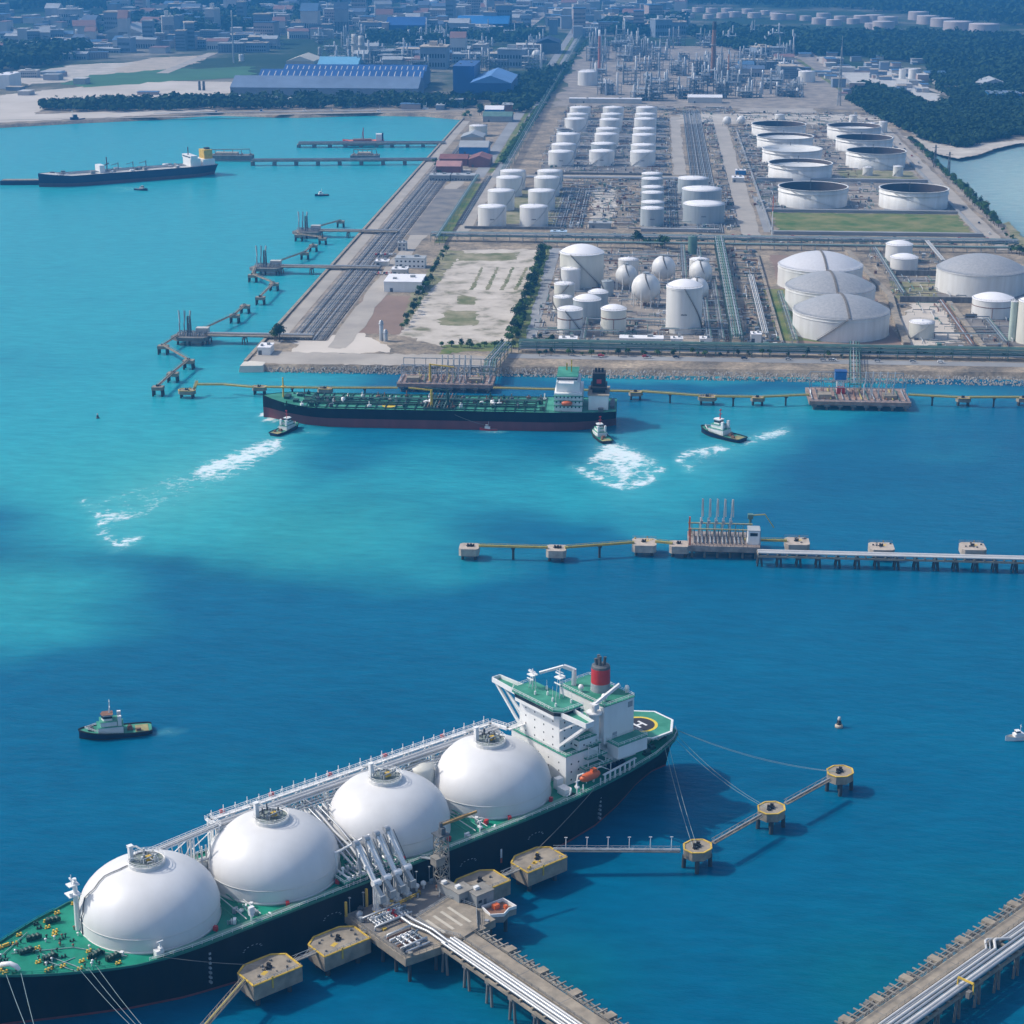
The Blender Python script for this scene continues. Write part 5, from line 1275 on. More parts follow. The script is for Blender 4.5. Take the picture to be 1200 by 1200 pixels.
for i in range(6): m.bar((*pl[i], 9.1), (*pl[(i+1) % 6], 9.1), .3, 1.0)
m.build('parapet', W, b_)
for x, y in ((-3, 0), (3, 0)): m = MB(); m.cyl((x, y, -3), (x, y, 6.6), .6); m.build('pile', PILE, b_)
m = MB(); m.cbox(0, -1, 8.64, 2, 1.6, 1.4); m.cbox(-2.4, .8, 8.64, 1, 1, 1); m.build('machinery', ORANGE, b_)
b_ = thing('slab_bridge', 'concrete slab linking loading platform and grey cabins', 'platform', sw(-23.5, 43), SRZ)
m = MB(); m.prism([(-4.5, -6), (2, -6), (2, 6), (-4.5, 6)], 6.6, 9.0); m.build('slab', CONC, b_)
for x, y in ((-3, -4), (-3, 4)): m = MB(); m.cyl((x, y, -3), (x, y, 6.7), .6); m.build('pile', PILE, b_)
# --- marine loading arms
for i in range(4):
    x = 3.2-i*4.2; y = 29.2-i*.55
    la = thing('cargo_loader', ['tall white loading arm nearest the bow', 'white loading arm, second from the bow', 'white loading arm, third from the bow', 'white loading arm nearest the gangway tower'][i], 'loading arm', sw(x, y, 9.0), SRZ, 'loading arms joined to the gas carrier')
    m = MB(); m.cyl((0, 0, 0), (0, 0, 9.6), .78, .68, 12); m.cyl((1.15, .2, 0), (1.15, .2, 9.2), .3); m.cyl((0, 0, 4.6), (0, 0, 5.0), 1.0, n=12); m.box(-1.1, -1.1, 0, 1.1, 1.1, .8); m.build('riser', W, la)
    m = MB(); m.cyl((-1.3, 0, 9.4), (1.3, 0, 9.4), 1.15, n=14); m.build('swivel', W, la)
    m = MB(); m.bar((.8, .3, 9.4), (1.4, -8.6, 19.6), .7, .85); m.cbox(1.0, -3.6, 12.9, 1.5, .7, 1.3); m.cbox(1.2, -6.4, 16.0, 1.4, .6, 1.2); m.cyl((.1, .3, 9.6), (.4, -8.6, 19.9), .42, n=8); m.build('inboard_arm', W, la)
    m = MB(); m.bar((.9, .6, 9.2), (.6, 3.4, 6.4), 1.3, 1.5); m.cbox(.6, 3.4, 4.6, 2.0, 1.8, 2.4); m.build('counterweight', STEEL, la)
    m = MB(); m.cyl((.5, -8.6, 19.6), (2.1, -8.6, 19.6), 1.0, n=14); m.build('apex_swivel', SILV, la)
    m = MB(); m.cyl((1.3, -8.6, 19.4), (1.0, -6.9, 10.4), .45, n=8); m.cyl((.6, -8.4, 19.4), (.7, -6.7, 11), .18); m.cyl((1.0, -6.9, 10.4), (.9, -6.9-.6, 10.0), .6); m.build('outboard_arm', SILV, la)
    m = MB(); m.cyl((-1.4, -.5, 9.3), (-1.0, -8.2, 18.9), .12); m.cyl((-1.4, .8, 9.3), (-.2, 3.3, 6.9), .1); m.build('balance_cable', STEELD, la)
# --- gangway tower
gt = thing('gangway_tower', 'lattice gangway tower with a rusty yellow boom beside the gas carrier', 'tower', sw(-21.4, 29.2, 9.0), SRZ)
def lattice(m, w0, w1, z0, z1, n, r=.2, cx=0, cy=0):
    for k in range(n):
        za = z0+(z1-z0)*k/n; zb = z0+(z1-z0)*(k+1)/n; wa = w0+(w1-w0)*k/n; wb = w0+(w1-w0)*(k+1)/n
        ca = [(cx+sx*wa/2, cy+sy*wa/2, za) for sx, sy in ((-1, -1), (1, -1), (1, 1), (-1, 1))]; cb = [(cx+sx*wb/2, cy+sy*wb/2, zb) for sx, sy in ((-1, -1), (1, -1), (1, 1), (-1, 1))]
        for i in range(4):
            j = (i+1) % 4; m.bar(ca[i], cb[i], r*1.4); m.bar(ca[i], cb[j], r*.8); m.bar(ca[j], cb[i], r*.8); m.bar(cb[i], cb[j], r)
m = MB(); lattice(m, 3.6, 3.2, 0, 17.5, 5, .22); m.build('lattice', mat('tower_grey', (.28, .26, .22), .6, .2, .3), gt)
m = MB(); m.cbox(0, 0, 17.5, 4.2, 4.2, .4); m.cyl((0, 0, 17.9), (0, 0, 21.5), .55); m.cbox(0, .6, 18, 1.6, 1.6, 2); m.build('slewing_head', STEELD, gt)
m = MB(); m.bar((0, 0, 20.6), (-13, 1.4, 21.6), .55, .75); m.bar((0, 0, 21.6), (-10, 1, 21.9), .12); m.build('boom', mat('boom_yellow', (.36, .22, .07), .6, .25, .4), gt)
m = MB(); m.cbox(1.8, .6, 8, 3.4, 3, 2.6); m.cbox(1.8, .6, 10.6, 3.8, 3.4, .2); m.build('landing_cabin', CONC, gt)
m = MB(); m.bar((1, -1.4, 8.6), (3.5, -6.2, 8.2), 1.2, .3); m.bar((1, -2, 9.6), (3.5, -6.2, 9.2), .1); m.build('gangway', STEEL, gt)
m = MB(); m.tube([(2.6, 2.4, 0), (2.6, 2.4, 2.6), (2.6, 8, 2.6), (2.6, 8, 0)], .3); m.bar((1.8, 1.8, .3), (5.5, 6, .3), .3); m.build('foot_pipes', SILV, gt)
# --- trestles
def trestle(label, A, rz, L, road, pipes, ladder, z, pile_rows, step, mats, loop=None, group=None, cab=True):
    t = thing('jetty_trestle', label, 'trestle', (A[0], A[1], 0), rz, group)
    if road:
        m = MB(); m.box(0, road[0], z-.9, L, road[1], z); sl_ = m.build('roadway', CONC2, t)
        m = MB(); m.rail([(0, road[0]+.1, z), (L, road[0]+.1, z)], 1.1, .05, 3); m.rail([(0, road[1]-.1, z), (L, road[1]-.1, z)], 1.1, .05, 3); m.build('railing', CONC, sl_)
        m = MB()
        for q in range(int(L/18)): m.box(9+q*18, road[0]+.3, z+.004, 9.25+q*18, road[1]-.3, z+.012)
        m.build('deck_joint', CONCD, sl_)
    if ladder:
        m = MB(); a, b = ladder
        for y in (a+.6, (a+b)/2+.4): m.bar((0, y, z-.6), (L, y, z-.6), .3, .4)
        for q in range(int(L/2.9)+1): m.bar((q*2.9, a, z-.3), (q*2.9, b, z-.3), .38, .34)
        m.build('cable_rack', CONC, t)
        m = MB()
        for q in range(int(L/14.5)+1): m.box(q*14.5-1.3, a+.2, z-1.25, q*14.5+1.3, b, z-.05)
        m.box(0, (a+b)/2-.3, z-1.9, L, (a+b)/2+.3, z-1.21)
        m.build('rack_pedestals', CONC2, t)
    for i, (y, r) in enumerate(pipes):
        m = MB()
        if loop and i < loop[1]:
            x0 = loop[0]+i*.9; k = loop[2]
            m.tube([(0, y, z+r), (x0, y, z+r), (x0+3, y+k, z+r+.5), (x0+4.2, y+k, z+r+.5), (x0+8, y, z+r), (L, y, z+r)], r, 8)
        else: m.cyl((0, y, z+r), (L, y, z+r), r, n=8)
        m.build('pipe', mats[i % len(mats)], t)
    ys = [p[0] for p in pipes]+(list(road) if road else [])+(list(ladder) if ladder else [])
    y0, y1 = min(ys)-.8, max(ys)+.8
    if pipes:
        pa, pb = min(p[0]-p[1] for p in pipes)-.4, max(p[0]+p[1] for p in pipes)+.4
        m = MB()
        for q in range(int(L/step*2)+1): m.box(q*step/2-.35, pa, z-.7, q*step/2+.35, pb, z-.02)
        for y in (pa+.4, pb-.4): m.box(0, y-.35, z-1.6, L, y+.35, z-.72)
        m.build('pipe_sleepers', CONC2, t)
    for q in range(int(L/step)+1):
        x = q*step+1; m = MB(); m.box(x-.9, y0, z-2.4, x+.9, y1, z-1.62)
        for k in range(pile_rows):
            y = y0+1+(y1-y0-2)*k/max(1, pile_rows-1)
            for dx in (-1.1, 1.1): m.cyl((x+dx*1.3, y, -3), (x+dx*.6, y, z-2.3), .42, n=8)
        m.build('pile_bent', PILE if not cab else CONCD, t)
    return t
A0 = sw(0, 57.5); trestle('long jetty trestle with silver pipes running from the loading platform to the bottom edge', A0, NRZ+math.pi/2, 104, (6.2, 11.3), [(.2, .42), (1.2, .3), (2.2, .55), (3.5, .55), (4.7, .36)], (12.1, 15.8), 9.6, 3, 10.5, (SILV, PWHITE, SILV))
d_ = Vector((.657, .754)); A1 = (61-d_.x*72, 436.6-d_.y*72)
trestle('jetty trestle with pale pipe bands crossing the bottom right corner', A1, math.atan2(d_.y, d_.x), 420, (-4.1, 0), [(-5.2, .4), (-6.0, .28), (-7.1, .5), (-8.4, .45), (-9.4, .3), (-10.4, .6), (-11.4, .5)], (1.0, 4.9), 9.6, 3, 10.5, (PWHITE, SILV, PWHITE, SILV, PBLUE), loop=(130, 3, 2.2))
x_ = at(1131, 1160, 10); g_ = thing('pipe_gantry', 'small yellow-striped gantry over the pipes in the bottom right corner', 'gantry', (x_[0], x_[1], 0), math.atan2(d_.y, d_.x))
m = MB(); m.bar((0, -2.5, 9.6), (0, -2.5, 13), .35); m.bar((0, 2.5, 9.0), (0, 2.5, 13), .35); m.bar((0, -2.5, 13), (0, 2.5, 13), .5); m.build('frame', YEL, g_)
m = MB(); m.cbox(-1.2, -2.0, 9.0, 1.6, 1.2, 2.0); m.build('box', CONCD, g_)
# --- mooring lines
def line(label, a, b, sag=2.0, r=.09, mt=None, group=None, two=0.0):
    m = MB(); a = Vector(a); b = Vector(b); pts = [a.lerp(b, i/12)-Vector((0, 0, sag*4*(i/12)*(1-i/12))) for i in range(13)]
    m.tube([tuple(p) for p in pts], r, 5); o = m.build('mooring_line', mt or ROPE); tag(o, label, 'mooring line', group); return o
dA = at(196, 1243, 8); dB = at(44, 1236, 8)
for k in range(3): line(['foremost', 'middle', 'aftmost'][k]+' of three bow mooring lines from the green foredeck to the bottom edge', sw(94.5-k*2.2, 15.6+k*.7, 18.6), (dA[0]+k*.8, dA[1], 8.8), 1.5, .075, ROPE, 'right bunch of bow lines')
for k in range(2): line(['left', 'right'][k]+' of two mooring lines dropping over the black bow', sw(112-k*3.4, 7+k*2.2, 19.6), (dB[0]+k*1.2, dB[1], 8.8), 1.2, .10, ROPE, 'left bunch of bow lines')
for k in range(2): p = at(812+k*5, 990, 8.8); line(['left', 'right'][k]+' stern mooring line to the nearest outer dolphin', sw(-132-k*2, 13.6, 16.8), (*p, 8.0), 1.5, .075, ROPE, 'stern lines to the nearest outer dolphin')
for k in range(2): p = at(899+k*4, 945, 8.8); line(['lower', 'upper'][k]+' stern mooring line to the middle outer dolphin', sw(-140-k*2, 10, 16.8), (*p, 8.0), 2.5, .065, ROPE, 'stern lines to the middle outer dolphin')
for k in range(2): p = at(980+k*4, 902, 8.8); line(['lower', 'upper'][k]+' long stern mooring line to the outermost dolphin', sw(-145, 4-k*3, 16.8), (*p, 8.0), 3, .06, ROPE, 'stern lines to the outermost dolphin')
line('dark spring line along the black hull to the dolphin at the walkway', sw(-92, 21.8, 17), sw(-56, 32, 8.9), .6, .08, ROPED)
line('dark spring line from the midship deck to a bow dolphin', sw(72, 23.3, 17), sw(46, 33, 8.9), .5, .08, ROPED)

# ------------------------------------------------------------------ middle pier
DK = 'dolphins of the middle pier'; CAPM = mat('cap_pinkish', (.34, .285, .235), .85, .2, .3, col2=(.52, .45, .38), detail=8)
DOL = [(-5.6, -4), (-4.2, -5.4), (4.2, -5.4), (5.6, -4), (5.6, 4), (4.2, 5.4), (-4.2, 5.4), (-5.6, 4)]
for i, (px_, py_, lab) in enumerate(((550, 640, 'pale round-cornered dolphin at the free west end of the middle pier'), (652, 642, 'pale dolphin second from the west end of the middle pier'), (755, 635, 'larger pale dolphin next but one to the middle platform'), (796, 637, 'small pale dolphin touching the west side of the middle platform'),
        (934, 634, 'pale dolphin just east of the middle platform'), (1033, 640, 'pale dolphin behind the white trestle, with pipes bent round it'), (1140, 640, 'pale dolphin behind the white trestle nearest the right edge'))):
    x, y = at(px_, py_, 6); s = 1.05 if i in (2, 4, 5, 6) else .85
    dolphin(lab, x, y, 6, [(a*s, b*s) for a, b in DOL], 0, 3.6, CAPM, rim=False, hooks=2 if i < 2 else 1, group=DK)
for a, b, n_ in (((561, 640), (642, 642), 1), ((662, 642), (743, 636), 1), ((768, 635), (788, 637), 0), ((872, 633), (922, 634), 0)):
    walk('yellow pipe walkway of the middle pier, %s' % {561: 'westernmost span', 662: 'second span from the west', 768: 'short span before the platform', 872: 'span east of the platform'}[a[0]], a, b, 6.3, 1.7, px=True, pipes=2, mt=YELP, pmat=YELP, posts=n_, group='yellow walkways of the middle pier')
p0 = at(806, 655, 0); p1 = at(890, 655, 0); cx = (p0[0]+p1[0])/2; wx = p1[0]-p0[0]
mp = thing('loading_platform', 'rusty concrete platform with upright loading arms on the middle pier', 'jetty', (cx, p0[1]+11, 0))
m = MB(); m.box(-wx/2, -10, 3.6, wx/2, 12, 6.4); m.build('deck_slab', mat('slab_pinkish', (.30, .25, .22), .85, .3, .3), mp)
for q in range(6):
    for r_ in (-8, 0, 8): m = MB(); m.cyl((-wx/2+2+q*(wx-4)/5, r_, -3), (-wx/2+2+q*(wx-4)/5, r_, 3.8), .6); m.build('pile', CONCD, mp)
m = MB(); m.rail([(-wx/2, -10, 6.4), (wx/2, -10, 6.4)], 1.1, .07, 2); m.build('railing', RUST, mp)
m = MB()
for q in range(9): m.bar((-wx/2+2+q*(wx-6)/8, 8, 6.4), (-wx/2+2+q*(wx-6)/8, 8, 12), .3); m.bar((-wx/2+2+q*(wx-6)/8, 2, 6.4), (-wx/2+2+q*(wx-6)/8, 2, 11), .3)
m.bar((-wx/2, 8, 12), (wx/2-3, 8, 12), 1.2, .4); m.bar((-wx/2, 2, 11), (wx/2-3, 2, 11), 1.0, .4); m.build('upper_gallery', mat('gallery_yellow', (.26, .26, .14), .6, .2, .3), mp)
for q in range(14): m = MB(); x = -wx/2+3+q*(wx-9)/13; m.cyl((x, -7, 7.2), (x, 5, 7.2), .35); m.cyl((x, 2, 7.2), (x, 2, 10.5), .25); m.build('spool_pipe', (STEELD, SILV, PBLUE)[q % 3], mp)
m = MB(); m.bar((-wx/2+.8, -9, 6.4), (-wx/2+.8, -9, 15), .8); m.bar((-wx/2+.8, 5, 6.4), (-wx/2+.8, 5, 16), .8); m.build('lattice_mast', ORANGE, mp)
for q in range(5):
    x = -wx/2+6.2+q*3.55
    la = thing('cargo_loader', 'upright pale loading arm on the middle platform, %s from the west' % ORD[q], 'loading arm', (cx+x, p0[1]+17, 6.4), 0, 'upright loading arms on the middle platform')
    m = MB(); m.cyl((0, 0, 0), (0, 0, 9), .42); m.build('riser', PWHITE, la)
    m = MB(); m.bar((.4, 0, 8), (.5+q*.1, 1, 18.5), .5, .6); m.build('inboard_arm', PWHITE, la)
    m = MB(); m.bar((.9+q*.1, 1, 18.3), (1.1+q*.1, .5, 9.5), .4, .5); m.build('outboard_arm', PWHITE, la)
    m = MB(); m.cbox(.4, -.8, 6.2, 1.3, 1.4, 1.8); m.build('counterweight', STEEL, la)
ch = thing('control_cabin', 'white stair cabin at the east end of the middle platform', 'cabin', (cx+wx/2-3, p0[1]+8, 6.4))
m = MB(); m.cbox(0, 0, 0, 5.5, 7, 7); m.build('wall', W, ch)
m = MB(); m.cbox(0, 0, 7, 6, 7.5, .3); m.build('roof', GREYR, ch)
m = MB(); m.box(-1.8, -3.56, 4.4, 1.8, -3.5, 6); m.build('window', GLASS, ch)
m = MB(); m.bar((2.9, -4, .2), (2.9, 3, 6.8), 1, .3); m.build('stair', STEEL, ch)
gc = thing('gangway_crane', 'green crane with a yellow drooping jib behind the middle platform', 'crane', (cx+wx/2-4, p0[1]+22, 6.0))
m = MB(); m.cyl((0, 0, 0), (0, 0, 9), .8, .6); m.cbox(0, 0, 8, 2.6, 2.6, 2.2); m.build('mast', PGREEN, gc)
m = MB(); m.bar((0, 0, 9.5), (7, -1, 10.5), .5); m.bar((7, -1, 10.5), (11.5, -1.5, 4), .45); m.build('jib', YELP, gc)
x0, y0 = at(888, 650, 5.4); trestle('white pipe trestle running east from the middle platform to the right edge', (x0, y0), 0, 420, None, [(-1.4, .5), (-.2, .5), (1.0, .5), (2.2, .4), (3.2, .35)], None, 6.4, 2, 9.2, (PWHITE, PWHITE, SILV), cab=False)

# ------------------------------------------------------------------ berth in front of the terminal quay
QB = 'dolphins of the quay berth'
TRAY = [(-6, 0), (-4.4, -3.4), (4.4, -3.4), (6, 0), (4.4, 3.4), (-4.4, 3.4)]
for px_, py_, s, lab in ((219, 457, .95, 'cream dolphin at the far west end of the quay berth'), (304, 453, .8, 'cream dolphin behind the bow of the green tanker, west one'), (381, 455, .85, 'cream dolphin behind the foredeck of the green tanker'), (745, 459, .75, 'cream dolphin right behind the stern of the green tanker'), (829, 464.5, 1.0, 'larger cream dolphin above the turning tug'), (888, 465.5, .75, 'small cream dolphin west of the rusty east jetty'), (1129, 466, .8, 'small cream dolphin east of the rusty east jetty'), (1200, 466, .8, 'cream dolphin cut by the right edge')):
    x, y = at(px_, py_, 5); dolphin(lab, x, y, 5, [(a*s, b*s) for a, b in TRAY], 0, 2.4, mat('cap_cream', (.50, .42, .32), .8, .15, .3) if False else CONC2, rim=True, hooks=1, group=QB)
walks = [((228, 455), (231, 451)), ((231, 451), (262, 451)), ((262, 451), (296, 454)), ((312, 454), (373, 455)), ((389, 455), (466, 455)), ((578, 455), (738, 459)), ((752, 459), (819, 464)), ((838, 465), (881, 465.5)), ((894, 465.5), (948, 463)), ((1064, 463), (1122, 466)), ((1136, 466), (1194, 466))]
for i, (a, b) in enumerate(walks):
    z = 8.2 if i == 1 else 6
    walk('yellow pipe walkway of the quay berth, %s span from the west' % ORD[i], a, b, 6 if i != 1 else 8.2, 1.8, px=True, pipes=2, mt=YELP, pmat=YELP, posts=1 if i > 2 else 0, truss=False, group='yellow walkways of the quay berth', z2=8.2 if i == 0 else 6 if i == 2 else None)
def gantry_jetty(label, pxa, pxb, py_, depth, seed, blue=False):
    a = at(pxa, py_, 0); b = at(pxb, py_, 0); w_ = b[0]-a[0]; rn = random.Random(seed)
    t = thing('loading_platform', label, 'jetty', ((a[0]+b[0])/2, a[1]+depth/2, 0))
    m = MB(); m.box(-w_/2, -depth/2, 3, w_/2, depth/2, 5.5); m.build('deck_slab', mat('slab_rusty_%d' % seed, (.30, .21, .17), .85, .3, .2), t)
    for q in range(8):
        m = MB(); x = -w_/2+3+q*(w_-6)/7
        m.box(x-1.6, -depth/2-.8, 2.2, x+1.6, -depth/2+1, 3.8); m.cyl((x, -depth/2+1, -3), (x, -depth/2+1, 3), .7); m.cyl((x, depth/2-2, -3), (x, depth/2-2, 3), .7); m.build('pile_bent', CONCD, t)
    for k, (y, h_) in enumerate(((depth*.3, 12), (-depth*.1, 10))):
        m = MB()
        for q in range(9): x = -w_/2+2+q*(w_-4)/8; m.bar((x, y, 5.5), (x, y, 5.5+h_), .35)
        for z in (.55, 1): m.bar((-w_/2+2, y, 5.5+h_*z), (w_/2-2, y, 5.5+h_*z), .45)
        m.build('pipe_gantry', STEEL, t)
    for q in range(16):
        m = MB(); x = -w_/2+2+q*(w_-5)/15; m.cyl((x, -depth*.4, 6.3), (x, depth*.35, 6.3), .4); m.cyl((x, rn.uniform(-4, 4), 6.3), (x, 0, rn.uniform(8, 12)), .3); m.build('spool_pipe', (SILV, STEELD, RUST, YELP, PGREEN)[q % 5], t)
    m = MB(); m.box(-w_/2+6, -depth*.35, 5.5, -w_/2+14, -depth*.1, 8.5); m.box(w_/2-16, -depth*.3, 5.5, w_/2-8, -depth*.05, 8); m.build('deck_house', CONC2, t)
    m = MB(); m.rail([(-w_/2, -depth/2, 5.5), (w_/2, -depth/2, 5.5)], 1.1, .08, 3); m.build('railing', STEEL, t)
    return t, a, w_
t1, a1, w1 = gantry_jetty('jetty platform with pipe gantries behind the green tanker', 465, 578, 459, 26, 3)
t2, a2, w2 = gantry_jetty('rusty jetty platform with tangled pipes in front of the domed tanks', 948, 1066, 480, 34, 4)
for t_, a_, w_, n_, d_0, wh in ((t1, a1, w1, 6, .45, 'behind the green tanker'), (t2, a2, w2, 5, .55, 'on the rusty east jetty')):
    for q in range(n_):
        la = thing('cargo_loader', 'thin pale loading arm %s, %s from the west' % (wh, ORD[q]), 'loading arm', (a_[0]+w_*(d_0+.36*q/n_), a_[1]+10, 5.5), 0, 'loading arms '+wh)
        m = MB(); m.cyl((0, 0, 0), (0, 0, 9), .4); m.build('riser', PWHITE, la)
        m = MB(); m.bar((.3, 0, 8), (.6, .8, 17), .45); m.build('inboard_arm', PWHITE, la)
        m = MB(); m.bar((.8, .8, 16.8), (.9, .4, 9), .35); m.build('outboard_arm', PWHITE, la)
bc = thing('gangway_tower', 'gangway tower with a bright blue cabin on the rusty east jetty', 'tower', (a2[0]+w2*.33, a2[1]+22, 5.5))
m = MB(); lattice(m, 4, 4, 0, 9, 3, .3); m.build('lattice', W, bc)
m = MB(); m.cbox(0, 0, 9, 7, 6, 5); m.build('cabin', BLUE, bc)
m = MB(); m.cbox(0, 0, 14, 7.6, 6.6, .5); m.build('roof', BLUER, bc)
m = MB(); m.cbox(.5, -1, 0, 5, 4, 4); m.build('base_house', RED, bc)
yc = thing('gangway_crane', 'yellow crane jib over the deck of the green tanker', 'crane', (a1[0]+w1*.34, a1[1]+6, 5.5))
m = MB(); m.cyl((0, 0, 0), (0, 0, 12), .9, .7); m.build('mast', YEL, yc)
m = MB(); m.bar((0, 0, 11.5), (16, -4, 11), .9, .8); m.build('jib', YEL, yc)
pipe_rack('green pipe bridge from the quay to the rusty east jetty', at(1001, 409, GZ), (a2[0]+w2*.5, a2[1]+30), 7, 5, 4, (PGREEN, SILV, PGREEN), 1, px=False, frame=PGREEN)
q0 = (-97, SOUTH+46); q1 = (-103, SOUTH-6); q2 = (a1[0]+w1*.93, a1[1]+24)
pipe_rack('green pipe bridge leaving the quay, landward part', q0, q1, 8, 7, 5, (PGREEN, PGREEN, SILV), 2, px=False, frame=PGREEN)
pipe_rack('green pipe bridge over the water to the jetty behind the tanker', q1, q2, 8, 7, 5, (PGREEN, PGREEN, SILV), 2, px=False, frame=PGREEN)
# ------------------------------------------------------------------ west jetties
LEG = [(-3.6, -2.8), (3.6, -2.8), (3.6, 2.8), (-3.6, 2.8)]
def west_jetty(nm, plat, shore, south, north, group):
    x, y = at(*plat, 6); t = thing('loading_platform', 'small jetty platform with grey loading arms, %s' % nm, 'jetty', (x, y, 0), 0, 'platforms of the west jetties')
    m = MB(); m.prism([(-14, -6), (-8, -11), (10, -11), (13, -6), (13, 10), (-10, 10)], 3.5, 6); m.build('deck_slab', CONCD, t)
    for qx, qy in ((-9, -6), (0, -8), (9, -6), (-7, 6), (9, 6)): m = MB(); m.cyl((qx, qy, -3), (qx, qy, 3.6), .8); m.build('pile', PILE, t)
    m = MB(); rn = random.Random(len(nm))
    for q in range(12): m.tube([(-9+q*1.7, -6, 6), (-9+q*1.7, -6, 7.5+rn.random()*2), (-9+q*1.7, 7, 7.5), (-9+q*1.7, 7, 6)], .35, 6)
    m.build('manifold', PBLUE, t)
    m = MB(); m.box(2, 3, 6, 11, 9, 10); m.build('deck_house', WALLC, t)
    m = MB(); lattice(m, 2.6, 2, 6, 20, 4, .25, -1, -3); m.build('gangway_tower', STEELD, t)
    for q in range(3):
        la = thing('cargo_loader', '%s loading arm on the jetty platform, %s' % (['west', 'middle', 'east'][q], nm), 'loading arm', (x-8+q*3.4, y-3, 6), 0, 'loading arms of the west jetties')
        m = MB(); m.cyl((0, 0, 0), (0, 0, 9), .5); m.build('riser', STEEL, la)
        m = MB(); m.bar((.3, 0, 8), (-.6+q*.8, 1.2, 18), .55); m.build('inboard_arm', PWHITE, la)
        m = MB(); m.bar((.2+q*.8, 1.2, 17.6), (.4, .6, 9), .45); m.build('outboard_arm', STEEL, la)
    sx, sy = at(*shore, 6); trestle('jetty trestle from the west shore, %s' % nm, (x+11, y), 0, sx-x-11+24, (-3.6, .6), [(1.2, .4), (2.3, .5), (3.4, .4), (4.4, .4)], None, 6.4, 2, 26, (SILV, PBLUE, PWHITE), group='trestles of the west jetties')
    for nm2, pts in (('south', south), ('north', north)):
        prev = (x-9, y-6) if nm2 == 'south' else (x+2, y+8)
        for i, p in enumerate(pts):
            c = at(*p, 6); dolphin('small legged dolphin, %s on the %s arm of the jetty, %s' % (ORD[i], nm2, nm), c[0], c[1], 6.2, LEG, 0, 2.2, CONC2, rim=False, hooks=1, group='dolphins of the west jetties', piles=[(-2.8, -2), (2.8, -2), (-2.8, 2), (2.8, 2)])
            walk('tan walkway, %s span on the %s arm of the jetty, %s' % (ORD[i], nm2, nm), prev, c, 6.6, 2.2, CONC2, pipes=1, pmat=CONC2, truss=False, group='walkways of the west jetties'); prev = c
west_jetty('nearest the south west corner', (225, 392), (330, 391), [(191, 405), (221, 422), (202.5, 437), (185, 453)], [(275, 369), (287, 358)], 0)
west_jetty('second up the west shore', (313, 312), (415, 310), [(296, 322), (321, 332), (305, 348)], [(357, 296), (367, 287)], 0)
west_jetty('third up the west shore', (361, 270), (440, 267), [(350, 275), (378, 279)], [(399, 259)], 0)
# far piers
def far_pier(label, a, b, w_, z, step):
    A = Vector(at(*a, z)); B_ = Vector(at(*b, z)); d = B_-A; t = thing('pier', label, 'pier', (A.x, A.y, 0), math.atan2(d.y, d.x)); L = d.length
    m = MB(); m.box(0, -w_/2, z-2.2, L, w_/2, z); m.build('deck', CONC, t)
    for q in range(int(L/step)+1): m = MB(); m.box(q*step-2.2, -w_/2+1, -2, q*step+2.2, w_/2-1, z-2.2); m.build('pile_cluster', CONCD, t)
    m = MB(); m.cyl((0, w_/4, z+.6), (L, w_/4, z+.6), .6); m.cyl((0, -w_/4, z+.5), (L, -w_/4, z+.5), .5); m.build('pipe', PBLUE, t)
    return t
far_pier('long far pier leading to the tanker with the yellow funnel', (296, 187), (512, 186), 9, 7, 26)
far_pier('far pier with a red ship lying against it', (350, 167), (522, 166.5), 14, 6, 20)
for px_, py_, w_, lab in ((268, 188, 60, 'loading platform at the seaward end of the long far pier'), (428, 188, 34, 'small platform half way along the long far pier')):
    x, y = at(px_, py_, 0); t = thing('loading_platform', lab, 'jetty', (x, y, 0)); m = MB(); m.box(-w_/2, -9, 2, w_/2, 9, 7); m.build('deck_slab', CONCD, t)
    m = MB()
    for q in range(6): m.bar((-w_/2+3+q*(w_-6)/5, 0, 7), (-w_/2+3+q*(w_-6)/5, 0, 13), .6); m.cyl((-w_/2+3+q*(w_-6)/5, -7, 8), (-w_/2+3+q*(w_-6)/5, 7, 8), .6)
    m.bar((-w_/2+3, 0, 13), (w_/2-3, 0, 14), 1, .8); m.build('pipe_gantry', CONC2, t)
    m = MB(); m.box(-w_/4, -4, 7, w_/5, 5, 10); m.build('deck_house', TANR, t)
x, y = at(25, 216, 0); t = thing('pontoon', 'tan-decked pontoon ahead of the far tanker at the left edge', 'pontoon', (x, y, 0), .12); m = MB(); m.box(-22, -6, -1, 22, 6, 4.6); m.build('hull', NAVY, t); m = MB(); m.box(-20, -5, 4.6, 20, 5, 5.4); m.build('deck', CONC2, t)
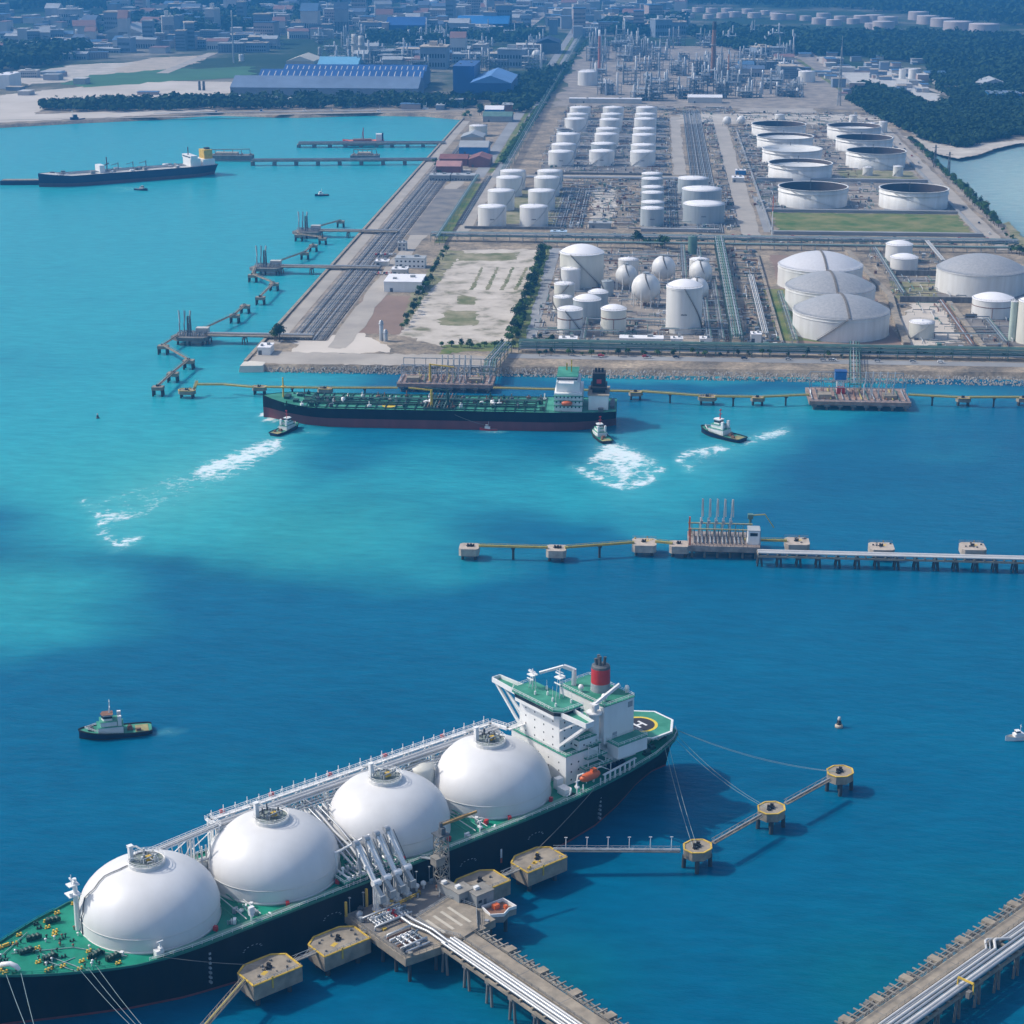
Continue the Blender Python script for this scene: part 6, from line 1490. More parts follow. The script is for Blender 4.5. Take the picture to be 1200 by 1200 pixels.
# ------------------------------------------------------------------ other vessels
def vessel(name, label, cat, px0, px1, B, D, hullm, bootm, deckm, bootz=.3, group=None, bow_first=True, rev=False):
    """hull between two waterline pixels; px0 = bow, px1 = stern"""
    a = Vector(at(*px0, 0)); b = Vector(at(*px1, 0)); d = a-b; L = d.length; c = (a+b)/2
    t = thing(name, label, cat, (c.x, c.y, 0), math.atan2(d.y, d.x), group); h = L/2
    bd = [(-h, B*.40), (-h*.93, B*.46), (-h*.75, B*.5), (h*.62, B*.5), (h*.76, B*.46), (h*.87, B*.36), (h*.95, B*.2), (h*1.0, B*.06), (h*1.02, .1)]
    bw = [(-h, B*.05), (-h*.92, B*.22), (-h*.8, B*.42), (-h*.6, B*.5), (h*.6, B*.5), (h*.75, B*.38), (h*.87, B*.2), (h*.95, B*.07), (h*.99, .1), (h*1.02, .05)]
    dz = [(-h, D*1.05), (-h*.7, D), (h*.7, D), (h*1.02, D*1.25)]
    st = [-h, -h*.97, -h*.93, -h*.86, -h*.75, -h*.6, 0, h*.5, h*.62, h*.7, h*.76, h*.82, h*.87, h*.91, h*.95, h*.98, h*1.0, h*1.02]
    r = hull_mesh(st, bd, bw, dz, [-1, 0, bootz*.5, bootz, .65, .85, 1.0])
    hull_parts(r, (hullm, bootm), 3, parent=t)
    m = MB(); n = len(st); vs = [(x, interp(bd, x)-.05, interp(dz, x)-.3) for x in st]+[(x, -interp(bd, x)+.05, interp(dz, x)-.3) for x in st]
    m.add(vs, [[i, n+i, n+i+1, i+1] for i in range(n-1)]); m.build('deck', deckm, t)
    return t, L
def mb_build(t, name, mt, *boxes):
    m = MB()
    for b in boxes: m.box(*b)
    return m.build(name, mt, t)
tk, L = vessel('oil_tanker', 'black oil tanker with a worn green deck and red waterline lying off the terminal quay', 'ship', (313, 489), (722, 497), 37, 11.5, HULL, BOOT, DECK2, .46)
h = L/2; dz_ = 11.4
m = MB(); m.rail([(x, s*17.8, dz_) for x in [-h*.7+i*8 for i in range(int(h*1.35/8))] for s in (1,)], 1.1, .07, 8); m.build('deck_railing', DKGREEN, tk)
for s in (0, 5.5, -5.5, 9.5): m = MB(); m.tube([(h*.78, s*.8, dz_+1), (0, s, dz_+1.2), (-h*.55, s, dz_+1.2)], .45, 6); m.build('deck_pipe', (DKGREEN, PGREEN)[s == 0], tk)
m = MB(); m.box(-h*.56, -1.3, dz_+2.2, h*.74, 1.3, dz_+2.5)
for q in range(20): m.bar((-h*.56+q*h*1.3/19, -1.2, dz_), (-h*.56+q*h*1.3/19, -1.2, dz_+2.3), .3)
m.build('deck_catwalk', DKGREEN, tk)
m = MB()
for q in range(26): m.box(-h*.6+q*h*1.4/25-.25, -17, dz_, -h*.6+q*h*1.4/25+.25, 17, dz_+.55)
for y in (-15.5, -8, 8, 15.5): m.box(-h*.6, y-.2, dz_, h*.8, y+.2, dz_+.4)
m.build('deck_frames', DKGREEN, tk)
m = MB(); m.box(-9, -16, dz_, 9, 16, dz_+.5); m.build('manifold_tray', DKGREEN, tk)
for q in range(9): m = MB(); m.cyl((-8+q*2, -17, dz_+1.4), (-8+q*2, 17, dz_+1.4), .35); m.build('manifold_pipe', (DKGREEN, RUST, PGREEN)[q % 3], tk)
for x in (4, -6): m = MB(); m.cyl((x, 11, dz_), (x, 11, dz_+11), .9, .7); m.bar((x, 11, dz_+10.5), (x+14, 10, dz_+11.5), .8); m.build('hose_crane', YEL if x > 0 else DKGREEN, tk)
m = MB(); m.lathe(h*.28, 9, [(4.4, dz_+.02), (.01, dz_+.02)], 20, False); m.build('winching_spot', mat('spot_yellow', (.7, .52, .05), .6, .05, .2), tk)
m = MB(); m.box(h*.28-8, 8.4, dz_+.03, h*.28-4.6, 9.6, dz_+.04); m.box(h*.28+4.6, 8.4, dz_+.03, h*.28+8, 9.6, dz_+.04); m.box(h*.28-5.4, 3.4, dz_+.03, h*.28+5.4, 4.2, dz_+.04); m.box(h*.28-5.4, 13.8, dz_+.03, h*.28+5.4, 14.6, dz_+.04); m.build('spot_marking', W, tk)
rn = random.Random(9)
for q in range(75):
    x = rn.uniform(-h*.6, h*.86); y = rn.uniform(-14, 15); m = MB(); m.cbox(x, y, dz_, rn.uniform(1, 3), rn.uniform(1, 2.4), rn.uniform(.9, 2.4), rn.random()); m.cyl((x, y, dz_), (x, y, dz_+rn.uniform(2, 4)), .35); m.build('deck_fitting', (DKGREEN, DKGREEN, W, RUST, STEELD)[q % 5], tk)
for x in (h*.55, h*.05, -h*.3): m = MB(); m.lathe(x, 4, [(1.2, dz_), (1.2, dz_+3), (.01, dz_+3.4)], 12); m.build('pump_house', W, tk)
m = MB(); m.cyl((h*.9, 0, dz_+1.5), (h*.9, 0, dz_+14), .6, .4); m.box(h*.9-1.5, -1.5, dz_+8, h*.9+1.5, 1.5, dz_+8.4); m.build('foremast', YEL, tk)
m = MB(); m.box(h*.86, -4, dz_+.8, h*.89, 4, dz_+3); m.box(h*.8, -9, dz_+.4, h*.83, -5, dz_+2.4); m.box(h*.8, 5, dz_+.4, h*.83, 9, dz_+2.4); m.build('windlass', DKGREEN, tk)
X0, X1 = -h*.81, -h*.655
ac = mb_build(tk, 'accommodation', W, (X0, -15, dz_, X1, 15, dz_+11))
mb_build(tk, 'accommodation_tier', W, (X0+1.5, -11, dz_+11, X1-1, 11, dz_+17))
mb_build(tk, 'wheelhouse', W, (X0+3, -12, dz_+17.3, X1-1.5, 12, dz_+20.4))
mb_build(tk, 'bridge_windows', GLASS, (X0+2.96, -12.05, dz_+18.5, X1-1.44, 12.05, dz_+19.6))
mb_build(tk, 'bridge_wing', W, (X0+5, -18, dz_+17, X1-2.5, 18, dz_+18))
mb_build(tk, 'bridge_roof', DECK2, (X0+2.6, -12.4, dz_+20.4, X1-1.2, 12.4, dz_+20.8))
for z in (2.2, 5.2, 8.2):
    m = MB()
    for q in range(7): m.box(X0+1.2+q*(X1-X0-3)/6, 15.0, dz_+z, X0+2.0+q*(X1-X0-3)/6, 15.05, dz_+z+.9)
    m.build('window_row', GLASS, ac)
    mb_build(tk, 'tier_deck', DECK2, (X0-.5, 14.9, dz_+z+1.4, X1+.5, 16.8, dz_+z+1.6))
m = MB(); m.bar((X0+7, 0, dz_+20.8), (X0+7, 0, dz_+28), .7); m.bar((X0+7, -3, dz_+25), (X0+7, 3, dz_+25), .5); m.bar((X0+10, -4, dz_+20.8), (X0+10, -4, dz_+25), .9); m.build('radar_mast', YEL, tk)
m = MB(); m.lathe(0, 0, [(.01, -3.4), (1.3, -2.6), (1.7, 0), (1.3, 2.6), (.01, 3.4)], 14); lbt = m.build('lifeboat', ORANGE, tk); lbt.location = (X0+9, 16.6, dz_+5.4); lbt.rotation_euler = (0, R(90), 0)
Y0, Y1 = -h*.955, -h*.845
mb_build(tk, 'engine_house', W, (Y0, -11, dz_, Y1, 11, dz_+9)); mb_build(tk, 'engine_house_deck', CONC2, (Y0-.6, -11.6, dz_+9, Y1+.6, 11.6, dz_+9.4))
fn = mb_build(tk, 'funnel', BLK, (Y0+2, -5, dz_+9.4, Y1-2, 5, dz_+21)); mb_build(tk, 'funnel_emblem', RED, (Y0+4.4, 5.0, dz_+15, Y1-4.6, 5.06, dz_+17.5)); mb_build(tk, 'funnel_wings', BLK, (Y0+1, -8, dz_+12, Y1-1, 8, dz_+13.2))
m = MB()
for q in range(3): m.cyl(((Y0+Y1)/2-2+q*2, 0, dz_+21), ((Y0+Y1)/2-2+q*2, 0, dz_+23.4), .7)
m.build('exhaust_pipe', BLK, tk)
mb_build(tk, 'poop_machinery', STEELD, (-h*.99, -8, dz_, -h*.965, 8, dz_+2.2), (-h*.93, 12, dz_, -h*.9, 15, dz_+2))
line('grey towing line from the green tanker to the small red launch', (at(533, 486, 11)[0], at(533, 486, 11)[1], 11), (*at(568, 498, 3), 3), .5, .12, ROPED)
# far tanker
ft, L = vessel('oil_tanker', 'navy far tanker with a pale deck and a yellow funnel moored at the long pier', 'ship', (48, 219), (251, 203.5), 34, 12, NAVY, mat('boot_dull', (.10, .04, .05), .6, .2, .1), WALLC, .3)
h = L/2; dz_ = 11.8
for s in (0, 5, -6): m = MB(); m.tube([(h*.8, s, dz_+1), (-h*.65, s, dz_+1)], .6); m.build('deck_pipe', STEEL, ft)
rn = random.Random(4)
for q in range(40):
    x = rn.uniform(-h*.6, h*.9); y = rn.uniform(-13, 13); m = MB(); m.cbox(x, y, dz_, rn.uniform(1.5, 5), rn.uniform(1.5, 4), rn.uniform(1, 3)); m.build('deck_fitting', (STEELD, W, STEEL, WALLG)[q % 4], ft)
m = MB()
for x in (h*.12, -h*.05, -h*.2): m.cyl((x, 0, dz_), (x, 0, dz_+9), .5); m.bar((x, 0, dz_+8), (x+9, 3, dz_+7), .5)
m.build('deck_crane', STEELD, ft)
mb_build(ft, 'midship_house', W, (h*.30, -7, dz_, h*.36, 9, dz_+8)); m = MB(); m.bar((h*.25, 0, dz_), (h*.25, 0, dz_+16), 1); m.bar((h*.2, -8, dz_+8), (h*.3, 8, dz_+8), 1); m.build('derrick', STEELD, ft)
mb_build(ft, 'accommodation', W, (-h*.8, -12, dz_, -h*.68, 12, dz_+8)); mb_build(ft, 'wheelhouse', W, (-h*.76, -14, dz_+8, -h*.68, 14, dz_+12)); mb_build(ft, 'bridge_windows', GLASS, (-h*.762, -12, dz_+9.6, -h*.678, 12, dz_+10.8))
m = MB(); m.bar((-h*.7, 0, dz_+12), (-h*.7, 0, dz_+21), 1); m.build('mast', STEELD, ft)
mb_build(ft, 'funnel', YEL, (-h*.96, -8, dz_+6, -h*.86, 8, dz_+17)); mb_build(ft, 'engine_house', W, (-h*.97, -12, dz_, -h*.83, 12, dz_+7)); mb_build(ft, 'funnel_top', BLK, (-h*.95, -3, dz_+17, -h*.9, 3, dz_+19))
rs, L = vessel('coaster', 'red-hulled coaster lying at the far pier', 'ship', (402, 170), (450, 169.5), 16, 6, RED, BOOT, ORANGE, .3); h = L/2
mb_build(rs, 'deck_house', W, (-h*.9, -6, 5.8, -h*.62, 6, 14)); mb_build(rs, 'funnel', NAVY, (-h*.98, -3, 6, -h*.9, 3, 15)); m = MB(); m.bar((0, 0, 5), (0, 0, 22), 1); m.bar((h*.1, 0, 5), (0, 0, 20), .6); m.build('derrick', RED, rs); mb_build(rs, 'hatch_cover', RUST, (-h*.4, -5, 5.8, h*.5, 5, 7.6))
# tugs
def tug(label, bow, stern, hullm, housem=None, mastm=None, fender=True, detail=True, deckm=None, name='tugboat', cat='tug', group=None):
    a = Vector(at(*bow, 0)); b = Vector(at(*stern, 0)); d = a-b; L = d.length; c = (a+b)/2; k = L/30.0
    t = thing(name, label, cat, (c.x, c.y, 0), math.atan2(d.y, d.x), group); t.scale = (k, k, k); housem = housem or W; mastm = mastm or W
    h = 15; bd = [(-15, 3.6), (-14, 4.6), (-9, 5.1), (4, 5.1), (9, 4.4), (12, 3.1), (14, 1.6), (15, .4)]; bw = [(-15, 2.8), (-13, 4.2), (-9, 4.7), (4, 4.7), (9, 3.4), (12, 2), (14, .8), (15, .2)]; dz = [(-15, 2.2), (-4, 2.3), (5, 3.1), (15, 4.2)]
    st = [-15, -14, -12, -9, -4, 0, 4, 6.5, 9, 10.5, 12, 13, 14, 14.6, 15]
    hull_parts(hull_mesh(st, bd, bw, dz, [-1, 0, .15, .5, 1.0]), (hullm, BLK), 2, parent=t)
    m = MB(); n = len(st); vs = [(x, interp(bd, x)-.3, interp(dz, x)-.55) for x in st]+[(x, -interp(bd, x)+.3, interp(dz, x)-.55) for x in st]; m.add(vs, [[i, n+i, n+i+1, i+1] for i in range(n-1)]); m.build('deck', deckm or DECK2, t)
    m = MB()
    for s in (1, -1):
        pts = [(x, s*interp(bd, x), interp(dz, x)-.35) for x in st]
        for p, q in zip(pts, pts[1:]): m.bar(p, q, .5, .55)
    m.build('fender', BLK, t)
    hs = mb_build(t, 'deckhouse', housem, (-3.2, -3.6, 1.9, 7.2, 3.6, 5.0))
    mb_build(t, 'house_roof', DECK2, (-3.5, -3.9, 5.0, 7.6, 3.9, 5.15))
    mb_build(t, 'upper_house', housem, (-.8, -2.8, 5.15, 6, 2.8, 7.2)); mb_build(t, 'upper_deck', DECK2, (-1.2, -3.2, 7.2, 6.4, 3.2, 7.34))
    m = MB(); m.prism([(1, -2), (4.6, -2), (5.4, 0), (4.6, 2), (1, 2)], 7.34, 9.9); wh = m.build('wheelhouse', housem, t)
    m = MB(); m.prism([(.95, -2.06), (4.64, -2.06), (5.48, 0), (4.64, 2.06), (.95, 2.06)], 8.3, 9.4); m.build('wheelhouse_windows', GLASS, wh)
    m = MB(); m.prism([(.6, -2.3), (4.9, -2.3), (5.8, 0), (4.9, 2.3), (.6, 2.3)], 9.9, 10.15); m.build('wheelhouse_roof', RUST if mastm is W and hullm is NAVY else housem, wh)
    for s in (1, -1): m = MB(); m.cbox(-1.9, s*2.6, 5.1, 1.5, 1.3, 4.4); m.build('funnel', housem, t)
    m = MB(); m.cyl((1.8, 0, 10.1), (1.8, 0, 16.2), .22, .14); m.bar((1.8, -1.3, 13), (1.8, 1.3, 13), .3); m.bar((1.8, -.9, 15.4), (1.8, .9, 15.4), .35, .5); m.cyl((2.3, 0, 10.1), (1.9, 0, 13), .12); m.build('mast', mastm, t)
    m = MB(); m.cyl((10, -1, 4), (10, 1, 4), .8, n=12); m.cbox(10, 0, 3, 2.4, 2.6, .8); m.build('towing_winch', STEELD, t)
    m = MB(); m.cyl((-6, -1, 2.9), (-6, 1, 2.9), .8, n=12); m.cbox(-6, 0, 1.8, 2.2, 3, .9); m.cbox(-9.5, 2.4, 1.8, 2, 1.2, 1.1); m.build('aft_winch', RUST, t)
    mb_build(t, 'working_deck', mat('deck_ochre_'+label[:4], (.30, .27, .12), .8, .2, .3), (-13.6, -3.4, 1.72, -8.2, 3.4, 1.8))
    m = MB(); m.rail([(12.5, 0, 3.9), (8, 3.6, 3.4), (2, 4.6, 2.8), (-3, 4.7, 2.5)], 1, .07, 1.6); m.rail([(12.5, 0, 3.9), (8, -3.6, 3.4), (2, -4.6, 2.8), (-3, -4.7, 2.5)], 1, .07, 1.6); m.build('railing', W, t)
    return t
tug('navy tug with stepped white house alone on open water left of the gas carrier', (93, 865), (178, 856), NAVY)
tug('navy tug pushing at the bow of the green tanker', (349, 500), (320, 511), NAVY, mastm=RED)
tug('tug with a red mast and pale decks pushing at the stern of the green tanker', (696, 507), (712, 520), BLK, mastm=RED, deckm=DECK)
tug('navy tug with a red mast turning in its own wake east of the tanker', (822, 506), (871, 518), NAVY, mastm=RED)
def boat(label, bow, stern, hullm, houses, cat='boat', name='work_boat', mast=True):
    a = Vector(at(*bow, 0)); b = Vector(at(*stern, 0)); d = a-b; L = d.length; c = (a+b)/2; k = L/16.0
    t = thing(name, label, cat, (c.x, c.y, 0), math.atan2(d.y, d.x)); t.scale = (k, k, k)
    bd = [(-8, 2.2), (0, 2.4), (4, 2.0), (6.5, 1.0), (8, .1)]; bw = [(-8, 1.9), (0, 2.1), (4, 1.5), (6.5, .6), (8, .05)]; dz = [(-8, 1.5), (0, 1.6), (8, 2.6)]; st = [-8, -6, -2, 0, 2, 4, 5.3, 6.5, 7.3, 8]
    hull_parts(hull_mesh(st, bd, bw, dz, [-1, 0, .2, .6, 1]), (hullm, hullm), 2, parent=t)
    m = MB(); n = len(st); vs = [(x, interp(bd, x)-.15, interp(dz, x)-.3) for x in st]+[(x, -interp(bd, x)+.15, interp(dz, x)-.3) for x in st]; m.add(vs, [[i, n+i, n+i+1, i+1] for i in range(n-1)]); m.build('deck', CONC, t)
    mb_build(t, 'cabin', houses, (-1.5, -1.5, 1.3, 3.5, 1.5, 3.4)); mb_build(t, 'wheelhouse', houses, (.5, -1.2, 3.4, 2.8, 1.2, 5)); mb_build(t, 'window', GLASS, (.46, -1.22, 4, 2.84, 1.22, 4.6))
    if mast: m = MB(); m.cyl((0, 0, 3.4), (0, 0, 8), .1); m.bar((0, -.8, 7), (0, .8, 7), .15); m.build('mast', W, t)
    return t
boat('small red launch with a white cabin beside the tanker hull', (562, 504), (583, 504), RED, W)
boat('white work boat with a tall mast at the right edge', (1178, 868), (1212, 864), W, W)
boat('small dark speedboat drawing a white wake off the far tanker', (173, 223.5), (158, 222.5), NAVY, WALLC, mast=False)
boat('navy launch with a white cabin on the bay north of the third west jetty', (369, 230), (385, 229), NAVY, W)
boat('dark work boat lying off the northern beach', (100, 143), (71, 144.5), NAVY, NAVY)
FQ = 'boats along the north quay'
for i, (x, y, w_, hm, hs) in enumerate(((255, 134.5, 14, NAVY, BLUE), (308, 133.5, 16, NAVY, BLUE), (358, 132.5, 15, WALLC, W), (390, 133, 16, NAVY, W), (411, 132, 13, NAVY, W), (445, 133.8, 17, NAVY, W), (474, 131.5, 15, WALLC, W), (500, 131, 22, RED, W))):
    boat(['blue boat at the north quay, westernmost', 'blue boat at the north quay, second from the west', 'pale boat at the north quay, third from the west', 'white-cabined dark boat at the north quay, fourth from the west', 'small white-cabined boat, middle of the north quay row', 'larger white-cabined boat in front of the north quay row', 'pale boat at the north quay, second from the east', 'red and white boat at the eastern end of the north quay'][i], (x-w_/2, y), (x+w_/2, y), hm, hs)['group'] = FQ
# buoys
for px_, py_, s, lab in ((983, 852, 1, 'white and black channel buoy floating right of the gas carrier'), (114.5, 490, .7, 'tiny dark buoy on the open water left of the tugs')):
    x, y = at(px_, py_, 0); t = thing('buoy', lab, 'buoy', (x, y, 0)); t.scale = (s, s, s)
    m = MB(); m.lathe(0, 0, [(1.2, -.4), (1.5, 0), (1.5, .8), (1.2, 1.1), (.01, 1.15)], 16); m.build('float', TANR if s == 1 else STEELD, t)
    m = MB()
    for q in range(4): a = q*math.pi/2; m.bar((1.0*math.cos(a), 1.0*math.sin(a), 1), (.5*math.cos(a), .5*math.sin(a), 3), .16)
    m.lathe(0, 0, [(.8, 1.1), (.6, 2.5), (.01, 2.5)], 10); m.build('tower', BLK, t)
    m = MB(); m.lathe(0, 0, [(.6, 3), (.7, 3.4), (.5, 4.2), (.01, 4.4)], 12); m.build('lantern', WALLC, t)
# ------------------------------------------------------------------ buildings on the terminal
def building(label, x, y, w, d, h, wall=None, roof=None, kind='flat', rz=0.0, floors=0, cat='building', name='building', group=None, door=True, loc_z=GZ, strips=None):
    wall = wall or WALLC; roof = roof or GREYR
    t = thing(name, label, cat, (x, y, loc_z), rz, group)
    m = MB(); m.cbox(0, 0, 0, w, d, h); m.build('wall', wall, t)
    m = MB()
    if kind == 'flat':
        m.cbox(0, 0, h+.003, w+.6, d+.6, .5); rf = m.build('roof', roof, t)
        m = MB(); m.cbox(w*.2, d*.1, h+.5, min(4, w*.2), min(3, d*.3), 1.6); m.cbox(-w*.25, -d*.15, h+.5, min(3, w*.15), min(3, d*.3), 1.2); m.build('roof_unit', WALLG, rf)
    else:
        e = .18*min(w, d)
        if w >= d: vs = [(-w/2-.5, -d/2-.5, h), (w/2+.5, -d/2-.5, h), (w/2+.5, d/2+.5, h), (-w/2-.5, d/2+.5, h), (-w/2-.5, 0, h+e), (w/2+.5, 0, h+e)]; fs = [[0, 1, 5, 4], [2, 3, 4, 5], [1, 2, 5], [3, 0, 4], [3, 2, 1, 0]]
        else: vs = [(-w/2-.5, -d/2-.5, h), (w/2+.5, -d/2-.5, h), (w/2+.5, d/2+.5, h), (-w/2-.5, d/2+.5, h), (0, -d/2-.5, h+e), (0, d/2+.5, h+e)]; fs = [[0, 1, 4], [1, 2, 5, 4], [2, 3, 5], [3, 0, 4, 5], [3, 2, 1, 0]]
        m.add([(a, b, c+.01) for a, b, c in vs], fs); rf = m.build('roof', roof, t)
        if strips:
            m = MB()
            if w >= d:
                for q in range(strips):
                    xx = -w/2+w*(q+.5)/strips; sl = e/(d/2+.5)
                    for y0_, y1_ in ((-d*.40, -d*.08),): m.add([(xx-.7, y0_, h+.08+sl*(d/2+.5+y0_)), (xx+.7, y0_, h+.08+sl*(d/2+.5+y0_)), (xx+.7, y1_, h+.08+sl*(d/2+.5+y1_)), (xx-.7, y1_, h+.08+sl*(d/2+.5+y1_))], [[0, 1, 2, 3]])
            m.build('skylight', WALLC, rf)
    for k in range(floors):
        m = MB(); z = 1.1+k*(h/floors); n = max(2, int(w/3.2))
        for q in range(n):
            xx = -w/2+w*(q+.5)/n; m.box(xx-.75, -d/2-.05, z, xx+.75, -d/2+.02, z+1.3)
        m.build('window_row', GLASS, t)
    if door: m = MB(); m.box(-w*.3-1.2, -d/2-.07, 0, -w*.3+1.2, -d/2+.02, min(3.2, h*.7)); m.build('door', STEELD, t)
    return t
def b_px(label, x0, x1, ybot, h, d, *a, **k):
    """building whose front wall foot runs x0..x1 at row ybot"""
    A = at(x0, ybot, GZ); B_ = at(x1, ybot, GZ); return building(label, (A[0]+B_[0])/2, A[1]+d/2, B_[0]-A[0], d, h, *a, **k)
b_px('white low-roofed warehouse beside the brown dirt lot', 450, 494, 342, 8, 32, W, WROOF, cat='warehouse', name='warehouse')
b_px('long two-storey white office north of the white warehouse', 463, 498, 314, 8, 14, W, GREYR, floors=2)
b_px('small white flat-roofed office between warehouse and long office', 459, 477, 323, 5, 12, WALLC, WROOF, floors=1)
b_px('pale blue-grey cube house above the offices', 466, 476, 294, 7, 9, WALLC, GREYR, floors=2)
b_px('low shed with a pale roof beside the long office', 440, 455, 312, 4, 10, WALLC, WROOF)
b_px('open-fronted white canopy hut at the south west corner', 302, 317, 416, 5, 14, W, WROOF, door=True)
b_px('pink-roofed shed nearest the sea at the red-roofed works', 511, 540, 203, 8, 26, REDR, mat('pink_roof', (.42, .22, .20), .7, .2, .05), kind='gable', cat='shed', name='shed')
b_px('long red-roofed shed behind the pink-roofed one', 515, 548, 194, 8, 24, REDR, REDR, kind='gable', cat='shed', name='shed')
b_px('red-roofed hall east of the pink-roofed shed', 549, 574, 196, 9, 40, REDR, REDR, kind='gable', cat='shed', name='shed')
b_px('long grey flat building in front of the red-roofed works', 503, 527, 212, 6, 18, WALLG, GREYR, floors=1)
b_px('grey flat building beside the green rack, east of its twin', 529, 556, 212, 6, 18, WALLG, GREYR, floors=1)
b_px('blue-edged grey workshop north of the red-roofed works', 538, 572, 181, 9, 34, BLUE, GREYR, kind='gable', cat='shed', name='workshop')
b_px('tan workshop with a grey roof beside the shore road', 540, 566, 170, 10, 40, TANR, GREYR, kind='gable', cat='shed', name='workshop')
b_px('green-roofed store near the north west corner', 566, 600, 143, 8, 30, WALLG, PGREEN, kind='gable', cat='shed', name='store')
b_px('pale store with a blue strip behind the green-roofed one', 568, 590, 134, 7, 26, BLUE, WROOF, kind='gable', cat='shed', name='store')
b_px('brown block house near the causeway road', 588, 602, 131, 10, 30, BRICK, GREYR)
meas_tank('cream flat tank near the red-roofed works', 550, 571, 147, 160, stair=0, shell=WT2, n=24)
b_px('long low white control house by the quay rack', 726, 777, 405, 5, 10, W, WROOF, name='control_house', floors=1)
b_px('small white hut by the quay rack at the front west corner', 655, 676, 404, 4, 9, W, WROOF, name='hut')
b_px('white shed beside the pale green pipe bridge', 786, 800, 404, 4, 8, W, WROOF, name='hut')
b_px('small white shed near the tall white tank, farther east', 820, 834, 404, 4, 8, W, WROOF, name='hut')
b_px('white cabin at the foot of the domed tanks', 880, 892, 402, 6, 9, W, WROOF, name='hut')
b_px('pale blue-roofed shelter at the crossing rack', 645, 664, 277, 4, 10, W, mat('paleblue_roof', (.42, .55, .66), .5, .1, .1), name='shelter')
b_px('long white pipe shed behind the three tank columns', 667, 752, 121, 7, 14, WALLC, WROOF, name='shed', cat='shed')
b_px('long pale shed at the edge of the refinery', 806, 846, 121, 9, 20, WALLC, WROOF, name='shed', cat='shed', kind='gable')
b_px('pump house with a white roof among the floating roof tanks', 858, 872, 214, 5, 16, WALLC, WROOF, name='pump_house')
b_px('blue-white pump shelter beside the manifold pipework', 862, 874, 205, 5, 10, BLUE, WROOF, name='pump_house')
b_px('low grey substation behind the long crossing rack', 690, 716, 268, 5, 12, WALLG, GREYR, name='substation')
for i, (x, y) in enumerate(((447, 399), (452, 400))):
    X, Y = at(x, y, GZ); t = thing('process_column', 'slim silver column standing by the shore track, %s of two' % ('taller' if i == 0 else 'shorter'), 'column', (X, Y, GZ)); m = MB(); m.lathe(0, 0, [(1.5, 0), (1.5, 14-6*i), (.01, 15-6*i)], 14); m.build('shell', SILV, t); m = MB(); m.lathe(0, 0, [(2.1, 12-6*i), (2.1, 12.3-6*i), (1.5, 12.3-6*i)], 12, False); m.build('platform', STEEL, t)
X, Y = at(904, 286, GZ); t = thing('flag_pole', 'tall white pole with an orange top at the corner of the green field', 'pole', (X, Y, GZ)); m = MB(); m.cyl((0, 0, 0), (0, 0, 30), .55, .4); m.build('shaft', W, t); m = MB(); m.cyl((0, 0, 30), (0, 0, 44), .4, .25); m.bar((-1.6, 0, 38), (1.6, 0, 38), .3); m.build('top', ORANGE, t)
NHW = mat('hall_bluegrey', (.16, .20, .27), .7, .2, .02); NHR = mat('hall_roof_bluegrey', (.13, .19, .29), .6, .2, .02)
# the north shore sheds
A = at(270, 112, GZ); B_ = at(492, 112, GZ); wN = B_[0]-A[0]
for i, (dd, hh) in enumerate(((85, 13), (85, 16), (80, 18))):
    building(['front bay of the long blue-roofed hall on the north shore', 'middle bay of the long blue-roofed hall on the north shore', 'rear bay of the long blue-roofed hall on the north shore'][i], (A[0]+B_[0])/2+i*10, A[1]+[43, 130, 215][i], wN-i*30, dd, hh, NHW if i == 0 else BLUER, NHR if i == 0 else BLUER, kind='gable', cat='hall', name='factory_hall', strips=26 if i else None, door=False)
b_px('tall dark blue factory block beside the long hall', 531, 556, 112, 46, 110, BLUER, BLUER, cat='factory', name='factory_block')
b_px('bright blue factory shed with a paler roof at the water corner', 551, 599, 117, 26, 150, BLUER, mat('blue_roof_pale', (.10, .24, .50), .5, .1, .02), kind='gable', cat='factory', name='factory_block', door=False)
b_px('pale grey warehouse behind the blue factory block', 336, 368, 82, 16, 90, TANR, mat('cream_roof', (.6, .56, .46), .6, .1, .02), kind='gable', cat='warehouse', name='warehouse', door=False)
b_px('light blue roofed shed right of the cream warehouse', 372, 420, 84, 12, 70, BLUE, mat('sky_roof', (.16, .42, .62), .5, .1, .02), kind='gable', cat='warehouse', name='warehouse', door=False)
b_px('long teal-grey shed on the far left plain', 121, 168, 50, 22, 120, WALLG, GREYR, kind='gable', cat='warehouse', name='warehouse', door=False)
b_px('white block at the left edge above the beach', -5, 12, 104, 22, 60, W, WROOF, cat='warehouse', name='warehouse')
b_px('dark barrel-roofed hall beside the highway', 628, 655, 63, 22, 90, STEELD, NAVY, kind='gable', cat='hall', name='factory_hall', door=False)
b_px('blue-fronted long hall far back left of the highway', 535, 596, 40, 24, 90, BLUER, BLUE, kind='gable', cat='hall', name='factory_hall', door=False)
b_px('deep blue hall farther left on the plain', 452, 498, 43, 26, 90, BLUER, BLUER, kind='gable', cat='hall', name='factory_hall', door=False)
b_px('pale blue warehouse by the small white sheds at the village', 1160, 1196, 119, 12, 50, BLUE, mat('slate_roof', (.14, .20, .28), .6, .1, .05), cat='warehouse', name='warehouse', floors=2)
b_px('pale roofed warehouse above the village lawn', 1148, 1182, 106, 10, 60, WALLG, GREYR, cat='warehouse', name='warehouse', kind='gable')
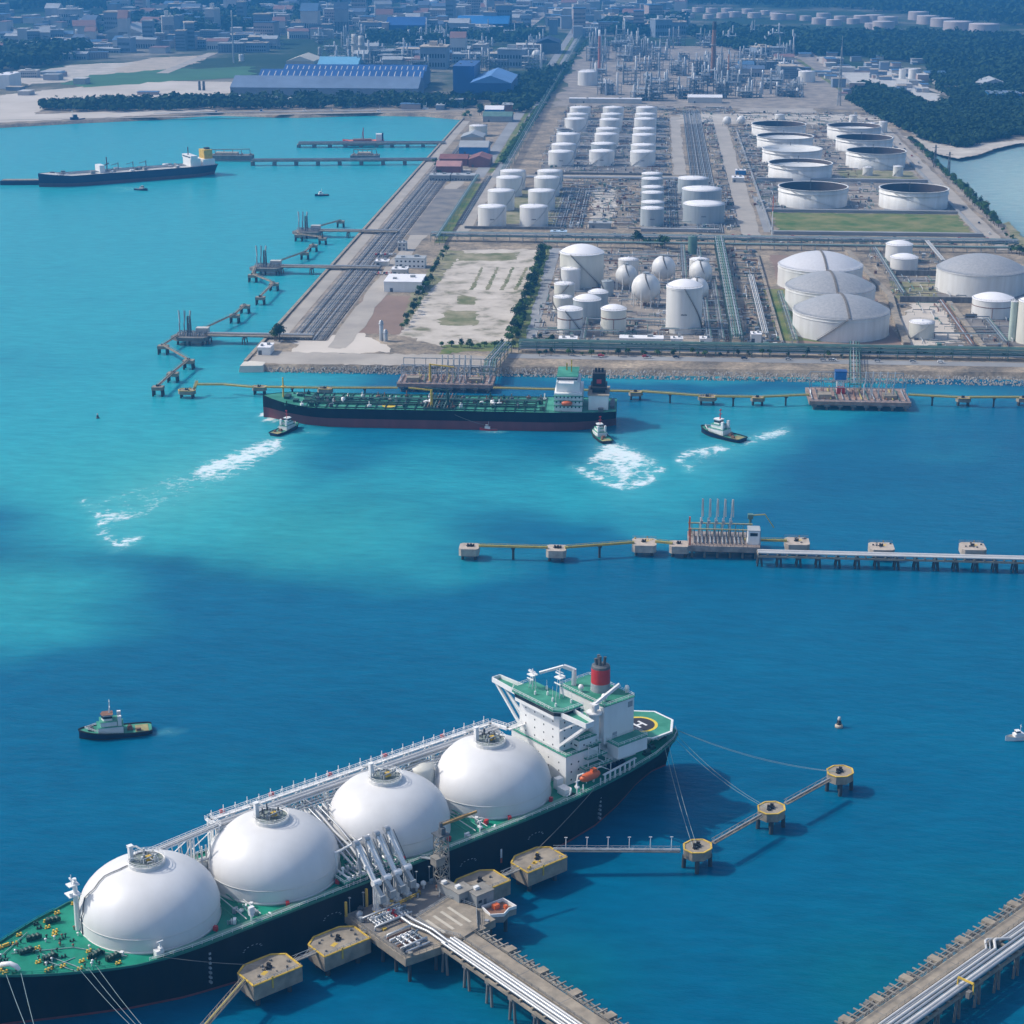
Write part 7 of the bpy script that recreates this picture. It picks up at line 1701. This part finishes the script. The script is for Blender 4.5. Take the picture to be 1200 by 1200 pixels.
# ------------------------------------------------------------------ refinery and far plain
rn = random.Random(77)
def process_unit(x, y, k, label, group):
    t = thing('process_unit', label, 'refinery unit', (x, y, GZ), 0, group)
    w_ = rn.uniform(18, 42); d_ = rn.uniform(14, 34); h_ = rn.uniform(10, 30)
    m = MB(); nx = max(2, int(w_/7)); nl = max(2, int(h_/6))
    for i in range(nx+1):
        for j in (0, 1): m.bar((-w_/2+w_*i/nx, (j-.5)*d_, 0), (-w_/2+w_*i/nx, (j-.5)*d_, h_*rn.uniform(.7, 1)), .8)
    for l in range(1, nl+1):
        z = h_*l/nl*.85
        for j in (0, 1): m.bar((-w_/2, (j-.5)*d_, z), (w_/2, (j-.5)*d_, z), .6)
        if rn.random() < .7: m.box(-w_/2, -d_/2, z-.2, -w_/2+w_*rn.uniform(.4, 1), d_/2, z+.1)
    m.build('steel_frame', (STEELD, STEEL, WALLG)[k % 3], t)
    for q in range(rn.randint(2, 4)):
        m = MB(); cx, cy = rn.uniform(-w_/2, w_/2), rn.uniform(-d_/2, d_/2); r_ = rn.uniform(1, 2.6); hh = h_*rn.uniform(.8, 1.7)
        m.lathe(cx, cy, [(r_, 0), (r_, hh*.6), (r_*.8, hh*.64), (r_*.8, hh), (.01, hh+1)], 10); m.build('column', (SILV, WALLG, PWHITE, STEEL)[rn.randint(0, 3)], t)
    m = MB()
    for q in range(5): x0, y0, z0 = rn.uniform(-w_/2, 0), rn.uniform(-d_/2, d_/2), rn.uniform(2, h_*.7); m.cyl((x0, y0, z0), (x0+rn.uniform(6, 16), y0, z0), rn.uniform(.8, 1.8))
    m.build('drums', (WALLC, SILV)[k % 2], t)
    return t
k = 0
for region, n, lab, grp in (((690, 935, 46, 118), 105, 'dense steel refinery unit with columns in the haze behind the tanks', 'units of the refinery behind the terminal'), ((395, 640, 45, 85), 46, 'bluish refinery unit with columns beyond the long blue hall', 'units of the plant beyond the north shore'), ((300, 520, 20, 62), 34, 'far hazy process unit on the left plain', 'process units far off on the left plain')):
    for i in range(n):
        x, y = at(rn.uniform(*region[:2]), rn.uniform(*region[2:]), GZ); process_unit(x, y, k, lab, grp); k += 1
STK = [('brown chimney with a black tip, tallest in the refinery', 835, 94, 25, 3.6, BRICK, BLK), ('red and white banded stack by the causeway road', 702, 86, 35, 2.2, mat('stack_red', (.42, .17, .12), .6, .2, .1), W), ('slim orange stack right of the tall brown chimney', 853, 98, 58, 1.5, mat('stack_orange', (.40, .20, .10), .7, .2, .1), STEEL), ('pale concrete tower left of the refinery', 416, 68, 40, 6, WALLC, WALLC), ('pale twin tower beside the other concrete tower', 424, 69, 42, 6, WALLC, WALLC), ('thin pale mast on the far left plain', 274, 74, 12, 1.3, STEEL, STEEL), ('thin stack behind the blue factory', 375, 76, 55, 3, WALLG, WALLG),
       ('dark stack on the left plain, one of a pair by the sand', 234, 106, 95, 2.0, STEELD, STEELD), ('dark stack on the left plain, right one of the pair by the sand', 239, 106, 95, 2.0, STEELD, STEELD), ('pale stack far left by a white roof', 91, 52, 34, 2.5, WALLC, W), ('grey stack left of the brown chimney', 772, 92, 62, 1.6, STEEL, STEEL), ('grey stack deep in the refinery right side', 867, 92, 70, 1.6, STEEL, STEEL), ('silver column at the edge of the refinery', 903, 110, 80, 1.6, SILV, SILV), ('silver column left of the silver one at the refinery edge', 893, 110, 82, 1.7, SILV, SILV)]
for lab, px_, yb, yt, r_, mt, mt2 in STK:
    x, y = at(px_, yb, GZ); lo, hi = 1, 400
    for _ in range(30):
        mid = (lo+hi)/2
        if px_of(x, y, GZ+mid)[1] > yt: lo = mid
        else: hi = mid
    t = thing('chimney', lab, 'chimney', (x, y, GZ)); m = MB(); m.lathe(0, 0, [(r_*1.25, 0), (r_, lo*.86)], 14); m.build('shaft', mt, t); m = MB(); m.lathe(0, 0, [(r_*1.02, lo*.86), (r_*.98, lo), (.01, lo)], 14); m.build('tip', mt2, t)
    m = MB(); m.lathe(0, 0, [(r_*1.7, lo*.6), (r_*1.7, lo*.61), (r_, lo*.61)], 12, False); m.build('gallery', STEEL, t)
x, y = at(983, 124, GZ); t = thing('lattice_mast', 'tall thin lattice mast behind the floating roof tanks', 'mast', (x, y, GZ)); m = MB(); lattice(m, 5, 1.2, 0, 88, 14, .4); m.build('lattice', STEEL, t); m = MB(); m.cyl((0, 0, 88), (0, 0, 104), .3); m.build('antenna', STEEL, t)
for i, px_ in enumerate((1105, 1089)):
    x, y = at(px_, (205, 196)[i], GZ); t = thing('lattice_mast', ('short lattice pylon by the right shore road, nearer one', 'short lattice pylon by the right shore road, farther one')[i], 'mast', (x+6, y, GZ)); m = MB(); lattice(m, 3, 1, 0, 26, 5, .3); m.bar((-4, 0, 23), (4, 0, 23), .4); m.build('lattice', STEELD, t)
for i, (px_, yb, mt) in enumerate(((561, 60, WT), (592, 65, mat('sphere_cream', (.6, .58, .48), .5, .1, .1)))):   # far spheres
    pass
for i, (px_, py_, r_) in enumerate(((629, 68, 6), (608, 72, 4.6), (508, 8, 6), (575, 74, 5))):
    x, y = at(px_, py_+4, GZ); s = px_of(x, y, GZ)[2]; rr = r_/s; t = thing('storage_sphere', ['far white sphere beside the highway, largest', 'far white sphere beside the highway, smaller one', 'pale far ball tank near the top edge', 'cream far sphere left of the highway pair'][i], 'tank', (x, y, GZ)); m = MB(); m.lathe(0, 0, [(max(.01, rr*math.sin(a)), rr*1.25-rr*math.cos(a)) for a in [math.pi*j/12 for j in range(13)]], 20); m.build('shell', WT2 if i % 2 else WT, t); m = MB()
    for q in range(6): m.cyl((rr*.9*math.cos(q*1.05), rr*.9*math.sin(q*1.05), 0), (rr*.9*math.cos(q*1.05), rr*.9*math.sin(q*1.05), rr*1.2), .7)
    m.build('legs', STEEL, t)
# simple hazy buildings: prototypes copied
PROT = []
FACE = [mat('facade_%d' % i, c, .75, .1, .05) for i, c in enumerate(((.42, .40, .38), (.30, .31, .33), (.38, .30, .27), (.20, .25, .32), (.50, .48, .45), (.15, .19, .24)))]
ROOFS = [WALLC, GREYR, mat('roof_hazed_blue', (.06, .14, .26), .6, .1, .1), TANR, mat('roof_hazed_red', (.22, .12, .10), .6, .1, .1), WALLG, WALLC, mat('roof_slate', (.09, .13, .2), .6, .1, .1)]  # muted blue and red: extra distance haze put into the roof colours
def proto(i):
    m = MB(); m.mat(0); m.box(-.5, -.5, 0, .5, .5, 1)
    m.mat(1)
    if i % 3 == 1: vs = [(-.53, -.53, 1), (.53, -.53, 1), (.53, .53, 1), (-.53, .53, 1), (-.53, 0, 1.3), (.53, 0, 1.3)]; m.add(vs, [[0, 1, 5, 4], [2, 3, 4, 5], [1, 2, 5], [3, 0, 4]])
    else:
        m.box(-.52, -.52, 1.002, .52, .52, 1.05)
        if i % 3 == 0: m.box(-.2, -.1, 1.05, .1, .2, 1.25); m.box(.2, -.3, 1.05, .34, -.1, 1.16)
    m.mat(2)
    nr = (2, 1, 5)[i % 3]
    for k in range(nr):
        z = .12+.8*k/nr
        for q in range(9): m.box(-.46+q*.105, -.505, z, -.40+q*.105, -.49, z+.38/nr)
    return m.build('building', [FACE[i % 6], ROOFS[i % 8], GLASS])
P_ = [proto(i) for i in range(12)]
def far_building(px_, py_, w_, d_, h_, i, label, group, name='building'):
    o = P_[i % 12] if P_[i % 12].get('label') is None else P_[i % 12].copy()
    if o.name not in COL.objects: COL.objects.link(o)
    x, y = at(px_, py_, GZ); o.location = (x, y, GZ); o.scale = (w_, d_, h_); o.rotation_euler = (0, 0, rn.choice((0, 0, .1, -.12, .3))); o.name = name
    tag(o, label, 'building', group)
reg = [((0, 130, 16, 70), 100, 'hazy pale building on the far left plain', (14, 58), (6, 20)), ((130, 330, 4, 62), 170, 'hazy building left of the far plant', (14, 52), (6, 32)), ((330, 620, 1, 45), 260, 'hazy building behind the far plant in the middle', (14, 52), (6, 34)),
       ((620, 800, 0, 45), 130, 'hazy building by the highway near the top edge', (14, 50), (6, 30)), ((960, 1085, 66, 112), 60, 'small white shed of the village by the woods', (10, 28), (4, 9)), ((855, 985, 62, 92), 22, 'pale shed at the right side of the refinery', (20, 50), (6, 16)), ((0, 200, 85, 112), 10, 'low pale shed on the sandy flat', (15, 40), (4, 8)), ((420, 620, 62, 80), 26, 'small hall beyond the long blue hall', (25, 60), (8, 20)),
       ((270, 560, 116, 128), 26, 'small shed under the north shore trees', (12, 30), (4, 9)), ((1085, 1200, 70, 118), 10, 'small roof in the clearing of the right woods', (15, 40), (5, 10))]
ALLB = []
for (x0, x1, y0, y1), n, lab, ws, hs in reg:
    for i in range(n):
        q = (rn.uniform(x0, x1), rn.uniform(y0, y1), rn.uniform(*ws), rn.uniform(*ws), rn.uniform(*hs)*(1 if rn.random() < .85 else 2), rn.randint(0, 11), lab, lab.replace('building', 'buildings').replace('shed', 'sheds').replace('hall', 'halls').replace('roof', 'roofs'))
        s_ = px_of(*at(q[0], q[1], GZ), GZ)[2]; ALLB.append((-(q[2]*q[4]+q[2]*q[3]*.2)*s_*s_, len(ALLB), q))
ALLB.sort()
for _, _, q in ALLB[:245]: far_building(*q)
m = MB()
for _, _, q in ALLB[245:]:
    x, y = at(q[0], q[1], GZ); i = q[5]; m.mat(i % 6); m.cbox(x, y, GZ, q[2], q[3], q[4], rn.choice((0, .1, -.12)))
    m.mat(6+i % 8); m.cbox(x, y, GZ+q[4]+.003, q[2]*1.04, q[3]*1.04, .6)
o = m.build('distant_buildings', FACE+ROOFS); tag(o, 'smallest far buildings scattered over the hazy plain', 'buildings', None, 'stuff')
for p in P_:
    if p.get('label') is None: bpy.data.objects.remove(p)
# ------------------------------------------------------------------ vegetation
def crown(m, cx, cy, cz, rx, rz_, rnd, leaves=70, core=True, leaf=1.0):
    """lumpy crown of many leaf-sized faces on a ragged core"""
    blobs = [(cx+rnd.uniform(-.45, .45)*rx, cy+rnd.uniform(-.45, .45)*rx, cz+rnd.uniform(-.3, .45)*rz_, rnd.uniform(.45, .75)) for _ in range(4)]+[(cx, cy, cz, .8)]
    for i in range(leaves):
        bx, by, bz, bs = blobs[i % len(blobs)]
        a = rnd.uniform(0, 6.283); e = math.asin(rnd.uniform(-.5, 1)); q = rnd.uniform(.75, 1.08)
        p = Vector((bx+rx*bs*q*math.cos(a)*math.cos(e), by+rx*bs*q*math.sin(a)*math.cos(e), bz+rz_*bs*q*math.sin(e)))
        n = Vector((math.cos(a)*math.cos(e)+rnd.uniform(-.6, .6), math.sin(a)*math.cos(e)+rnd.uniform(-.6, .6), math.sin(e)+rnd.uniform(-.3, .7))).normalized()
        u = n.orthogonal().normalized(); v = n.cross(u); s = leaf*rnd.uniform(.6, 1.3)
        k = rnd.uniform(.5, 1)
        m.add([tuple(p+u*s), tuple(p+v*s*k), tuple(p-u*s*.8), tuple(p-v*s*k)], [[0, 1, 2, 3]])
def make_tree(rnd, h=8.0, r_=3.4, leafm=LEAF):
    t = bpy.data.objects.new('tree', None); COL.objects.link(t)
    m = MB(); m.cyl((0, 0, 0), (.2, .1, h*.55), .3, .16, 6)
    for q in range(3): a = q*2.1; m.cyl((.15, .05, h*.4), (r_*.5*math.cos(a), r_*.5*math.sin(a), h*.7), .13, .05, 5)
    m.build('trunk', BARK, t)
    m = MB(); crown(m, 0, 0, h*.62, r_, h*.36, rnd, 190, True, .62); m.build('crown', leafm, t); return t
TP = [make_tree(random.Random(40+i), 7+i*.6, 3.1+.35*(i % 3), (LEAF, LEAFD, LEAF)[i % 3]) for i in range(5)]
used = [False]*5
def put_tree(x, y, s, label, group, rnd, name='tree'):
    i = rnd.randint(0, 4)
    if not used[i]: o = TP[i]; used[i] = True
    else:
        o = TP[i].copy(); COL.objects.link(o)
        for ch in KIDS[i]: c = ch.copy(); COL.objects.link(c); c.parent = o
    o.location = (x, y, GZ); o.rotation_euler = (0, 0, rnd.uniform(0, 6.28)); o.scale = (s*rnd.uniform(.85, 1.2), s*rnd.uniform(.85, 1.2), s*rnd.uniform(.8, 1.2)); tag(o, label, 'tree', group)
KIDS = [[o for o in COL.objects if o.parent is TP[i]] for i in range(5)]
rv = random.Random(3)
def row(a, b, n, s, w_, label, group, px=True):
    for i in range(n):
        f = (i+rv.random())/n; p = (a[0]+(b[0]-a[0])*f, a[1]+(b[1]-a[1])*f)
        X, Y = at(*p, GZ) if px else p
        put_tree(X+rv.uniform(-w_, w_), Y+rv.uniform(-w_, w_), s*rv.uniform(.6, 1.25), label if n > 22 else '%s, %s from the west' % (label, ORD[i]), group, rv)
row((638, 296), (600, 402), 110, 1.0, 3.5, 'bushy green tree in the hedge between the sand lot and the tanks', 'hedge trees east of the sand lot')
row((520, 407), (606, 408), 22, .6, 3, 'low shrub along the southern edge of the sand lot', 'shrubs south of the sand lot')
row((521, 296), (474, 388), 34, .85, 3, 'green shrub between the offices and the sand lot', 'shrubs west of the sand lot')
row((740, 284), (782, 292), 16, 1.15, 5, 'rounded green tree in the clump behind the spheres', 'trees behind the spheres')
row((624, 402), (652, 404), 8, .9, 3, 'dark green tree at the front west corner of the tank block', 'trees by the front tank corner')
row((622, 417), (1200, 420), 52, .62, 2.2, 'small green tree between the quay rack and the rocks', 'trees along the quay')
row((1068, 166), (1170, 268), 70, 1.15, 2, 'dark green tree in the row along the right shore', 'trees along the right shore')
row((1172, 268), (1200, 300), 10, .6, 2, 'low shrub on the grassy end of the right shore', 'shrubs on the right shore')
row((316, 400), (328, 400), 4, 1.3, 2, 'dark green bush beside the corner canopy hut', 'bushes at the south west corner')
row((508, 188), (517, 206), 6, 1, 3, 'green tree on the sea side of the red-roofed works', 'trees at the red-roofed works')
row((540, 140), (600, 120), 16, 1.2, 12, 'dark tree by the green-roofed stores', 'trees at the north west corner')
row((985, 318), (1012, 345), 6, .9, 3, 'dark green tree beside the curving tan dike', 'trees beside the curving dike')
row((1185, 296), (1200, 300), 5, 1.1, 4, 'dark green tree behind the broad grey dome', 'trees behind the broad grey dome')
def wood(label, poly, n, size, seed, name='woods', leafm=LEAFD, lv=24):
    """a far wood that reads as one mass: crowns scattered in a photo-space polygon standing on the land"""
    rnd = random.Random(seed); m = MB(); xs = [p[0] for p in poly]; ys = [p[1] for p in poly]; c = 0
    while c < n:
        x, y = rnd.uniform(min(xs), max(xs)), rnd.uniform(min(ys), max(ys)); ins = False
        for i in range(len(poly)):
            (ax, ay), (bx, by) = poly[i-1], poly[i]
            if (ay > y) != (by > y) and x < (bx-ax)*(y-ay)/(by-ay)+ax: ins = not ins
        if not ins: continue
        c += 1; X, Y = at(x, y, GZ); s = size*rnd.uniform(.6, 1.4)
        crown(m, X, Y, GZ+s*.75, s, s*.8, rnd, lv, False, s*.34)
    o = m.build(name, leafm); tag(o, label, 'woods', None, 'stuff')
wood('dark green wood between the village and the right-hand beach', [(992, 118), (1010, 100), (1060, 112), (1090, 128), (1120, 118), (1200, 122), (1215, 158), (1165, 164), (1130, 174), (1090, 168), (1065, 156), (1030, 140)], 2600, 6.5, 1, lv=34)
wood('dark wood belt below the far tank farm', [(800, 40), (850, 36), (960, 42), (1100, 42), (1210, 48), (1210, 100), (1150, 92), (1090, 76), (1000, 66), (900, 64), (850, 58)], 4200, 11, 2, lv=18)
wood('woods behind the far tank farm at the top right', [(780, -4), (1230, -4), (1230, 36), (1130, 26), (1000, 12), (800, 7)], 1500, 17, 6, lv=14)
wood('woods around the village roofs', [(1085, 78), (1200, 92), (1200, 122), (1130, 122), (1100, 108)], 900, 7.5, 3)
wood('dark tree belt along the north shore', [(45, 129), (60, 124), (130, 122), (230, 119), (330, 117), (480, 117), (560, 116), (560, 128), (430, 127), (250, 129), (110, 132)], 900, 8, 4)
wood('dark trees around the head of the causeway', [(560, 118), (600, 96), (640, 84), (662, 80), (640, 112), (612, 135), (600, 128)], 420, 8, 5)
wood('far green belt on the left plain', [(-10, 64), (60, 56), (110, 62), (60, 78), (-10, 86)], 260, 15, 7)
wood('far green belt behind the left plain', [(110, 30), (330, 18), (430, 24), (350, 36), (240, 44), (120, 44)], 420, 18, 8)
wood('green belts between the far halls', [(430, 44), (620, 38), (640, 50), (520, 56), (430, 56)], 300, 13, 9)
wood('far trees near the top left edge', [(-10, 2), (300, -4), (600, -4), (600, 4), (300, 12), (-10, 16)], 500, 24, 10)
wood('green shrubs along the causeway median', [(585, 192), (692, 40), (696, 40), (592, 192)], 330, 4, 12, name='shrubbery', leafm=LEAF)
wood('trees east of the highway', [(700, 30), (800, 26), (800, 40), (720, 46)], 260, 15, 13)
# ------------------------------------------------------------------ rocks along the quay
rr = random.Random(8); m = MB()
for i in range(3600):
    x = rr.uniform(WEST+16, EAST+6); f = rr.random(); y = SOUTH+3-f*9; z = GZ-.2-f*3.8; s = rr.uniform(.3, .85)
    a = rr.uniform(0, 6.28); ps = [(math.cos(a+k*1.57+rr.uniform(-.3, .3))*s, math.sin(a+k*1.57+rr.uniform(-.3, .3))*s) for k in range(4)]
    vs = [(x+px_, y+py_, z-s*.6) for px_, py_ in ps]+[(x+px_*.62, y+py_*.62, z+s*rr.uniform(.35, .8)) for px_, py_ in ps]
    m.add(vs, [[0, 1, 5, 4], [1, 2, 6, 5], [2, 3, 7, 6], [3, 0, 4, 7], [4, 5, 6, 7]])
o = m.build('rock_revetment', ROCK); tag(o, 'pale grey rocks piled along the quay front', 'rocks', None, 'stuff')
t = thing('sea_wall', 'cream concrete parapet along the west shore', 'wall', (WEST-1, SOUTH+6, 0)); m = MB(); m.box(-1.2, 0, -1, 1.2, 1480, GZ+1.1); m.build('parapet', CONC2, t)
m = MB(); m.prism([(-2, -14), (15, -12), (15, 0), (-2, 4)], -1, GZ+.3, inset=.12); m.build('ramp', mat('ramp_pale', (.62, .58, .50), .8, .1, .1), t)
# ------------------------------------------------------------------ vehicles
def make_car(paint):
    t = bpy.data.objects.new('parked_car', None); COL.objects.link(t)
    m = MB(); m.prism([(-2.2, -.85), (2.2, -.85), (2.2, .85), (-2.2, .85)], .35, .95); m.prism([(-1.7, -.78), (.9, -.78), (.9, .78), (-1.7, .78)], .95, 1.5, inset=.18); m.build('body', paint, t)
    m = MB(); m.prism([(-1.72, -.8), (.92, -.8), (.92, .8), (-1.72, .8)], 1.0, 1.36, inset=.12); m.build('windows', GLASS, t)
    for x in (-1.35, 1.35):
        for y in (-.8, .8): m = MB(); m.cyl((x, y-.1, .34), (x, y+.1, .34), .34, n=10); m.build('wheel', BLK, t)
    return t
CARS = [make_car(p) for p in (W, SILV, RED, NAVY)]; ck = [[o for o in COL.objects if o.parent is c] for c in CARS]; cu = [False]*4
cw = ['white', 'silver', 'red', 'dark blue']
def put_car(x, y, a, i, label, group):
    if not cu[i]: o = CARS[i]; cu[i] = True
    else:
        o = CARS[i].copy(); COL.objects.link(o)
        for ch in ck[i]: c = ch.copy(); COL.objects.link(c); c.parent = o
    o.location = (x, y, GZ+.9); o.rotation_euler = (0, 0, a); tag(o, label, 'car', group)
rc_ = random.Random(6)
def car_row(spots, a, where, end):
    seen = [0]*4
    for X, Y in sorted(spots, key=lambda q: (q[0], q[1]) if a == 0 else (q[1], q[0])):
        i = rc_.randint(0, 3); seen[i] += 1; put_car(X, Y, a, i, '%s car %s, %s of its colour from the %s' % (cw[i], where, ORD[seen[i]-1], end), 'cars '+where)
car_row([(at(440+q % 8*3.2, 300+(q//8)*22, GZ)[0]+rc_.uniform(-1, 1), at(440+q % 8*3.2, 300+(q//8)*22, GZ)[1]) for q in range(16)], 1.57, 'parked by the shore offices', 'quay')
car_row([(rc_.uniform(-80, 330), SOUTH+36) for q in range(18)], 0, 'behind the quay rocks', 'west')
car_row([(318, rc_.uniform(1700, 2500)) for q in range(14)], 1.57, 'on the perimeter road', 'quay')
car_row([(rc_.uniform(-150, 320), 1712) for q in range(12)], 0, 'behind the crossing rack', 'west')
for i in range(4):
    if not cu[i]:
        for ch in ck[i]: bpy.data.objects.remove(ch)
        bpy.data.objects.remove(CARS[i])
